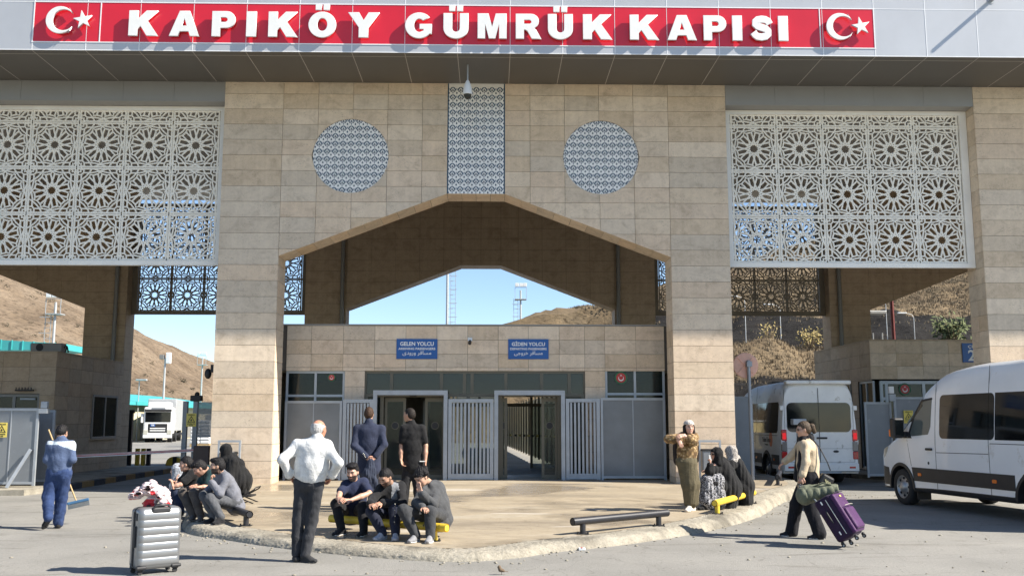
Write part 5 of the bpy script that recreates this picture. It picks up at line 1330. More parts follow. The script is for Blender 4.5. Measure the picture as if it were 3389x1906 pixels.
# dry grass tufts on the near terraces
def tufts(name, n, ymin, ymax, xmin, xmax, mat, seed, hmin, hmax):
    rs = np.random.RandomState(seed); X = rs.uniform(xmin, xmax, n); Yy = rs.uniform(ymin, ymax, n); Zz = zr(X, Yy); sl = soil_r(X, Yy)
    keep = rs.rand(n) > sl*.9; X, Yy, Zz = X[keep], Yy[keep], Zz[keep]; n = len(X); k = 5
    H = rs.uniform(hmin, hmax, (n, k)); A = rs.uniform(0, 6.283, (n, k)); Ln = rs.uniform(.1, .7, (n, k))
    bx = X[:, None]+rs.normal(0, .12, (n, k)); by = Yy[:, None]+rs.normal(0, .12, (n, k)); w_ = rs.uniform(.02, .045, (n, k))
    v0 = np.stack([bx-np.cos(A)*w_, by-np.sin(A)*w_, np.repeat(Zz[:, None]-.05, k, 1)], -1); v1 = np.stack([bx+np.cos(A)*w_, by+np.sin(A)*w_, np.repeat(Zz[:, None]-.05, k, 1)], -1)
    v2 = np.stack([bx+np.cos(A+1.3)*H*Ln, by+np.sin(A+1.3)*H*Ln, Zz[:, None]+H], -1)
    V = np.stack([v0, v1, v2], 2).reshape(-1, 3); Fc = np.arange(len(V)).reshape(-1, 3)
    me = bpy.data.meshes.new(name); me.from_pydata(V.tolist(), [], Fc.tolist()); me.materials.append(mat); me.update(); return link(name, me)
M['tuft'] = simple('dry_grass_blade', (.185, .142, .088), .9, 0, .35, .8)
props(tufts('dry_grass', 60000, 56, 118, 8, 66, M['tuft'], 3, .06, .24), 'dry yellow grass covering the terraced slope', 'grass', kind='stuff')
# single shrubs and lamp posts on the terrace
def shrub(x, y, s, label, mat, dens):
    z = float(zr(np.array([[x]]), np.array([[y]]))[0, 0]); t = thing('shrub', label, 'shrub', (x, y, z)); rs = np.random.RandomState(int(x*7+y)); mb = MB(); lv = MB()
    for k in range(16):
        a = rs.uniform(0, 6.28); d = Vector((math.cos(a)*rs.uniform(.2, .75), math.sin(a)*rs.uniform(.2, .75), 1)).normalized()*s*rs.uniform(.7, 1.15)
        p = Vector((x, y, z-.05)); q = p+d*.55+Vector((0, 0, .05)); e = p+d*1.0; mb.tube([p, q, e], [.03*s, .02*s, .006*s], 5)
        for j in range(dens):
            c = q.lerp(e, rs.rand())+Vector(rs.normal(0, .16*s, 3)); u = Vector(rs.normal(size=3)).normalized(); v = u.orthogonal().normalized(); l = rs.uniform(.05, .11)*s
            lv.add([c-u*l, c+v*l*.6, c+u*l, c-v*l*.6], [(0, 1, 2, 3)])
    mb.build('stems', M['shrub_stem'], t); lv.build('leaves', mat, t)
M['shrub_stem'] = simple('shrub_twig', (.26, .20, .13), .9); M['shrub_dry'] = simple('shrub_dry_leaf', (.30, .235, .09), .9, 0, .3); M['shrub_green'] = simple('shrub_green_leaf', (.11, .13, .05), .9, 0, .3)
shrub(18.4, 63.5, 1.2, 'bare pale shrub on the terrace edge', M['shrub_dry'], 5)
shrub(21.1, 63.6, 1.35, 'leafy yellow shrub on the terrace edge behind the lattice screen', M['shrub_dry'], 14)
shrub(22.9, 64.0, 1.3, 'dense olive yellow shrub on the terrace edge', M['shrub_dry'], 34)
shrub(30.6, 63.5, 1.8, 'green bush on the terrace seen over the right booth', M['shrub_green'], 45)
M['pole'] = simple('pole_galvanised', (.46, .47, .47), .5, .3)
def street_lamp(x, y, z0, hgt, label, arm=.9, r=.032):
    t = thing('street_lamp', label, 'lamp', (x, y, z0), 'street lamps behind the gate'); MB().tube([(x, y, z0-.1), (x, y, z0+hgt-.3), (x-.12, y, z0+hgt-.05), (x-arm*.6, y-.1, z0+hgt+.04)], [r, r*.75, r*.6, r*.5], 8).build('pole', M['pole'], t)
    MB().bbox(x-arm-.25, x-arm*.6, y-.2, y, z0+hgt, z0+hgt+.09, .02).build('lamp_head', M['white_paint'], t)
for x, y, hgt, lb in ((17.6, 66.5, 3.4, 'pale street lamp at the start of the upper terrace road'), (20.2, 67, 2.9, 'pale street lamp among the terrace shrubs'), (29.2, 66, 2.2, 'white street lamp in front of the green bush'), (27.5, 66.5, 3.2, 'thin street lamp left of the green bush')):
    street_lamp(x, y, 6.95, hgt, lb)
# floodlight masts with ladders
def mast(x, y, hgt, label, r=.16, ladder=True, head='flood', side=1):
    t = thing('light_mast', label, 'mast', (x, y, 0), 'floodlight masts of the yard')
    MB().cyl((x, y, 0), (x, y, hgt), r*.7, r*.5, 12).build('pole', M['pole'], t)
    if ladder:
        mb = MB(); lx = x+side*(r+.28)
        for dx in (-.2, .2): mb.box(lx+dx-.02, lx+dx+.02, y-.06, y-.02, 1.5, hgt-.8)
        zz = 1.6
        while zz < hgt-.9: mb.box(lx-.18, lx+.18, y-.055, y-.025, zz, zz+.03); zz += .38
        zz = 3
        while zz < hgt-1: mb.box(min(x, lx), max(x, lx), y-.05, y-.03, zz, zz+.03); mb.box(lx-.36, lx+.36, y-.6, y-.57, zz+.4, zz+.44); zz += 1.15
        mb.build('ladder', M['pole'], t)
    if head == 'flood':
        hb = MB().box(x-.55, x+.55, y-.4, y+.4, hgt-.9, hgt-.84).build('platform', M['pole'], t); mb = MB()
        for a in (-.53, .53): mb.box(x+a-.02, x+a+.02, y-.4, y-.36, hgt-.84, hgt+.2)
        mb.box(x-.55, x+.55, y-.4, y-.36, hgt+.201, hgt+.24); mb.build('guard_rail', M['pole'], hb)
        for a in (-.35, .05, .4): MB().bbox(x+a-.17, x+a+.17, y-.5, y-.3, hgt+.3, hgt+.62, .02).build('floodlight', M['white_paint'], t)
    elif head == 'cam':
        MB().bbox(x+.1, x+.5, y-.2, y+.2, hgt-.5, hgt+.5, .03).build('antenna_box', M['white_paint'], t); MB().bbox(x-.5, x-.1, y-.2, y+.2, hgt-.1, hgt+.3, .03).build('camera_box', M['pipe'], t)
    else: MB().bbox(x-.3, x+.7, y-.2, y+.2, hgt, hgt+.15, .03).build('lamp_head', M['pole'], t)
mast(-3.75, 80, 17.5, 'tall mast with a caged ladder rising behind the rear arch', .2, True, 'flood', 1)
mast(2.66, 90, 14.0, 'floodlight mast with square lamp frame seen through the rear arch', .17, True, 'flood', -1)
mast(-35.7, 120, 9.6, 'thin floodlight mast against the sky left of the pier', .16, False, 'flood')
mast(-30.2, 90, 7.6, 'mast carrying a pale antenna box above the truck', .16, False, 'cam')
mast(-33.2, 92, 5.6, 'short thin mast beside the antenna mast', .08, False, 'lamp')
mast(-31.55, 70, 10.3, 'mast with a railed platform over the booth roof', .17, True, 'flood', -1)
mast(-39.0, 92, 4.3, 'low lamp mast by the turquoise roofed warehouse', .06, False, 'lamp')
mast(16.2, 41, 6.3, 'white ladder mast seen over the right booth', .05, True, 'lamp', 1)
t = thing('red_pipe', 'dark red steel flagpole standing behind the right booth', 'pole', (17.0, 40.5, 0)); MB().cyl((17.05, 40.5, 0), (17.0, 40.5, 7.4), .075, n=10).build('pole', simple('dark_red_paint', (.16, .03, .025), .5), t)

# ================================================================ yard: warehouse, canopy roof, trucks, pallets
M['turquoise'] = simple('turquoise_roof_sheet', (.06, .40, .40), .5, 0, .1, .6); M['cream_wall'] = simple('cream_render', (.66, .60, .42), .85, 0, .06, .5)
wh = thing('warehouse', 'long cream warehouse with turquoise sheet roof', 'building', (-44, 100, 0))
MB().box(-54, -33.6, 84, 130, 0, 3.3).build('wall', M['cream_wall'], wh)
rf = MB(); rf.prism([(-55, 3.3), (-32.9, 3.3), (-32.9, 3.62), (-44, 5.1), (-55, 3.62)], 83.3, 131); rf.build('roof', M['turquoise'], wh)
for k in range(6): MB().box(-33.61, -33.55, 87+7*k, 89.4+7*k, .1, 2.6).build('door', M['pipe'], wh)
for k in range(4): MB().box(-52+4.6*k, -50+4.6*k, 83.94, 84.0, 1.2, 2.6).build('window', M['glass_dark'], wh)
ct = thing('yard_canopy', 'large turquoise canopy roof beyond the booth', 'canopy', (-36, 62, 0))
rf = MB(); rf.prism([(-52, 5.6), (-25.5, 6.0), (-25.5, 6.35), (-38, 7.05), (-52, 6.2)], 58, 61.5); rf.build('roof', M['turquoise'], ct)
for k in range(40): 
    x = -51+.64*k; z = 6.2+(x+52)/14*.85 if x < -38 else 7.05-(x+38)/12.5*.70
    MB().box(x, x+.05, 57.95, 58.02, z-.55, z+.03).build('sheet_rib', M['turquoise'], ct)
for x in (-50, -38, -26.5): MB().box(x-.2, x+.2, 60, 60.4, 0, 5.9).build('column', M['white_paint'], ct)
def truck(x, y, label, s=1.0, turn=12):
    t = thing('lorry', label, 'truck', (x, y, 0), 'white lorries in the yard'); RT = Matrix.Translation((x, y, 0)) @ Matrix.Rotation(R(turn), 4, 'Z') @ Matrix.Translation((-x, -y, 0)); B = lambda a, b, c, d, e, f, bv=.03: MB().bbox(x+a*s, x+b*s, y+c*s, y+d*s, e*s, f*s, bv*s).xf(RT)
    B(-1.22, 1.22, 0, 2.2, .75, 3.15, .12).build('cab', M['white_paint'], t); B(-1.0, 1.0, .5, 2.2, 3.151, 3.6, .15).build('roof_deflector', M['white_paint'], t)
    ws = B(-1.10, 1.10, -.02, .05, 1.80, 2.70, .03).build('windscreen', M['van_glass'], t); B(-1.15, 1.15, -.22, .02, 2.76, 2.95, .03).build('sun_visor', M['dark'], t)
    B(-.6, .6, -.02, .03, 2.98, 3.10, .02).build('header_panel', M['steel_panel'], t)
    B(-.82, .82, -.03, .03, .80, 1.66, .04).build('grille', M['dark'], t); 
    for k in range(2): B(-.66, .66, -.05, -.02, 1.0+.2*k, 1.1+.2*k, .02).build('grille_bar', M['white_paint'], t)
    B(-.62, -.22, -.06, -.03, 1.42, 1.64, .005).build('plate_sign', M['blue_sign'], t); q_ = RT @ Vector((x-.42*s, y-.065*s, 1.46*s)); o_ = fit_text(t, 'TIR', q_.x, q_.y, q_.z, .3*s, .14*s, M['white_letter'], .02); o_.rotation_euler.z = R(turn)
    B(-1.23, 1.23, -.08, .3, .38, .86, .05).build('bumper', M['white_paint'], t)
    for sg in (-1, 1):
        B(sg*1.0-.2, sg*1.0+.2, -.10, .02, .70, 1.12, .04).build('headlight', M['chrome'], t); B(sg*1.38-.1, sg*1.38+.1, .05, .25, 1.75, 2.55, .04).build('mirror', M['white_paint'], t)
        for yy in (1.2, 4.6, 9.0): MB().cyl((x+sg*.78*s, y+yy*s, .5*s), (x+sg*1.15*s, y+yy*s, .5*s), .5*s, n=18).xf(RT).build('wheel', M['tyre'], t)
    B(-1.25, 1.25, 2.7, 13, 1.0, 3.95, .05).build('trailer', M['pole'], t); B(-1.0, 1.0, .3, 13, .55, .76, .02).build('chassis', M['dark'], t)
truck(-28.9, 85, 'white lorry with dark grille facing the lane beside the warehouse', .96)
truck(-45.0, 140, 'distant white lorry parked further back in the yard', 1.0)
pt = thing('pallet_stack', 'stack of white sacks on a pallet behind the lane gate', 'pallet', (-20.5, 70, 0))
MB().box(-21.3, -19.9, 69.4, 70.8, 0, .2).build('pallet', M['wood'], pt)
for k in range(7):
    for j in range(2): MB().bbox(-21.3+.7*j, -20.61+.7*j, 69.4, 70.7, .2+.24*k, .43+.24*k, .07).build('sack', M['white_paint'], pt)
# passage behind the hall: ribbed fence panels and pale roof
M['ochre_sheet'] = simple('ochre_sheet', (.42, .345, .18), .6, 0, .15, 1.0)
pf = thing('passage_fence', 'ochre ribbed sheet fence along the passage behind the doors', 'fence', (1.6, 45, 0))
for k in range(20):
    y0 = 31.6+1.7*k; fp = MB().box(2.25-.07*k, 2.28-.07*k, y0, y0+1.66, .25, 2.7).build('panel', M['ochre_sheet'], pf)
    MB().box(2.17-.07*k, 2.248-.07*k, y0+1.66, y0+1.70, .2, 2.8).build('post', M['bronze'], pf)
pr_ = thing('passage_roof', 'pale translucent sheet roof over the passage', 'roof', (0, 45, 3)); MB().box(-1.8, .3, 33.5, 60, 3.0, 3.05).build('sheet', M['white_paint'], pr_)
for k in range(6): MB().box(-1.75, -1.67, 34+4.6*k, 34.08+4.6*k, 0, 3.0).build('post', M['pole'], pr_)
# ================================================================ people
# Bodies and clothes are distance fields turned into one skin each (surface nets).
def A3(*v): return np.array(v, float)
def nrm(v): v = np.asarray(v, float); return v/(np.linalg.norm(v)+1e-9)
def fold(a): return 1-2*np.abs(np.sin(a*.5))**.8
class Fld:
    def __init__(s, h): s.h = h; s.pr = []
    def seg(s, a, b, ra, rb=None, u=None, k=.03):
        a = np.asarray(a, float); b = np.asarray(b, float); rb = ra if rb is None else rb
        if np.linalg.norm(b-a) < 1e-4: b = b+np.array((0, 0, 1e-3))
        m = max(np.max(ra), np.max(rb)); s.pr.append(('seg', np.minimum(a, b)-m, np.maximum(a, b)+m, k, (a, b, ra, rb, u))); return s
    def ell(s, c, r, fr, k=.03, sub=False):
        c = np.asarray(c, float); m = max(r); s.pr.append(('sub' if sub else 'ell', c-m, c+m, k, (c, r, fr))); return s
    def cut(s, fn): s.pr.append(('cut', None, None, 0, fn)); return s
    def mesh(s, wr=0.0, seed=0, wl=.11, pad=.02, zs=.55):
        lo = np.min([p[1] for p in s.pr if p[0] in ('seg', 'ell')], 0)-pad; hi = np.max([p[2] for p in s.pr if p[0] in ('seg', 'ell')], 0)+pad
        h = s.h; n = np.ceil((hi-lo)/h).astype(int)+1
        ax = [(lo[i]+h*np.arange(n[i])).astype(np.float32) for i in range(3)]; Fv = np.full(n, .25, np.float32)
        for kind, a0, b0, k, q in s.pr:
            if kind == 'cut':
                X, Y_, Z_ = np.meshgrid(*ax, indexing='ij', sparse=True); Fv = np.maximum(Fv, q(X, Y_, Z_)); continue
            i0 = np.maximum(np.floor((a0-.07-lo)/h).astype(int), 0); i1 = np.minimum(np.ceil((b0+.07-lo)/h).astype(int)+1, n)
            sl = tuple(slice(i0[i], i1[i]) for i in range(3)); x, y, z = ax[0][sl[0]][:, None, None], ax[1][sl[1]][None, :, None], ax[2][sl[2]][None, None, :]
            if kind == 'seg':
                a, b, ra, rb, u = q; ba = b-a; L2 = float(ba@ba); px, py, pz = x-a[0], y-a[1], z-a[2]
                t = np.clip((px*ba[0]+py*ba[1]+pz*ba[2])/L2, 0, 1); wx, wy, wz = px-t*ba[0], py-t*ba[1], pz-t*ba[2]
                if np.isscalar(ra): d = np.sqrt(wx*wx+wy*wy+wz*wz)-(ra+t*(rb-ra))
                else:
                    nn = nrm(ba); uu = np.asarray(u, float); uu = nrm(uu-nn*(uu@nn)); vv = np.cross(nn, uu)
                    ru, rv = ra[0]+t*(rb[0]-ra[0]), ra[1]+t*(rb[1]-ra[1]); rm = np.minimum(ru, rv)
                    d = (np.sqrt(((wx*uu[0]+wy*uu[1]+wz*uu[2])/ru)**2+((wx*vv[0]+wy*vv[1]+wz*vv[2])/rv)**2+((wx*nn[0]+wy*nn[1]+wz*nn[2])/rm)**2)-1)*rm
            else:
                c, r, fr = q; px, py, pz = x-c[0], y-c[1], z-c[2]; e = [(px*f[0]+py*f[1]+pz*f[2])/rr_ for f, rr_ in zip(fr, r)]; d = (np.sqrt(e[0]**2+e[1]**2+e[2]**2)-1)*min(r)
            g_ = Fv[sl]
            if kind == 'sub':
                hh = np.clip(.5-.5*(g_+d)/k, 0, 1); Fv[sl] = g_+(-d-g_)*hh+k*hh*(1-hh)
            else:
                hh = np.clip(.5+.5*(d-g_)/k, 0, 1); Fv[sl] = d+(g_-d)*hh-k*hh*(1-hh)
        if wr > 0:
            rs = np.random.RandomState(seed); x, y, z = ax[0][:, None, None], ax[1][None, :, None], ax[2][None, None, :]; wv = 0
            for i in range(5):
                kv = rs.normal(size=3); kv = kv/np.linalg.norm(kv)*(6.283/(wl*rs.uniform(.55, 1.6))); kv[2] *= zs; ph = rs.uniform(0, 6.28); k2 = rs.normal(size=3)*7
                wv = wv+fold(kv[0]*x+kv[1]*y+kv[2]*z+ph+.6*np.sin(k2[0]*x+k2[1]*y+k2[2]*z))
            Fv = Fv+(wr*.42)*wv.astype(np.float32)
        return surface_nets(Fv, lo, h)
def surface_nets(Fv, lo, h):
    S_ = Fv < 0; n = Fv.shape; c = np.zeros(tuple(i-1 for i in n), np.int8); cor = [(i, j, k) for i in (0, 1) for j in (0, 1) for k in (0, 1)]
    sl = lambda d: tuple(slice(d[i], n[i]-1+d[i]) for i in range(3))
    for d in cor: c += S_[sl(d)]
    act = (c > 0) & (c < 8); ii = np.argwhere(act); idx = np.full(act.shape, -1, np.int64); idx[act] = np.arange(len(ii))
    vals = {d: Fv[ii[:, 0]+d[0], ii[:, 1]+d[1], ii[:, 2]+d[2]] for d in cor}; pos = np.zeros((len(ii), 3)); cnt = np.zeros(len(ii))
    for d in cor:
        for a in range(3):
            if d[a] == 0:
                e = list(d); e[a] = 1; fa, fb = vals[d], vals[tuple(e)]; m = (fa < 0) != (fb < 0); t = np.where(m, fa/np.where(m, fa-fb, 1), 0)
                p = np.tile(np.array(d, float), (len(ii), 1)); p[:, a] += t; pos += p*m[:, None]; cnt += m
    V = lo+(ii+pos/np.maximum(cnt, 1)[:, None])*h; Q = []
    for a in range(3):
        b, c2 = (a+1) % 3, (a+2) % 3; s0 = [slice(None)]*3; s1 = [slice(None)]*3; s0[a] = slice(0, n[a]-1); s1[a] = slice(1, n[a])
        A, B = S_[tuple(s0)], S_[tuple(s1)]; e = np.argwhere(A != B); e = e[(e[:, b] > 0) & (e[:, c2] > 0) & (e[:, b] < n[b]-1) & (e[:, c2] < n[c2]-1)]
        if not len(e): continue
        fl = A[e[:, 0], e[:, 1], e[:, 2]]; q = []
        for db, dc in ((-1, -1), (0, -1), (0, 0), (-1, 0)):
            t = e.copy(); t[:, b] += db; t[:, c2] += dc; q.append(idx[t[:, 0], t[:, 1], t[:, 2]])
        q = np.stack(q, 1); q = np.where(fl[:, None], q, q[:, ::-1]); Q.append(q)
    return V, np.concatenate(Q) if Q else np.zeros((0, 4), int)
def np_mesh(name, parts, mats, cols=None):
    V = np.concatenate([p[0] for p in parts]); off = 0; Q = []; MI = []
    for i, p in enumerate(parts): Q.append(p[1]+off); off += len(p[0]); MI.append(np.full(len(p[1]), p[2] if len(p) > 2 else 0))
    Q = np.concatenate(Q); me = bpy.data.meshes.new(name); nv, nf = len(V), len(Q)
    me.vertices.add(nv); me.vertices.foreach_set('co', V.astype(np.float32).ravel()); me.loops.add(nf*4); me.loops.foreach_set('vertex_index', Q.astype(np.int32).ravel())
    me.polygons.add(nf); me.polygons.foreach_set('loop_start', np.arange(0, nf*4, 4, dtype=np.int32)); me.polygons.foreach_set('use_smooth', np.ones(nf, bool))
    for m in mats: me.materials.append(m)
    me.polygons.foreach_set('material_index', np.concatenate(MI).astype(np.int32))
    if cols is not None:
        at = me.color_attributes.new('Col', 'FLOAT_COLOR', 'POINT'); at.data.foreach_set('color', np.concatenate([cols, np.ones((nv, 1))], 1).astype(np.float32).ravel())
    me.update(calc_edges=True); me.validate(); return me
def skin_mat():
    m, n, b = newmat('skin'); a = n.nodes.new('ShaderNodeVertexColor'); a.layer_name = 'Col'; p = coords(n); f = noise(n, p, 40, 4); r_ = ramp(n, [(.3, (.88, .86, .85)), (.7, (1.08, 1.06, 1.05))]); n.links.new(f, r_.inputs[0])
    n.links.new(mixc(n, 1.0, a.outputs[0], r_.outputs[0], 'MULTIPLY'), b.inputs['Base Color']); b.inputs['Roughness'].default_value = .5; b.inputs['Subsurface Weight'].default_value = .06; b.inputs['Subsurface Radius'].default_value = (.01, .004, .002); return m
M['skin'] = skin_mat()
_cl = {}
def cloth(c, kind='plain', rough=.9):
    key = (tuple(c), kind)
    if key in _cl: return _cl[key]
    m, n, b = newmat('cloth_'+kind); p = coords(n); f = noise(n, p, 9, 6, .65, .6); hi = tuple(min(1, x*1.18+.004) for x in c); lo = tuple(x*.80 for x in c)
    r_ = ramp(n, [(.32, lo), (.68, hi)]); n.links.new(f, r_.inputs[0]); col = r_.outputs[0]
    wv = noise(n, p, 420, 2, .5); rw = ramp(n, [(.3, (.82, .82, .82)), (.7, (1.14, 1.14, 1.14))]); n.links.new(wv, rw.inputs[0]); col = mixc(n, .6, col, rw.outputs[0], 'MULTIPLY')
    if kind == 'denim':
        wn = noise(n, p, 5, 4, .6); rn = ramp(n, [(.42, (0, 0, 0)), (.70, (1, 1, 1))]); n.links.new(wn, rn.inputs[0]); col = mixc(n, mth(n, 'MULTIPLY', rn.outputs[0], .35), col, tuple(min(1, x*2.0+.03) for x in c))
    if kind == 'floral':
        v = nd(n, 'ShaderNodeTexVoronoi'); v.inputs['Scale'].default_value = 19; n.links.new(p, v.inputs['Vector']); fl = ramp(n, [(.0, (.60, .46, .25)), (.16, (.42, .16, .04)), (.30, (.62, .50, .32)), (.42, (.10, .055, .025)), (.55, (.30, .20, .08)), (.75, (.10, .06, .03))]); n.links.new(v.outputs['Distance'], fl.inputs[0])
        fl.inputs[0]; sc_ = mth(n, 'MULTIPLY', v.outputs['Distance'], 1.25); n.links.new(sc_, fl.inputs[0]); col = mixc(n, .92, col, fl.outputs[0])
    if kind == 'blackfloral':
        v = nd(n, 'ShaderNodeTexVoronoi'); v.inputs['Scale'].default_value = 34; n.links.new(p, v.inputs['Vector']); d2 = noise(n, p, 48, 3, .6, 1.5); fl = ramp(n, [(.50, (.008, .008, .010)), (.56, (.50, .50, .53))]); n.links.new(d2, fl.inputs[0]); f2 = ramp(n, [(.18, (.55, .55, .58)), (.26, (.01, .01, .012))]); n.links.new(v.outputs['Distance'], f2.inputs[0]); col = mixc(n, .5, fl.outputs[0], f2.outputs[0], 'LIGHTEN')
    if kind == 'speckle':
        d2 = noise(n, p, 60, 3, .7); fl = ramp(n, [(.42, (.10, .09, .085)), (.56, c)]); n.links.new(d2, fl.inputs[0]); col = mixc(n, .8, col, fl.outputs[0])
    if kind == 'pinstripe':
        w_ = nd(n, 'ShaderNodeTexWave'); w_.inputs['Scale'].default_value = 9.0; w_.inputs['Distortion'].default_value = .4; n.links.new(p, w_.inputs['Vector']); rs_ = ramp(n, [(.0, (.90, .90, .91)), (.18, (1, 1, 1))]); n.links.new(w_.outputs['Fac'], rs_.inputs[0]); col = mixc(n, .6, col, rs_.outputs[0], 'MULTIPLY')
    n.links.new(col, b.inputs['Base Color']); b.inputs['Roughness'].default_value = rough; b.inputs['Specular IOR Level'].default_value = .25; b.inputs['Sheen Weight'].default_value = .06 if kind != 'satin' else 0
    h1 = noise(n, p, 16, 5, .6, 1.2); bump(n, b, mth(n, 'ADD', h1, mth(n, 'MULTIPLY', wv, .08)), .45, .02); _cl[key] = m; return m
def hair_mat(c):
    key = ('hair', tuple(c))
    if key in _cl: return _cl[key]
    m, n, b = newmat('hair'); p = coords(n); f = noise(n, p, 120, 4, .7, .3, (1, 1, .35)); r_ = ramp(n, [(.3, tuple(x*.5 for x in c)), (.7, tuple(min(1, x*1.3) for x in c))]); n.links.new(f, r_.inputs[0]); n.links.new(r_.outputs[0], b.inputs['Base Color'])
    b.inputs['Roughness'].default_value = .6; b.inputs['Specular IOR Level'].default_value = .22; bump(n, b, f, .8, .006); _cl[key] = m; return m

def hand_parts(w_, tip, pn, thumb, curl, lat_hint=None, s=1.0):
    """five-fingered hand from the wrist w_ towards tip; pn = direction the palm faces; thumb=+1/-1 picks its side"""
    w_ = np.asarray(w_, float); d = nrm(np.asarray(tip)-w_); pn = np.asarray(pn, float); pn = nrm(pn-d*(pn@d)); lt = np.cross(d, pn)*thumb
    f = Fld(.0048); kn = w_+d*.088*s
    f.seg(w_-d*.03*s, w_+d*.02*s, (.027*s, .020*s), (.030*s, .018*s), lt, .012); f.seg(w_+d*.012*s, kn-d*.008*s, (.030*s, .016*s), (.040*s, .0135*s), lt, .015)
    for i, (o, L, sp_) in enumerate(((.029, .070, .16), (.0098, .079, .04), (-.0098, .074, -.06), (-.028, .058, -.17))):
        b = kn+lt*o*s; dd = nrm(d+lt*sp_*.5); n_ = pn.copy(); cu = curl[i] if hasattr(curl, '__len__') else curl
        for fr_, cm in ((.44, .8), (.31, 1.1), (.25, .8)):
            a = R(cu*cm); dd, n_ = dd*math.cos(a)+n_*math.sin(a), n_*math.cos(a)-dd*math.sin(a); e = b+dd*L*fr_*s; f.seg(b, e, .0088*s if fr_ > .4 else .0080*s, .0080*s if fr_ > .3 else .0066*s, k=.004); b = e
    tb = w_+d*.030*s+lt*.026*s; td = nrm(d*.75+lt*.75+pn*.30); te = tb+td*.040*s; td2 = nrm(d*.95+lt*.30+pn*.35); f.seg(tb, te, .0125*s, .0105*s, k=.012); f.seg(te, te+td2*.030*s, .0100*s, .0078*s, k=.005)
    return f.mesh()

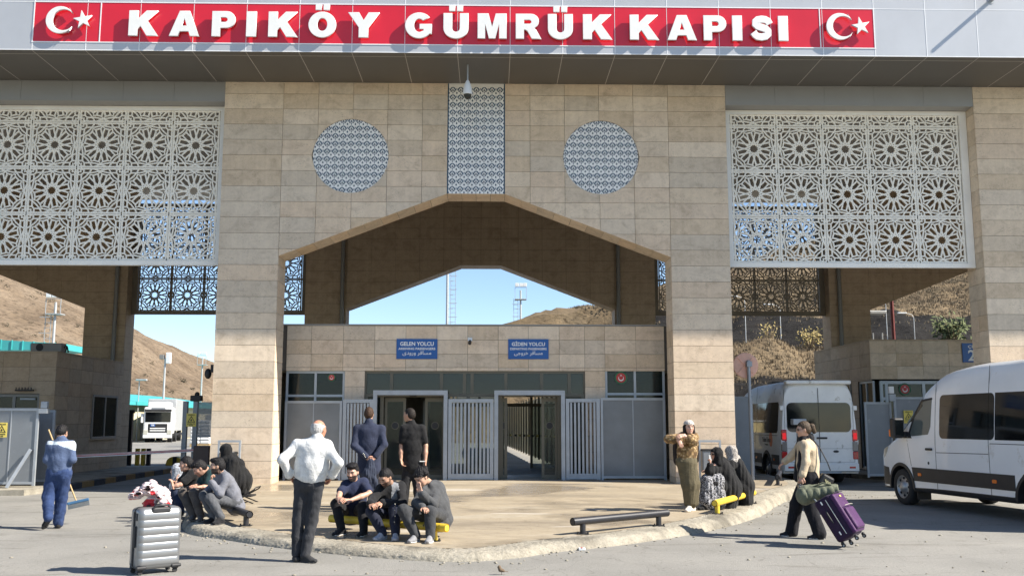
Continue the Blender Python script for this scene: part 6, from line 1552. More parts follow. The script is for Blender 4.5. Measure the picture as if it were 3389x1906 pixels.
HAIRL = ([-.13, -.06, -.03, -.005, .02, .045, .07, .13], [-.075, -.07, -.04, .012, .018, .052, .068, .074])
def person(key, label, face, skin, hair, top, bottom, shoes, beard=0.0, hands=(('none',), ('none',)), size=1.0, ground=None, group='people', headtilt=0.0, fat=1.0, extra=None, eyes=True):
    J = {k: np.array(v) for k, v in PJ[key].items()}; H = J['head']
    # feet on the ground: shift the whole figure up or down a little
    gz_ = min(J['aa'][2], J['ab'][2])-.085*1.0
    tgt = ground if ground is not None else 0.0
    dz = tgt-gz_
    if abs(dz) < .14:
        for k in J: J[k] = J[k]+np.array((0, 0, dz))
        H = J['head']
    root = thing('person', label, 'person', (float((J['aa'][0]+J['ab'][0])/2), float((J['aa'][1]+J['ab'][1])/2), tgt))
    lat = J['sb']-J['sa']; lat = nrm(lat*np.array((1, 1, .5))); spine = nrm(J['neck']-J['pel']); fwd = nrm(np.cross(spine, lat)); 
    face = nrm(face)
    if fwd@np.array((face[0], face[1], 0)) < 0 and not (top or {}).get('noflip'): pass
    up = np.array((0, 0, 1.0))-face*face[2]; up = nrm(up+np.cross(face, up)*headtilt); rt = np.cross(face, up); fr = [rt, face, up]
    hl = lambda x, y, z: H+(rt*x+face*y+up*z)*size
    # ---- skin: head
    f = Fld(.0056)
    f.ell(hl(0, -.012, .028), (.077*size, .098*size, .088*size), fr, .02); f.ell(hl(0, .022, -.02), (.064*size, .072*size, .088*size), fr, .03); f.ell(hl(0, .034, -.074), (.047*size, .050*size, .040*size), fr, .03); f.seg(hl(0, .070, -.100), hl(0, .074, -.100), .016*size, k=.025)
    for s in (-1, 1): f.seg(hl(s*.042, .056, -.022), hl(s*.040, .052, -.03), .022*size, k=.03)
    f.seg(hl(-.034, .080, .030), hl(.034, .080, .030), .013*size, k=.02)
    for s in (-1, 1): f.ell(hl(s*.031, .098, .006), (.017*size, .014*size, .012*size), fr, .010, True)
    f.seg(hl(0, .088, .014), hl(0, .108, -.024), .0085*size, .0125*size, k=.014)
    for s in (-1, 1): f.seg(hl(s*.010, .096, -.030), hl(s*.011, .094, -.030), .0085*size, k=.008)
    f.seg(hl(-.018, .086, -.058), hl(.018, .086, -.058), .0075*size, k=.012); f.seg(hl(-.015, .083, -.068), hl(.015, .083, -.068), .008*size, k=.012)
    for s in (-1, 1): f.ell(hl(s*.031, .079, .006), (.0125*size, .012*size, .0115*size), fr, .004); f.ell(hl(s*.079, -.010, -.006), (.009*size, .019*size, .030*size), fr, .010)
    f.seg(hl(0, -.022, -.05), J['neck'], .050*size, .056*size, k=.03)
    hv, hq = f.mesh(); q = (hv-H)/size; lx, ly, lz = q@rt, q@face, q@up
    sk = np.array(skin); col = np.tile(sk, (len(hv), 1)); mixm = lambda m, c, a: col.__setitem__(slice(None), col*(1-(m*a)[:, None])+np.array(c)*(m*a)[:, None])
    mixm(np.exp(-((np.abs(lx)-.042)**2+(lz+.025)**2)/.0007)*(ly > .03), sk*np.array((1.12, .85, .80)), .5)
    hc = np.array(hair.get('c', (.02, .015, .012)))
    if beard > 0:
        bm_ = ((lz < -.030-.25*np.clip(.07-ly, 0, .06)+.25*np.clip(np.abs(lx)-.045, 0, .03)) & (ly > -.012) & (lz > -.125)).astype(float); mst = ((lz < -.036) & (lz > -.054) & (np.abs(lx) < .032) & (ly > .07)).astype(float); lip = ((np.abs(lz+.062) < .0085) & (np.abs(lx) < .02) & (ly > .075)); bm_ = np.maximum(bm_*(~((lz > -.036) & (np.abs(lx) < .03))), mst)*(~lip); mixm(bm_, hc*1.1+.004, beard)
    mixm(((np.abs(lz+.062) < .0085) & (np.abs(lx) < .022) & (ly > .07)).astype(float), sk*np.array((.80, .45, .42)), .75)
    mixm(((np.abs(lz-.029+.12*np.clip(np.abs(lx)-.03, 0, .1)) < .0058) & (np.abs(lx) > .012) & (np.abs(lx) < .052) & (ly > .055)).astype(float), hc, .85)
    ed = np.sqrt((np.abs(lx)-.031)**2+(lz-.006)**2); mixm(((ed < .0125) & (np.abs(lz-.006) < .0062) & (ly > .074)).astype(float), (.42, .38, .35), .9); mixm(((ed < .0062) & (ly > .074)).astype(float), (.02, .012, .008), 1.0); mixm(((lz-.006 > .0045) & (lz-.006 < .0088) & (np.abs(np.abs(lx)-.031) < .016) & (ly > .07)).astype(float), (.03, .02, .018), .8)
    parts_ = [(hv, hq, 0)]; cols_ = [col]
    # ---- skin: torso, arms, legs as one inner body
    f = Fld(.0105); hipw = .088
    ha_, hb_ = J['pel']-lat*hipw, J['pel']+lat*hipw
    f.seg(J['pel'], J['pel']+(J['neck']-J['pel'])*.78, (.125, .085), (.145, .095), lat, .05); f.seg(J['sa']+lat*.03, J['sb']-lat*.03, .05, k=.05); f.seg(J['pel']+(J['neck']-J['pel'])*.8, J['neck'], .06, .052, k=.05)
    for sd_ in 'ab':
        f.seg(J['s'+sd_], J['e'+sd_], .044*fat, .038, k=.03); f.seg(J['e'+sd_], J['e'+sd_]*.55+J['w'+sd_]*.45, .039, .040, k=.02); f.seg(J['e'+sd_]*.55+J['w'+sd_]*.45, J['w'+sd_], .040, .0255, k=.02)
        hp = ha_ if sd_ == 'a' else hb_
        f.seg(hp, J['k'+sd_], .068, .048, k=.04); f.seg(J['k'+sd_], J['k'+sd_]*.65+J['a'+sd_]*.35, .048, .050, k=.02); f.seg(J['k'+sd_]*.65+J['a'+sd_]*.35, J['a'+sd_], .050, .034, k=.02)
        tdir = nrm(J['t'+sd_]-J['a'+sd_]); f.seg(J['a'+sd_]-A3(0, 0, .02), J['a'+sd_]+tdir*.07-A3(0, 0, .035), .028, .018, k=.01)
    bv, bq = f.mesh(); parts_.append((bv, bq, 0)); cols_.append(np.tile(sk, (len(bv), 1)))
    for sd_, hd in zip('ab', hands):
        if hd[0] == 'none': continue
        _, pn, th, cu = hd[:4]; v, qd = hand_parts(J['w'+sd_], J['h'+sd_], pn, th, cu, s=.95 if size < .97 else 1.0); parts_.append((v, qd, 0)); cols_.append(np.tile(sk*np.array((1.02, .96, .94)), (len(v), 1)))
    link('body', np_mesh('body', parts_, [M['skin']], np.concatenate(cols_)), root)
    # ---- hair
    st = hair.get('style', 'short')
    if st != 'none':
        f = Fld(.0062); th = hair.get('t', .012)
        f.ell(hl(0, -.016, .030), ((.077+th*.45)*size, (.098+th*.8)*size, (.088+th*1.35)*size), fr, .02)
        if st in ('short', 'bald', 'pony', 'long', 'quiff'): f.ell(hl(0, -.045, -.012), ((.068+th*.4)*size, (.064+th*.8)*size, (.060+th*.5)*size), fr, .03)
        if st == 'quiff': f.ell(hl(0, .055, .098), (.055*size, .045*size, .026*size), fr, .03); f.ell(hl(.01, .0, .112), (.060*size, .07*size, .022*size), fr, .03)
        if st == 'curly':
            rs = np.random.RandomState(4)
            for k in range(46):
                dv = rs.normal(size=3); dv = nrm(dv); dv[2] = abs(dv[2])*.9-.1; c = hl(dv[0]*.082, -.015+dv[1]*.10, .035+dv[2]*.092); f.seg(c, c+rs.normal(size=3)*.012, .020*size, k=.010)
        zl_ = hair.get('dz', 0.0)
        def cutf(X, Y_, Z_):
            a, b, c = X-H[0], Y_-H[1], Z_-H[2]; y = (a*face[0]+b*face[1]+c*face[2])/size; z = (a*up[0]+b*up[1]+c*up[2])/size
            xl = (a*rt[0]+b*rt[1]+c*rt[2])/size
            return ((np.interp(y, *HAIRL)+zl_-z+.0045*np.sin(xl*130+y*60)+.003*np.sin(xl*260-y*170))*size).astype(np.float32)
        f.cut(cutf)
        if st == 'bald':
            def cut2(X, Y_, Z_):
                a, b, c = X-H[0], Y_-H[1], Z_-H[2]; y = (a*face[0]+b*face[1]+c*face[2])/size; z = (a*up[0]+b*up[1]+c*up[2])/size
                return ((z-.052+np.clip(y, -.1, .1)*.25)*size).astype(np.float32)
            f.cut(cut2)
        v, qd = f.mesh(.006 if st == 'curly' else .0028, 3, .020); hp_ = [(v, qd)]
        if st == 'pony':
            g2 = Fld(.007); g2.seg(hl(0, -.105, .035), hl(0, -.135, .03), .032, .040, k=.02); g2.seg(hl(0, -.135, .03), hl(0, -.16, -.05), .042, .030, k=.03); hp_.append(g2.mesh(.003, 5, .035))
        if st == 'long':
            g2 = Fld(.008)
            for s in (-1, 1): g2.seg(hl(s*.075, -.01, .02), hl(s*.082, .005, -.13), .030, .028, k=.03); g2.seg(hl(s*.05, -.06, .0), hl(s*.065, -.05, -.16), .045, .035, k=.04)
            hp_.append(g2.mesh(.004, 5, .03))
        link('hair', np_mesh('hair', hp_, [hair_mat(tuple(hc))]), root)
    # ---- top
    bw = top.get('w', 1.0) if top else 1
    if top:
        f = Fld(.0105); lo_ = top.get('loose', .0); ch = J['pel']+(J['neck']-J['pel'])*.70; fw = top.get('depth', 1.0); hem = top.get('hem', -.06)
        f.seg(J['pel']+spine*hem, J['pel']+(J['neck']-J['pel'])*.38, ((.158+lo_)*bw, (.112+lo_)*bw*fw), ((.152+lo_)*bw, (.108+lo_)*bw*fw), lat, .05)
        f.seg(J['pel']+(J['neck']-J['pel'])*.38, ch, ((.152+lo_)*bw, (.108+lo_)*bw*fw), ((.175+lo_*.7)*bw, (.112+lo_*.7)*bw*fw), lat, .06)
        if top.get('belly'): f.ell(J['pel']+spine*.16+fwd*.05, (.15*bw, .12, .16), [lat, fwd, spine], .06)
        f.seg(J['sa']+lat*.025, J['sb']-lat*.025, .062+lo_*.4, k=.06); f.seg(ch, J['neck']-spine*.02, (.15, .085), (.075, .068), lat, .06)
        if top.get('hood'): f.seg(J['neck']-fwd*.07-spine*.02+lat*.06, J['neck']-fwd*.07-spine*.02-lat*.06, .055, k=.03); f.seg(J['neck']-fwd*.06+lat*.05, J['neck']+fwd*.01+lat*.075, .03, k=.03); f.seg(J['neck']-fwd*.06-lat*.05, J['neck']+fwd*.01-lat*.075, .03, k=.03)
        if top.get('collar'): f.seg(J['neck']-spine*.045, J['neck']+spine*.012, (.074, .068), (.062, .060), lat, .02)
        sl_ = top.get('sleeve', 1.0); ar = .050+lo_*.45+top.get('arm', 0)
        for sd_ in 'ab':
            sgn_ = 1 if sd_ == 'a' else -1; s_, e, w_ = J['s'+sd_]+lat*.018*sgn_-spine*.014, J['e'+sd_], J['w'+sd_]
            if sl_ >= .99:
                f.seg(s_, e, ar+.003, ar-.002, k=.05); f.seg(e, e*.12+w_*.88, ar, ar-.010, k=.03); 
                if top.get('cuff', 1): f.seg(e*.16+w_*.84, e*.08+w_*.92, ar-.006, ar-.008, k=.008)
            elif sl_ >= .5: f.seg(s_, e, ar+.010, ar+.002, k=.045); f.seg(e, e*.5+w_*.5, ar, ar+.004, k=.02)
            else: f.seg(s_, s_+(e-s_)*.72, ar+.012, ar+.010, k=.045)
        for ex in top.get('add', []): f.seg(*ex)
        v, qd = f.mesh(top.get('wr', .0055)*.62, len(label), top.get('wl', .12)*.85, zs=top.get('zs', .6)); mi = 0; pp = [(v, qd)]
        mats = [cloth(top['c'], top.get('kind', 'plain'))]; me = np_mesh('top', pp, mats)
        if top.get('yoke'):
            me.materials.append(cloth(top['yoke'])); zc = top['yokez']
            ctr = np.zeros(len(me.polygons)*3, np.float32); me.polygons.foreach_get('center', ctr); ctr = ctr.reshape(-1, 3); x_ = (ctr-J['neck'])@lat; zz_ = ctr[:, 2]-J['neck'][2]
            mm = ((zz_ < zc[0]+.05*np.abs(x_)) & (zz_ > zc[1]-.38*np.abs(x_)*(x_ > 0)) & ((x_ > -.20))).astype(np.int32); me.polygons.foreach_set('material_index', mm)
        if top.get('open'):        # open jacket: strip of the shirt below down the front
            me.materials.append(cloth(top['open'])); ctr = np.zeros(len(me.polygons)*3, np.float32); me.polygons.foreach_get('center', ctr); nrm_ = np.zeros(len(me.polygons)*3, np.float32); me.polygons.foreach_get('normal', nrm_); nrm_ = nrm_.reshape(-1, 3); ctr = ctr.reshape(-1, 3); rel = ctr-J['pel']; x_ = rel@lat-top.get('openx', 0); y_ = rel@fwd; sgn = 1 if (fwd@face) > -.2 else -1
            dsp = np.linalg.norm(np.cross(rel, spine), axis=1); mm = ((np.abs(x_) < .05) & (sgn*(nrm_@fwd) > .35) & (dsp < .22)).astype(np.int32); me.polygons.foreach_set('material_index', mm)
        link(top.get('name', 'shirt'), me, root)
    # ---- bottom
    if bottom:
        f = Fld(.0105); lo_ = bottom.get('loose', 0.0)
        if bottom.get('type', 'trousers') == 'trousers':
            f.seg(J['pel']+spine*.09, J['pel'], (.155+lo_*.5, .110+lo_*.5), (.165+lo_*.5, .120+lo_*.5), lat, .04)
            for sd_ in 'ab':
                hp = ha_ if sd_ == 'a' else hb_; kn, an = J['k'+sd_], J['a'+sd_]; f.seg(hp, kn, .092+lo_*.6, .066+lo_, k=.05); f.seg(kn, kn*.5+an*.5, .066+lo_, .060+lo_, k=.03); f.seg(kn*.5+an*.5, an+(kn-an)*bottom.get('cropped', .0), .060+lo_, bottom.get('hemr', .050)+lo_, k=.02)
            for pk in bottom.get('pockets', []): f.seg(*pk)
        else:
            f.seg(J['pel']+spine*.10, J['pel'], (.140, .105), (.175, .135), lat, .04); kk = (J['ka']+J['kb'])/2; aa_ = (J['aa']+J['ab'])/2; f.seg(J['pel'], kk, (.175, .135), (.150, .115), lat, .05); f.seg(kk, aa_+np.array((0, 0, .07)), (.150, .115), (.125, .10), lat, .05)
        for ex in bottom.get('add', []): f.seg(*ex)
        v, qd = f.mesh(bottom.get('wr', .005)*.62, len(label)+5, bottom.get('wl', .10)*.8, zs=bottom.get('zs', .9)); link(bottom.get('name', 'trousers'), np_mesh('trousers', [(v, qd)], [cloth(bottom['c'], bottom.get('kind', 'plain'))]), root)
    # ---- shoes
    if shoes:
        gl = tgt
        for sd_ in 'ab':
            pp = []
            a, t_ = J['a'+sd_], J['t'+sd_]; d = t_-a; L = float(np.linalg.norm(d[:2])); dh = nrm(np.array((d[0], d[1], 0))) if L > .02 else nrm(np.array((face[0], face[1], 0)))
            lift = a[2]-.085-gl; pit = 0.0
            if lift > .06: pit = 1.0
            zs = gl if pit == 0 else 0
            if pit == 0: heel = np.array((a[0], a[1], gl+.034))-dh*.055; ball = np.array((a[0], a[1], gl+.030))+dh*.105; toe = np.array((a[0], a[1], gl+.028))+dh*.165; upv = np.array((0, 0, 1.0)); dd = dh
            else: dd = nrm(t_-a+np.array((0, 0, -.03))); heel = a+np.array((0, 0, -.045))-dd*.04; ball = heel+dd*.16; toe = heel+dd*.22; upv = nrm(np.array((0, 0, 1))-dd*dd[2])
            sd3 = np.cross(dd, upv)
            g2 = Fld(.0078); g2.seg(heel, ball, (.036, .034), (.044, .030), sd3, .02); g2.seg(ball, toe, (.044, .030), (.034, .024), sd3, .02); g2.seg(heel+dd*.05+upv*.012, a*.9+heel*.1, .036, .040, k=.02); g2.seg(ball-dd*.02+upv*.008, a+dd*.01+upv*.0, .036, .040, k=.02); v, qd = g2.mesh(); pp.append((v, qd, 0))
            g2 = Fld(.0078); o = upv*(-.024); g2.seg(heel+o, ball+o*.9, (.040, .0115), (.048, .0115), sd3, .01); g2.seg(ball+o*.9, toe+o*.6, (.048, .0115), (.037, .0115), sd3, .01); v, qd = g2.mesh(); pp.append((v, qd, 1))
            link('shoe', np_mesh('shoe', pp, [cloth(shoes[0]), cloth(shoes[1])]), root)
    if extra: extra(root, J, hl, dict(lat=lat, fwd=fwd, spine=spine, rt=rt, face=face, up=up, size=size))
    return root, J
def blob(root, name, segs, c, kind='plain', h=.0105, wr=.006, wl=.12, cuts=(), seed=2, zs=.22):
    f = Fld(h)
    for s in segs: f.seg(*s)
    for cfn in cuts: f.cut(cfn)
    v, q = f.mesh(wr*.75, seed, wl*.75, zs=zs); return link(name, np_mesh(name, [(v, q)], [cloth(c, kind)]), root)
PJ = {
 'worker': dict(head=(-7.041, 16.15, 1.51), neck=(-7.019, 16.1, 1.403), sa=(-7.213, 16.1, 1.316), sb=(-6.841, 16.1, 1.316), ea=(-7.215, 16.05, 1.077), eb=(-6.795, 16.05, 1.076), wa=(-7.239, 16.4, 1.077), wb=(-7.085, 16.42, 1.103), ha=(-7.186, 16.46, 1.115), hb=(-7.189, 16.46, 1.163), pel=(-7.025, 16.1, 0.861), ka=(-7.176, 16.1, 0.503), kb=(-7.012, 16.22, 0.46), aa=(-7.074, 15.92, 0.183), ab=(-7.053, 16.25, 0.059), ta=(-7.209, 16.02, 0.037), tb=(-7.149, 16.45, -0.029)),
 'white': dict(head=(-2.182, 12.36, 1.585), neck=(-2.188, 12.3, 1.476), sa=(-2.459, 12.32, 1.398), sb=(-2.045, 12.3, 1.385), ea=(-2.593, 12.2, 1.216), eb=(-1.901, 12.2, 1.178), wa=(-2.525, 12.34, 1.012), wb=(-2.003, 12.34, 1.005), ha=(-2.469, 12.4, 0.912), hb=(-2.059, 12.42, 0.903), pel=(-2.28, 12.34, 0.928), ka=(-2.406, 12.36, 0.468), kb=(-2.235, 12.34, 0.47), aa=(-2.411, 12.33, 0.068), ab=(-2.295, 12.28, 0.056), ta=(-2.461, 12.55, -0.031), tb=(-2.158, 12.2, 0.008)),
 'tee': dict(head=(-2.04, 14.45, 0.971), neck=(-2.027, 14.56, 0.825), sa=(-2.163, 14.52, 0.784), sb=(-1.878, 14.62, 0.816), ea=(-2.202, 14.32, 0.673), eb=(-1.777, 14.35, 0.675), wa=(-2.186, 14.1, 0.624), wb=(-2.022, 14.12, 0.594), ha=(-2.09, 14.0, 0.608), hb=(-2.112, 14.02, 0.607), pel=(-2.079, 14.75, 0.379), ka=(-2.236, 14.22, 0.539), kb=(-1.85, 14.2, 0.503), aa=(-2.136, 14.12, 0.204), ab=(-1.803, 14.0, 0.197), ta=(-2.239, 13.95, 0.126), tb=(-1.869, 13.78, 0.104)),
 'black': dict(head=(-1.497, 13.9, 0.966), neck=(-1.442, 14.12, 0.855), sa=(-1.585, 14.0, 0.807), sb=(-1.287, 14.15, 0.834), ea=(-1.668, 13.85, 0.679), eb=(-1.251, 13.9, 0.601), wa=(-1.675, 13.62, 0.624), wb=(-1.523, 13.65, 0.639), ha=(-1.581, 13.52, 0.609), hb=(-1.617, 13.52, 0.614), pel=(-1.458, 14.3, 0.4), ka=(-1.667, 13.72, 0.516), kb=(-1.354, 13.72, 0.534), aa=(-1.494, 13.62, 0.238), ab=(-1.312, 13.58, 0.233), ta=(-1.623, 13.42, 0.154), tb=(-1.303, 13.32, 0.147)),
 'grey': dict(head=(-0.969, 13.62, 0.98), neck=(-0.865, 13.82, 0.872), sa=(-0.975, 13.68, 0.79), sb=(-0.744, 13.92, 0.829), ea=(-1.026, 13.52, 0.631), eb=(-0.804, 13.55, 0.619), wa=(-0.933, 13.38, 0.58), wb=(-0.955, 13.4, 0.773), ha=(-0.881, 13.28, 0.579), hb=(-1.008, 13.42, 0.906), pel=(-0.728, 13.88, 0.409), ka=(-1.194, 13.38, 0.553), kb=(-0.833, 13.38, 0.531), aa=(-1.021, 13.36, 0.23), ab=(-0.821, 13.32, 0.22), ta=(-1.138, 13.12, 0.149), tb=(-0.867, 13.08, 0.136)),
 'suit': dict(head=(-2.22, 17.65, 1.86), neck=(-2.206, 17.6, 1.729), sa=(-2.437, 17.6, 1.61), sb=(-1.966, 17.6, 1.604), ea=(-2.455, 17.48, 1.302), eb=(-1.916, 17.48, 1.322), wa=(-2.205, 17.38, 1.105), wb=(-2.066, 17.38, 1.11), ha=(-2.116, 17.34, 1.03), hb=(-2.155, 17.32, 1.041), pel=(-2.196, 17.6, 1.072), ka=(-2.27, 17.6, 0.66), kb=(-2.07, 17.6, 0.66), aa=(-2.3, 17.58, 0.26), ab=(-2.04, 17.58, 0.26), ta=(-2.33, 17.78, 0.2), tb=(-2.01, 17.78, 0.2)),
 'polo': dict(head=(-1.518, 17.9, 1.846), neck=(-1.478, 17.9, 1.714), sa=(-1.622, 17.86, 1.608), sb=(-1.263, 17.9, 1.603), ea=(-1.648, 17.85, 1.293), eb=(-1.205, 17.88, 1.292), wa=(-1.643, 17.78, 1.044), wb=(-1.203, 17.82, 1.021), ha=(-1.613, 17.75, 0.941), hb=(-1.198, 17.8, 0.907), pel=(-1.436, 17.9, 0.987), ka=(-1.56, 17.9, 0.66), kb=(-1.36, 17.9, 0.66), aa=(-1.58, 17.88, 0.26), ab=(-1.33, 17.9, 0.26), ta=(-1.63, 18.08, 0.2), tb=(-1.3, 18.1, 0.2)),
 'floral': dict(head=(3.498, 17.25, 1.604), neck=(3.498, 17.3, 1.479), sa=(3.36, 17.28, 1.446), sb=(3.616, 17.32, 1.445), ea=(3.096, 17.12, 1.403), eb=(3.53, 17.05, 1.352), wa=(3.258, 17.0, 1.385), wb=(3.341, 16.98, 1.47), ha=(3.3, 16.96, 1.289), hb=(3.269, 16.95, 1.451), pel=(3.446, 17.3, 1.005), ka=(3.472, 17.28, 0.615), kb=(3.547, 17.32, 0.613), aa=(3.479, 17.28, 0.233), ab=(3.548, 17.36, 0.233), ta=(3.376, 17.12, 0.17), tb=(3.432, 17.2, 0.169)),
 'sun': dict(head=(4.08, 17.75, 1.074), neck=(4.174, 17.85, 0.929), sa=(4.056, 17.7, 0.882), sb=(4.264, 18.0, 0.881), ea=(3.92, 17.6, 0.754), eb=(4.096, 17.9, 0.683), wa=(3.927, 17.58, 0.887), wb=(3.927, 17.75, 0.759), ha=(3.947, 17.6, 0.98), hb=(3.862, 17.7, 0.788), pel=(4.321, 17.95, 0.424), ka=(3.863, 17.6, 0.634), kb=(3.972, 17.85, 0.606), aa=(3.813, 17.55, 0.203), ab=(3.909, 17.8, 0.195), ta=(3.683, 17.45, 0.173), tb=(3.763, 17.7, 0.164)),
 'scarf': dict(head=(4.494, 18.35, 1.053), neck=(4.601, 18.4, 0.891), sa=(4.477, 18.25, 0.842), sb=(4.708, 18.55, 0.828), ea=(4.364, 18.1, 0.631), eb=(4.589, 18.5, 0.607), wa=(4.254, 18.0, 0.569), wb=(4.368, 18.3, 0.55), ha=(4.186, 17.95, 0.545), hb=(4.285, 18.25, 0.526), pel=(4.71, 18.5, 0.398), ka=(4.342, 18.2, 0.515), kb=(4.457, 18.5, 0.496), aa=(4.43, 18.2, 0.174), ab=(4.534, 18.45, 0.167), ta=(4.307, 18.1, 0.142), tb=(4.409, 18.35, 0.134)),
 'walk': dict(head=(4.719, 14.7, 1.558), neck=(4.771, 14.72, 1.428), sa=(4.736, 14.92, 1.33), sb=(4.68, 14.52, 1.333), ea=(4.635, 15.05, 1.152), eb=(4.652, 14.42, 1.077), wa=(4.535, 15.1, 1.062), wb=(4.566, 14.38, 0.884), ha=(4.48, 15.12, 1.017), hb=(4.535, 14.36, 0.802), pel=(4.775, 14.72, 0.829), ka=(4.611, 14.85, 0.443), kb=(4.753, 14.62, 0.406), aa=(4.539, 14.88, 0.051), ab=(4.834, 14.5, 0.064), ta=(4.372, 14.88, 0.079), tb=(4.752, 14.5, -0.018)),
 'gshirt': dict(head=(-4.38, 15.75, 1.032), neck=(-4.332, 15.85, 0.914), sa=(-4.399, 16.0, 0.863), sb=(-4.218, 15.7, 0.862), ea=(-4.563, 15.95, 0.637), eb=(-4.278, 15.6, 0.612), wa=(-4.567, 15.8, 0.593), wb=(-4.426, 15.6, 0.798), ha=(-4.582, 15.72, 0.481), hb=(-4.429, 15.62, 0.872), pel=(-4.136, 15.95, 0.441), ka=(-4.568, 15.75, 0.575), kb=(-4.417, 15.55, 0.547), aa=(-4.362, 15.65, 0.242), ab=(-4.22, 15.5, 0.266), ta=(-4.46, 15.55, 0.188), tb=(-4.272, 15.38, 0.153)),
 'teal': dict(head=(-4.818, 16.3, 0.942), neck=(-4.745, 16.5, 0.922), sa=(-4.842, 16.65, 0.818), sb=(-4.648, 16.35, 0.845), ea=(-4.87, 16.5, 0.645), eb=(-4.646, 16.2, 0.642), wa=(-4.875, 16.25, 0.661), wb=(-4.763, 16.1, 0.654), ha=(-4.903, 16.12, 0.681), hb=(-4.859, 16.05, 0.663), pel=(-4.64, 16.6, 0.458), ka=(-5.029, 16.15, 0.558), kb=(-4.806, 16.0, 0.568), aa=(-4.816, 16.05, 0.216), ab=(-4.651, 15.9, 0.219), ta=(-4.778, 15.7, 0.058), tb=(-4.592, 15.6, 0.047)),
 'blackt': dict(head=(-5.297, 17.1, 0.911), neck=(-5.229, 17.2, 0.824), sa=(-5.332, 17.35, 0.745), sb=(-5.145, 17.05, 0.756), ea=(-5.432, 17.2, 0.578), eb=(-5.313, 16.9, 0.574), wa=(-5.481, 17.1, 0.538), wb=(-5.417, 16.85, 0.543), ha=(-5.48, 17.05, 0.611), hb=(-5.425, 16.85, 0.578), pel=(-5.217, 17.3, 0.406), ka=(-5.454, 17.0, 0.417), kb=(-5.331, 16.8, 0.409), aa=(-5.297, 16.8, 0.17), ab=(-5.218, 16.7, 0.157), ta=(-5.298, 16.6, 0.099), tb=(-5.219, 16.5, 0.086)),
 'phone': dict(head=(-5.657, 17.75, 0.845), neck=(-5.628, 17.85, 0.73), sa=(-5.716, 18.0, 0.673), sb=(-5.547, 17.7, 0.678), ea=(-5.736, 17.85, 0.535), eb=(-5.619, 17.6, 0.552), wa=(-5.72, 17.75, 0.627), wb=(-5.617, 17.6, 0.648), ha=(-5.68, 17.7, 0.642), hb=(-5.61, 17.62, 0.743), pel=(-5.564, 18.0, 0.341), ka=(-5.716, 17.7, 0.376), kb=(-5.602, 17.5, 0.368), aa=(-5.597, 17.6, 0.097), ab=(-5.497, 17.4, 0.104), ta=(-5.634, 17.5, 0.036), tb=(-5.534, 17.3, 0.043)),
 'chador': dict(head=(-5.118, 18.9, 1.055), neck=(-5.034, 18.95, 0.903), sa=(-5.137, 19.1, 0.831), sb=(-4.926, 18.8, 0.832), ea=(-5.142, 19.1, 0.609), eb=(-4.954, 18.75, 0.578), wa=(-5.165, 18.95, 0.566), wb=(-5.057, 18.7, 0.555), ha=(-5.19, 18.9, 0.556), hb=(-5.095, 18.65, 0.558), pel=(-4.806, 19.0, 0.458), ka=(-5.066, 18.85, 0.417), kb=(-4.985, 18.7, 0.389), aa=(-5.003, 18.85, 0.161), ab=(-4.95, 18.7, 0.148), ta=(-5.052, 18.75, 0.118), tb=(-4.999, 18.6, 0.118)),
}
A_ = np.array
def sunglasses(root, hl, d):
    f = Fld(.005); s = d['size']
    for sg in (-1, 1): f.ell(hl(sg*.034, .092, .008), (.028, .007, .021), [d['rt'], d['face'], d['up']], .004); f.seg(hl(sg*.062, .085, .012), hl(sg*.082, -.01, .008), .004, k=.003)
    f.seg(hl(-.012, .098, .012), hl(.012, .098, .012), .004, k=.003); v, q = f.mesh(); link('sunglasses', np_mesh('sunglasses', [(v, q)], [M['van_glass']]), root)
def headscarf(root, hl, d, c, kind='plain', open_face=True, drape=(), seed=3):
    fr = [d['rt'], d['face'], d['up']]; f = Fld(.0085)
    f.ell(hl(0, -.018, .024), (.096, .116, .108), fr, .03); f.ell(hl(0, -.03, -.06), (.088, .085, .085), fr, .04); f.seg(hl(0, -.01, -.09), hl(0, -.02, -.16), (.082, .085), (.12, .11), d['rt'], .05)
    for s in drape: f.seg(*s)
    if open_face: f.ell(hl(0, .105, -.018), (.060, .075, .090), fr, .015, True)
    v, q = f.mesh(.006, seed, .07); link('headscarf', np_mesh('headscarf', [(v, q)], [cloth(c, kind)]), root)
DK = (.012, .011, .012)
z14 = lambda y: zt(y)

# ---- street sweeper on the left
def ex_worker(root, J, hl, d):
    pass
person('worker', 'street sweeper in blue jacket with pale shoulder band walking away with a broom', (.05, 1, -.45), (.40, .24, .17), dict(c=DK, style='short', t=.010), dict(c=(.075, .105, .185), sleeve=1, loose=.014, w=1.08, yoke=(.50, .57, .62), yokez=(-.035, -.085), collar=True, hem=.06, name='jacket'), dict(c=(.026, .048, .125), loose=.022, hemr=.05, wr=.011, wl=.13), ((.014, .014, .015), (.05, .05, .05)), hands=(('h', (0, -1, 0), 1, 60), ('h', (0, -1, 0), -1, 60)), ground=0, fat=1.1)
br_ = thing('broom', 'long wooden broom with blue bristles held by the street sweeper', 'broom', (-6.3, 16.7, 0))
MB().cyl((-7.43, 16.52, 1.585), (-7.01, 16.78, .40), .013, n=10).build('handle', M['wood'], br_)
RB = Matrix.Translation((-6.98, 16.80, .37)) @ Matrix.Rotation(R(-13), 4, 'Y') @ Matrix.Rotation(R(20), 4, 'Z')
MB().bbox(-.17, .17, -.035, .035, -.012, .035, .012).xf(RB).build('head', simple('broom_blue', (.03, .10, .20), .6, bmp=.5), br_)
mb = MB()
for k in range(22):
    for j in range(4): mb.box(-.165+.0152*k, -.157+.0152*k, -.033+.018*j, -.024+.018*j, -.085, -.011)
mb.xf(RB).build('bristles', simple('broom_bristle', (.03, .06, .09), .8), br_)

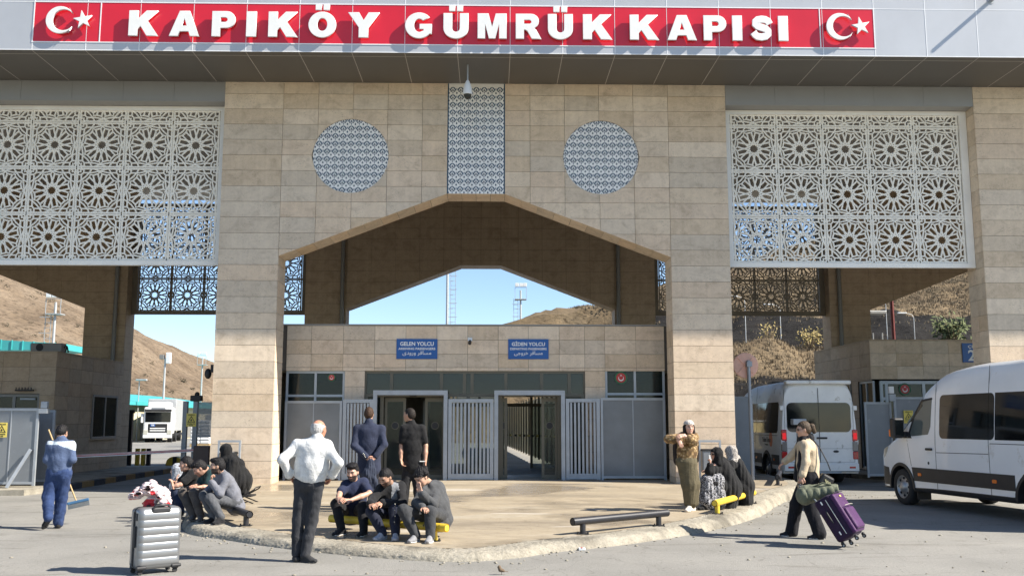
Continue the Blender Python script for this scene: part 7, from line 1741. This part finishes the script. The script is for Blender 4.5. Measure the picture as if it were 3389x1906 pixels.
# ---- man in white shirt
person('white', 'balding man in white shirt and black jeans standing with hands on hips', (.42, .9, .02), (.44, .215, .14), dict(c=(.42, .41, .40), style='bald', t=.006), dict(c=(.64, .64, .625), kind='pinstripe', sleeve=1, loose=.018, w=1.13, collar=True, hem=.10, wr=.0075, wl=.16, zs=.35), dict(c=(.024, .025, .029), kind='denim', loose=.006, hemr=.052, wr=.006), ((.03, .03, .031), (.06, .06, .06)), hands=(('h', (1, 0, .1), -1, 28), ('h', (-1, 0, .1), 1, 28)), ground=0, fat=1.1)

# ---- three men on the yellow rail
person('tee', 'bearded man in navy T-shirt sitting on the yellow rail with joined hands', (-.22, -1, -.22), (.50, .31, .225), dict(c=DK, style='quiff', t=.012), dict(c=(.016, .022, .052), sleeve=.4, loose=.02, w=1.10, hem=-.04, depth=1.1), dict(c=(.009, .009, .011), loose=.006), ((.013, .013, .015), (.62, .60, .57)), beard=.93, hands=(('h', (.4, .3, -.6), -1, 45), ('h', (-.4, .3, -.6), 1, 45)), ground=z14(14.0), fat=1.1)
person('black', 'man in black jacket over grey T-shirt sitting in the middle of the yellow rail', (-.50, -.72, -.52), (.40, .24, .165), dict(c=DK, style='short', t=.011), dict(c=(.0115, .0115, .013), sleeve=1, loose=.026, w=1.06, open=(.24, .25, .27), openx=-.03, collar=True, hem=-.05, wr=.008, name='jacket'), dict(c=(.0095, .012, .026), kind='denim', loose=.008), ((.34, .35, .39), (.40, .40, .42)), beard=.75, hands=(('h', (.3, .2, -.8), -1, 50), ('h', (-.3, .2, -.8), 1, 50)), ground=z14(13.5), fat=1.05)
person('grey', 'curly haired man in grey hooded jacket sitting with his hand over his face', (-.62, -.55, -.60), (.48, .30, .215), dict(c=DK, style='curly', t=.012), dict(c=(.062, .064, .068), sleeve=1, loose=.028, w=1.05, hood=True, hem=-.05, wr=.009, wl=.14, name='jacket'), dict(c=(.040, .042, .046), loose=.012), ((.24, .24, .25), (.66, .66, .66)), hands=(('h', (0, .2, -1), -1, 30), ('h', (.55, .72, -.1), 1, 14)), ground=z14(13.3))
mb = MB(); pts_ = [(-1.32+.004*math.sin(k*2), 13.50, .60-.016*k) for k in range(18)]
pb = thing('prayer_beads', 'string of dark prayer beads hanging from the hand of the black jacket man', 'beads', (-1.32, 13.5, .3))
for k, p in enumerate(pts_): MB().sphere(p, .0075, 8, 6).build('bead', M['chrome'] if k % 5 == 0 else M['dark'], pb)

# ---- two men standing before the doors
def ex_suit(root, J, hl, d):
    mb = MB()
    for k in range(4): mb.sphere((float(J['wa'][0])-.06+.012*k, float(J['wa'][1])-.052, float(J['wa'][2])+.07-.022*k), .009, 8, 6)
    mb.build('sleeve_buttons', M['chrome'], root)
person('suit', 'man in navy blazer standing with his hands behind his back', (.05, 1, 0), (.44, .26, .18), dict(c=(.055, .030, .018), style='short', t=.012), dict(c=(.024, .030, .056), sleeve=1, loose=.018, w=1.16, collar=True, hem=-.20, wr=.006, wl=.16, name='blazer'), dict(c=(.013, .013, .017), loose=.006), ((.012, .012, .013), (.02, .02, .02)), hands=(('h', (.2, -1, 0), -1, 55), ('h', (-.2, -1, 0), 1, 55)), ground=z14(17.6), extra=ex_suit)
def ex_polo(root, J, hl, d):
    p = J['hb']; MB().bbox(float(p[0])-.11, float(p[0])-.01, float(p[1])-.02, float(p[1])+.02, float(p[2])+.10, float(p[2])+.115, .003).build('paper', M['white_paint'], root)
person('polo', 'man in black polo shirt standing in front of the door, looking left', (-.88, .48, .04), (.47, .275, .19), dict(c=(.022, .017, .014), style='short', t=.009), dict(c=(.0095, .0095, .0105), sleeve=.4, loose=.014, w=1.07, collar=True, hem=-.07), dict(c=(.015, .015, .017), loose=.014), ((.02, .02, .02), (.03, .03, .03)), hands=(('h', (.6, -.2, 0), -1, 30), ('h', (-1, 0, 0), 1, 40)), ground=z14(17.9), extra=ex_polo)
hj = thing('held_jacket', 'dark denim jacket hanging from the hands of the man in the blazer', 'jacket', (-2.1, 17.25, .7))
blob(hj, 'jacket_cloth', [((-2.13, 17.27, 1.02), (-2.17, 17.25, .80), .045, .085, None, .03), ((-2.17, 17.25, .80), (-2.18, 17.26, .52), (.10, .04), (.13, .05), (1, 0, 0), .03), ((-2.11, 17.27, 1.02), (-2.02, 17.26, .55), .035, .045, None, .03)], (.02, .026, .045), 'denim', wr=.012, wl=.07)

# ---- standing woman in floral blouse
def ex_floral(root, J, hl, d):
    fr = [d['rt'], d['face'], d['up']]; f = Fld(.0065); f.ell(hl(0, -.016, .040), (.094, .114, .096), fr, .02); H = J['head']; up, face = d['up'], d['face']
    f.cut(lambda X, Y_, Z_: (.052-.16*((X-H[0])*face[0]+(Y_-H[1])*face[1]+(Z_-H[2])*face[2])*0-((X-H[0])*up[0]+(Y_-H[1])*up[1]+(Z_-H[2])*up[2])).astype(np.float32)); v, q = f.mesh(.003, 2, .05); link('headband', np_mesh('headband', [(v, q)], [cloth((.50, .45, .40))]), root)
    blob(root, 'backpack', [(J['sa']+A_((-.03, .16, -.10)), J['sa']+A_((-.02, .17, -.42)), .085, .10, None, .04), (J['sb']+A_((.03, .16, -.12)), J['sb']+A_((.02, .17, -.40)), .07, .08, None, .04)], (.018, .014, .014))
person('floral', 'woman in brown floral blouse and olive skirt standing with folded arms', (.12, -1, -.02), (.56, .36, .27), dict(c=(.016, .011, .010), style='long', t=.013), dict(c=(.40, .26, .12), kind='floral', sleeve=.6, loose=.020, w=.96, hem=.02, wr=.007, name='blouse', arm=.008), dict(c=(.105, .088, .052), type='skirt', name='skirt', wr=.011, wl=.12, zs=.08), ((.60, .54, .46), (.62, .56, .48)), hands=(('h', (.1, .6, -.5), 1, 25), ('h', (-.2, .6, -.5), -1, 25)), size=.95, ground=z14(17.3), extra=ex_floral)

# ---- two women in black on the right rail
def ex_sun(root, J, hl, d):
    headscarf(root, hl, d, (.0085, .0085, .0095), drape=[(J['neck'], J['neck']+A_((.16, .08, -.20)), (.14, .12), (.16, .13), (0, 1, 0), .05)])
    sunglasses(root, hl, d)
    g = z14(17.7); p = J['pel']; k_ = (J['ka']+J['kb'])/2
    blob(root, 'robe', [(J['neck']+A_((.02, .02, -.06)), p+A_((.02, .02, .05)), (.19, .16), (.26, .235), (0, 1, 0), .06), (p+A_((.0, 0, .02)), p+A_((-.08, 0, -.25)), (.25, .23), (.24, .22), (0, 1, 0), .06), (p+A_((-.02, 0, .0)), k_+A_((.05, 0, -.03)), (.22, .17), (.20, .13), (0, 1, 0), .06), (J['neck']+A_((-.02, -.06, -.10)), J['ea']+A_((0, 0, .02)), .095, .075, None, .05), (J['ea']+A_((0, 0, .02)), J['wa'], .072, .05, None, .04), (J['eb'], J['wb'], .072, .05, None, .04)], (.0115, .0115, .0125), wr=.012, wl=.15)
    blob(root, 'skirt', [(k_+A_((0, 0, .0)), A_(((J['aa'][0]+J['ab'][0])/2+.05, (J['aa'][1]+J['ab'][1])/2, g+.10)), (.19, .12), (.21, .15), (0, 1, 0), .05), (k_+A_((.14, 0, .0)), A_((k_[0]+.16, k_[1], g+.12)), (.18, .14), (.18, .15), (0, 1, 0), .05), (J['ka'], J['aa']+A_((0, 0, .06)), .10, .095, None, .05), (J['kb'], J['ab']+A_((0, 0, .06)), .10, .095, None, .05)], (.03, .03, .035), 'blackfloral', wr=.012, wl=.12)
person('sun', 'woman in black headscarf and sunglasses sitting on the yellow rail, chin on hand', (-1, -.28, -.08), (.50, .31, .23), dict(style='none', c=DK), None, None, ((.012, .012, .013), (.015, .015, .015)), hands=(('h', (-.6, .2, .4), 1, 60), ('h', (0, 0, -1), -1, 30)), size=.95, ground=z14(17.6), extra=ex_sun)
def ex_scarf(root, J, hl, d):
    headscarf(root, hl, d, (.46, .42, .38), 'speckle', drape=[(J['neck']+A_((0, 0, .03)), J['neck']+A_((.13, .02, -.14)), (.10, .09), (.08, .05), (0, 1, 0), .05)])
    g = z14(18.4); p = J['pel']
    blob(root, 'robe', [(J['neck']+A_((.0, .0, -.07)), p+A_((.03, 0, .05)), (.19, .15), (.25, .20), (0, 1, 0), .06), (p+A_((.03, 0, 0)), A_((p[0]+.04, p[1], g+.10)), (.25, .20), (.27, .17), (0, 1, 0), .06), (p, (J['ka']+J['kb'])/2+A_((0, 0, -.02)), (.20, .17), (.20, .13), (0, 1, 0), .06), ((J['ka']+J['kb'])/2, A_((J['aa'][0], J['aa'][1], g+.10)), (.20, .13), (.22, .14), (0, 1, 0), .06), (J['sa'], J['ea'], .08, .07, None, .05), (J['ea'], J['wa'], .07, .05, None, .05)], (.013, .013, .014), 'plain', wr=.012, wl=.14)
person('scarf', 'woman in black with pale speckled headscarf seated behind the sunglasses woman', (-.75, .6, -.1), (.50, .33, .25), dict(style='none', c=DK), None, None, ((.012, .012, .013), (.015, .015, .015)), hands=(('h', (0, 0, -1), 1, 40), ('h', (0, 0, -1), -1, 40)), size=.95, ground=z14(18.4), extra=ex_scarf)

# ---- woman walking with the purple suitcase
def ex_walk(root, J, hl, d):
    sunglasses(root, hl, d); n_ = J['neck']
    fw = nrm(A_((-.95, .3, 0)))
    blob(root, 'shawl', [(n_+A_((.03, 0, .0)), n_+fw*.05+A_((0, 0, .0)), (.085, .085), (.08, .085), (0, 1, 0), .03), (n_+fw*.07+A_((0, -.07, -.03)), n_+fw*.12+A_((.0, -.10, -.40)), .052, .058, None, .03), (n_+fw*.12+A_((0, -.10, -.40)), n_+fw*.10+A_((0, -.10, -.78)), .058, .066, None, .03), (n_+fw*.07+A_((0, .07, -.03)), n_+fw*.13+A_((0, .08, -.60)), .052, .06, None, .03)], (.010, .010, .013), wr=.008, wl=.08)
    s0 = n_+A_((.03, .12, -.02)); p = J['pel']
    hb_ = A_((float(p[0])+.27, float(p[1])-.17, float(p[2])+.03)); mb = MB(); mb.tube([tuple(J['neck']+A_((.02, .14, -.04))), tuple(J['neck']+A_((.08, -.02, -.01))), tuple(J['neck']+A_((.14, -.155, -.13))), tuple(hb_*.5+(J['neck']+A_((.14, -.15, -.13)))*.5+A_((.02, -.05, 0))), tuple(hb_+A_((0, -.02, .10)))], .009, 6); mb.build('bag_strap', M['dark'], root)
person('walk', 'woman in beige coat and black shawl walking and pulling a purple suitcase', (-1, .12, -.12), (.50, .30, .21), dict(c=(.075, .052, .034), style='pony', t=.012), dict(c=(.48, .385, .265), sleeve=1, loose=.018, w=.92, hem=-.20, depth=1.30, wr=.010, wl=.15, zs=.22, name='coat'), dict(c=(.0085, .0085, .012), loose=.026, hemr=.062, wr=.012, wl=.14, zs=.12, cropped=-.03), ((.02, .02, .025), (.72, .72, .70)), hands=(('h', (.3, -.3, -.6), 1, 25), ('h', (.4, .6, .1), 1, 65)), size=.96, ground=0, extra=ex_walk)
hb = thing('handbag', 'small black shoulder bag with pale buckle at the hip of the walking woman', 'handbag', (4.9, 14.5, .85))
MB().bbox(4.86, 5.06, 14.44, 14.55, .76, .93, .03).xf(Matrix.Translation((4.96, 14.5, .85)) @ Matrix.Rotation(.5, 4, 'Y') @ Matrix.Translation((-4.96, -14.5, -.85))).build('pouch', simple('bag_leather', (.012, .011, .011), .4), hb)
for k in range(3): MB().bar((4.93+.03*k, 14.432, .87-.02*k), (4.95+.03*k, 14.432, .80-.02*k), .018, .01, (0, 1, 0)).build('buckle', simple('buckle_brass', (.55, .50, .28), .35, .5), hb)

# ---- the group on the left rail
def ex_gs(root, J, hl, d):
    MB().tube([tuple(J['wa']+A_((.02, -.02, .02))), tuple(J['wa']+A_((0, -.04, 0)))], .034, 10).build('wristwatch', M['dark'], root)
person('gshirt', 'bearded man in grey shirt sitting at the end of the black rail, hand at chin', (-1, -.22, -.06), (.47, .29, .205), dict(c=DK, style='quiff', t=.011), dict(c=(.155, .16, .185), sleeve=1, loose=.022, w=1.06, collar=True, hem=-.06, wr=.008, name='shirt'), dict(c=(.070, .073, .080), kind='denim', loose=.008), ((.014, .014, .016), (.06, .06, .06)), beard=.95, hands=(('h', (0, -.2, -1), 1, 18), ('h', (.6, .3, .3), -1, 65)), ground=z14(15.4), fat=1.05, extra=ex_gs)
person('teal', 'man in dark teal polo sitting bent over his phone on the black rail', (-.80, -.30, -.62), (.49, .29, .21), dict(c=DK, style='quiff', t=.012), dict(c=(.010, .036, .040), sleeve=.4, loose=.022, w=1.08, collar=True, hem=-.05), dict(c=(.078, .066, .058), loose=.008), ((.075, .07, .068), (.30, .30, .30)), beard=.45, hands=(('h', (.2, .1, -.9), 1, 35), ('h', (.2, .2, -.8), -1, 40)), ground=z14(15.8), fat=1.05)
ph_ = thing('mobile_phone', 'dark mobile phone in the hands of the man in teal', 'phone', (-4.9, 16.05, .6)); p = PJ['teal']['ha']
MB().bbox(p[0]-.08, p[0]+.02, p[1]-.09, p[1]-.03, p[2]-.0, p[2]+.014, .004).xf(Matrix.Translation(p) @ Matrix.Rotation(-.4, 4, 'Y') @ Matrix.Translation([-x for x in p])).build('case', M['van_glass'], ph_)
person('blackt', 'man in black T-shirt and navy jeans sitting behind the man in teal', (-.97, -.2, -.12), (.48, .29, .21), dict(c=DK, style='short', t=.013), dict(c=(.010, .010, .011), sleeve=.4, loose=.018, w=1.05, hem=-.05), dict(c=(.014, .020, .045), kind='denim', loose=.008), ((.02, .02, .02), (.2, .2, .2)), hands=(('h', (0, 0, -1), 1, 30), ('h', (0, 0, -1), -1, 30)), ground=z14(16.6))
def ex_ph(root, J, hl, d): headscarf(root, hl, d, (.42, .45, .50), 'speckle')
person('phone', 'woman in striped pale scarf at the far end of the black rail, hand at cheek', (-1, -.1, 0), (.52, .33, .25), dict(style='short', c=DK), dict(c=(.50, .50, .52), sleeve=.6, loose=.02, w=.9, hem=-.05, name='blouse'), dict(c=(.02, .02, .025), loose=.01), ((.02, .02, .02), (.1, .1, .1)), hands=(('h', (0, 0, -1), 1, 30), ('h', (.8, .3, .1), -1, 20)), size=.94, ground=z14(17.3), extra=ex_ph)
def ex_ch(root, J, hl, d):
    g = z14(19); p = J['pel']; k_ = (J['ka']+J['kb'])/2
    headscarf(root, hl, d, (.0085, .0085, .009), drape=[(J['neck'], J['neck']+A_((.14, .05, -.14)), (.13, .11), (.17, .14), (0, 1, 0), .05)])
    blob(root, 'chador', [(J['neck']+A_((.02, 0, -.05)), p+A_((.0, 0, .04)), (.18, .15), (.23, .19), (0, 1, 0), .06), (p+A_((0, 0, .02)), p+A_((-.02, 0, -.12)), (.23, .19), (.20, .17), (0, 1, 0), .06), (p, k_, (.20, .16), (.18, .12), (0, 1, 0), .06), (k_, A_((k_[0]+.03, k_[1], g+.09)), (.18, .13), (.20, .14), (0, 1, 0), .06), (J['sb'], J['eb'], .085, .07, None, .05), (J['eb'], J['wb'], .07, .05, None, .05)], (.0095, .0095, .010), wr=.011, wl=.13)
person('chador', 'woman in black chador sitting on a folding chair beside the left pier', (-.95, .3, -.05), (.50, .33, .25), dict(style='none', c=DK), None, None, ((.012, .012, .013), (.015, .015, .015)), hands=(('h', (0, 0, -1), 1, 40), ('h', (0, 0, -1), -1, 40)), size=.95, ground=z14(18.8), extra=ex_ch)
fc = thing('folding_chair', 'folding chair with thin black legs under the woman in the chador', 'chair', (-3.9, 19.0, z14(19)))
p = PJ['chador']['pel']; g = z14(19); sx, sy = p[0]+.02, p[1]
for dy in (-.19, .19):
    MB().tube([(sx+.27, sy+dy, p[2]-.02), (sx-.20, sy+dy, g)], .012, 8).build('leg', M['black_metal'], fc); MB().tube([(sx-.20, sy+dy+.02, p[2]-.10), (sx+.26, sy+dy+.02, g)], .012, 8).build('leg', M['black_metal'], fc)
MB().box(sx-.20, sx+.22, sy-.2, sy+.2, p[2]-.155, p[2]-.125).build('seat', M['dark'], fc)
MB().tube([(sx+.27, sy-.19, p[2]-.02), (sx+.30, sy-.19, p[2]+.02), (sx+.30, sy+.19, p[2]+.02), (sx+.27, sy+.19, p[2]-.02)], .012, 8).build('back_bar', M['black_metal'], fc)

# ================================================================ luggage
def rounded_case(C0, e1, e2, up, Wd, Dp, Ht, ribs, mat, rc=.06, rib_amp=.012, N=36, levels=90):
    """shell with rounded corners; ribs on the two broad faces"""
    e1, e2, up = Vector(e1).normalized(), Vector(e2).normalized(), Vector(up).normalized(); C0 = Vector(C0); mb = MB(); mb.smooth = True; rings_ = []
    for i in range(levels+1):
        f = i/levels; z = Ht*f; dz = min(z, Ht-z); ins = 0 if dz > rc else rc-math.sqrt(max(0, rc*rc-(rc-dz)**2)); ring = []
        rb = 0
        if ribs and .07*Ht < z < .92*Ht:
            ph = ((z-.07*Ht)/(.85*Ht)*ribs) % 1.0; rb = rib_amp*math.sqrt(max(0, 1-(2*ph-1)**2))
        hw, hd = Wd/2-ins, Dp/2-ins
        r_ = min(rc, hw, hd)
        for cx, cy, a0 in ((hw-r_, hd-r_, 0), (-hw+r_, hd-r_, 90), (-hw+r_, -hd+r_, 180), (hw-r_, -hd+r_, 270)):
            for k in range(9):
                a = R(a0+90*k/8); x = cx+r_*math.cos(a); y = cy+r_*math.sin(a); y += (1 if y > 0 else -1)*rb*min(1, max(0, (hw-abs(x))/.05)); ring.append(C0+e1*x+e2*y+up*z)
        rings_.append(ring)
    n = len(rings_[0]); mb.add([p for r_ in rings_ for p in r_], [(i*n+k, i*n+(k+1) % n, (i+1)*n+(k+1) % n, (i+1)*n+k) for i in range(levels) for k in range(n)]); mb.add(rings_[0], [tuple(range(n))]); mb.add(rings_[-1], [tuple(range(n))])
    return mb
M['case_silver'] = simple('silver_shell', (.25, .255, .26), .33, .55, .06, 3, coat=.3)
e1 = Vector((.77, .64, 0)).normalized(); e2 = Vector((-.64, .77, 0)).normalized(); C = Vector((-3.965, 11.22, 0))+e1*.25+e2*.15
sc_ = thing('silver_suitcase', 'large ribbed silver hard shell suitcase standing on the road', 'suitcase', tuple(C))
rounded_case(C+Vector((0, 0, .055)), e1, e2, (0, 0, 1), .50, .29, .69, 7, None).build('shell', M['case_silver'], sc_)
def loc(C, a, b, c): return tuple(C+e1*a+e2*b+Vector((0, 0, c)))
def obox(C, a0, a1, b0, b1, c0, c1, bv=.006):
    q = MB(); q.bbox(a0, a1, b0, b1, c0, c1, bv); q.v = [loc(C, *v) for v in q.v]; return q
mb = MB(); L = []
for a0, cx, cz in ((0, .19, .625), (90, -.19, .625), (180, -.19, .175), (270, .19, .175)):
    for k in range(5): a = R(a0+90*k/4); L.append((cx+.064*math.cos(a), cz+.064*math.sin(a)+ (0.0)))
L = [(x, z+.0) for x, z in L]; n = len(L); vs_ = []
for x, z in L:
    zz = z if z > .4 else z-.055
    zz = zz+.058 if z > .4 else zz
    vs_ += [loc(C, x, -.014, zz), loc(C, x, .014, zz)]
mb.add(vs_, [(2*i, 2*((i+1) % n), 2*((i+1) % n)+1, 2*i+1) for i in range(n)]); mb.build('zip_band', M['dark'], sc_)
obox(C, -.262, -.248, -.018, .018, .10, .70, .004).build('zip_strip', M['dark'], sc_); obox(C, .248, .262, -.018, .018, .10, .70, .004).build('zip_strip', M['dark'], sc_)
obox(C, -.275, -.250, -.075, -.035, .30, .54, .010).build('side_handle', M['dark'], sc_); obox(C, -.258, -.248, -.09, -.05, .60, .68, .006).build('lock', M['dark'], sc_)
obox(C, -.11, .11, -.160, -.10, .675, .745, .02).build('top_recess', M['dark'], sc_); MB().tube([loc(C, -.09, -.145, .735), loc(C, -.07, -.155, .765), loc(C, .07, -.155, .765), loc(C, .09, -.145, .735)], .014, 8).build('carry_handle', M['black_metal'], sc_)
obox(C, -.12, .10, .0, .09, .742, .765, .008).build('pull_handle', M['dark'], sc_)
for a in (-.20, .20):
    for b in (-.105, .105):
        wq = obox(C, a-.035, a+.035, b-.03, b+.03, .045, .095, .012).build('caster', M['dark'], sc_); MB().cyl(loc(C, a, b-.012, .027), loc(C, a, b+.012, .027), .027, n=14).build('wheel', M['tyre'], wq)
for a in (-.20, .20): obox(C, a-.06, a+.06, -.155, -.10, .06, .10, .015).build('corner_guard', M['dark'], sc_)
pbg = thing('plastic_bag', 'crumpled white and red plastic bag lying on the silver suitcase', 'bag', tuple(C+Vector((0, 0, .76))))
bx, by, bz = C.x-.06, C.y-.0, .755
M['bag_white'] = cloth((.62, .50, .50), 'plain', .35); M['bag_red'] = cloth((.50, .03, .04), 'plain', .4)
f = Fld(.0065); f.seg((bx-.03, by, bz+.02), (bx+.03, by+.02, bz+.08), .055, .045, k=.03); f.seg((bx-.17, by-.02, bz+.13), (bx-.02, by, bz+.20), (.085, .040), (.10, .055), (0, 1, 0), .03); f.seg((bx-.02, by, bz+.19), (bx+.13, by+.02, bz+.12), (.10, .05), (.085, .045), (0, 1, 0), .03); f.seg((bx+.10, by, bz+.12), (bx+.16, by, bz+.03), (.07, .035), (.06, .03), (0, 1, 0), .03); f.seg((bx-.15, by-.03, bz+.13), (bx-.23, by-.03, bz+.10), (.05, .016), (.03, .012), (0, 1, 0), .02); f.seg((bx-.03, by-.05, bz+.21), (bx+.02, by-.03, bz+.245), .03, .015, k=.03)
v, q = f.mesh(.019, 9, .06, zs=1.0); me = np_mesh('bag_film', [(v, q)], [M['bag_white'], M['bag_red']]); ctr = np.zeros(len(me.polygons)*3, np.float32); me.polygons.foreach_get('center', ctr); ctr = ctr.reshape(-1, 3); st = np.sin(ctr[:, 0]*31+ctr[:, 2]*37+1.0)+np.sin(ctr[:, 1]*40-ctr[:, 2]*23)
me.polygons.foreach_set('material_index', (((st > 1.45) | ((ctr[:, 2] < bz+.075) & (ctr[:, 0] < bx+.04)))).astype(np.int32)); link('bag_film', me, pbg)

M['purple'] = cloth((.058, .014, .075), 'plain', .55); M['purple_dark'] = cloth((.020, .007, .030), 'plain', .7)
hd_ = Vector((-.80, .60, 0)); e1 = Vector((.60, .80, 0)); a_ = (hd_*.53+Vector((0, 0, .85))).normalized(); e2 = (-hd_*.85+Vector((0, 0, .53))).normalized()
O = Vector((4.86, 13.52, .03)); CB = O+a_*.05+e2*.125
ps = thing('purple_suitcase', 'purple soft suitcase tilted on its wheels behind the walking woman', 'suitcase', tuple(O))
rounded_case(CB, e1, e2, a_, .45, .26, .62, 0, None, .045).build('body', M['purple_dark'], ps)
def pl3(C, a, b, c): return tuple(C+e1*a+e2*b+a_*c)
rounded_case(CB+e2*.145+a_*.02, e1, e2, a_, .42, .07, .58, 0, None, .030).build('front_panel', M['purple'], ps)
rounded_case(CB+e2*.185+a_*.05, e1, e2, a_, .35, .07, .32, 0, None, .030).build('lower_pocket', M['purple'], ps)
for c0, wv in ((.39, .33), (.60, .38), (.05, .33)):
    MB().tube([pl3(CB, -wv/2, .19 if c0 != .39 else .225, c0), pl3(CB, 0, .195 if c0 != .39 else .235, c0+.004), pl3(CB, wv/2, .19 if c0 != .39 else .225, c0)], .006, 6).build('zip', M['chrome'] if c0 == .39 else M['purple_dark'], ps)
MB().tube([pl3(CB, -.230, .05, .06), pl3(CB, -.236, .05, .30), pl3(CB, -.230, .05, .57)], .006, 6).build('zip', M['chrome'], ps)
q = MB(); q.bbox(-.03, .03, .186, .192, 0.53, .555, .002); q.v = [pl3(CB, *v) for v in q.v]; q.build('badge', M['yellow_sign'], ps)
for c0 in (.10, .55): q = MB(); q.bbox(-.240, -.232, -.03, -.012, c0-.02, c0+.03, .002); q.v = [pl3(CB, *v) for v in q.v]; q.build('tag', M['white_paint'], ps)
MB().tube([pl3(CB, -.242, -.02, .26), pl3(CB, -.262, -.02, .30), pl3(CB, -.262, -.02, .40), pl3(CB, -.242, -.02, .44)], .010, 8).build('side_handle', M['dark'], ps)
wb = Vector(PJ['walk']['hb'])
for s in (-.08, .08): MB().cyl(pl3(CB, s, -.10, .58), tuple(wb+e1*s*.55+Vector((0, 0, -.02))), .009, n=8).build('pull_rod', M['steel'], ps)
MB().tube([tuple(wb-e1*.07), tuple(wb+e1*.07)], .014, 8).build('pull_grip', M['dark'], ps)
for a in (-.17, .17):
    for b, dz_ in ((-.09, 0), (.12, 0)):
        c = CB+e1*a+e2*b-a_*.02; wq = MB().sphere(c, .026, 10, 8).build('caster', M['dark'], ps); cc = c-a_*.028; MB().cyl(tuple(cc-e1*.013), tuple(cc+e1*.013), .027, n=14).build('wheel', M['tyre'], wq); MB().cyl(tuple(cc-e1*.015), tuple(cc+e1*.015), .012, n=10).build('wheel_hub', M['steel'], wq)
dg = thing('duffel_bag', 'olive green duffel bag resting on top of the purple suitcase', 'bag', (4.72, 14.1, .6))
top = CB+a_*.72; bc_ = Vector((4.68, 13.92, .715)); f = Fld(.009); ax1 = Vector((.86, -.20, .08)).normalized()
fr_ = [np.array(ax1), np.array((.2, .97, 0)), np.array((-.08, 0, 1.0))]
f.seg(tuple(bc_-ax1*.20), tuple(bc_+ax1*.22), (.135, .115), (.135, .118), (0, 1, 0), .03); f.ell(tuple(bc_-ax1*.22+Vector((0, 0, -.04))), (.11, .15, .12), fr_, .05)
f.cut(lambda X, Y_, Z_: ((Z_-(bc_.z+.115))+.10*np.abs(Y_-bc_.y)).astype(np.float32)+0*X); f.cut(lambda X, Y_, Z_: (((X-bc_.x)*ax1.x+(Y_-bc_.y)*ax1.y+(Z_-bc_.z)*ax1.z)-.235).astype(np.float32))
v, q = f.mesh(.007, 12, .13); link('bag_body', np_mesh('bag_body', [(v, q)], [cloth((.135, .145, .095), 'plain', .6)]), dg)
MB().tube([tuple(bc_-ax1*.12+Vector((0, -.09, .10))), tuple(bc_+Vector((0, -.10, .14))), tuple(bc_+ax1*.12+Vector((0, -.09, .10)))], .012, 8).build('carry_strap', cloth((.09, .10, .065)), dg)

# ================================================================ small things on the ground
bd = thing('sparrow', 'small brown sparrow hopping on the road in front of the kerb', 'bird', (.11, 11.25, 0))
f = Fld(.0035); f.seg((.10, 11.25, .055), (.13, 11.25, .045), (.026, .024), (.020, .018), (0, 1, 0), .02); f.seg((.085, 11.25, .085), (.088, 11.25, .088), .0175, k=.02); f.seg((.072, 11.25, .086), (.064, 11.25, .083), .005, .002, k=.004); f.seg((.135, 11.25, .042), (.19, 11.25, .034), (.010, .004), (.012, .003), (0, 1, 0), .012); v, q = f.mesh(); link('body', np_mesh('body', [(v, q)], [cloth((.16, .115, .075))]), bd)
for dy in (-.01, .01): MB().cyl((.112, 11.25+dy, 0), (.112, 11.25+dy, .04), .0022, n=6).build('leg', M['dark'], bd)
lt_ = thing('cigarette_packet', 'crushed red and white packet lying on the road by the kerb', 'litter', (1.22, 13.35, 0)); q = MB(); q.bbox(1.17, 1.26, 13.30, 13.36, 0, .035, .006); q.build('box', M['white_paint'], lt_); MB().box(1.20, 1.225, 13.297, 13.363, .0355, .037).build('band', M['red_paint'], lt_)
rs = np.random.RandomState(3); mb = MB()
for k in range(420):
    if k < 260:
        j = rs.randint(0, len(pts)-1); c = out_off(pts, .17)[j] if k % 20 == 0 else pts[j]; d = (pts[min(j+1, len(pts)-1)]-pts[max(j-1, 0)]).normalized(); n2 = Vector((d.y, -d.x)); n2 = n2 if (pts[j]+n2-cen).length > (pts[j]-cen).length else -n2; c = pts[j]+n2*(.16+abs(rs.normal(0, .18)))
        x, y = c.x+rs.normal(0, .05), c.y+rs.normal(0, .05)
    elif k < 340: x, y = rs.normal(8.1, .8), rs.normal(22.8, .35)
    else: x, y = rs.uniform(-7, 8), rs.uniform(10.5, 15); 
    if k >= 340 and y > 12.2 and abs(x) < 3: continue
    s_ = rs.uniform(.006, .022); mb.sphere((x, y, s_*.3), (s_*rs.uniform(.8, 1.5), s_*rs.uniform(.8, 1.3), s_*.7), 6, 4)
props(mb.build('gravel', M['kerb']), 'loose grit and small stones on the road along the kerb', 'gravel', kind='stuff')
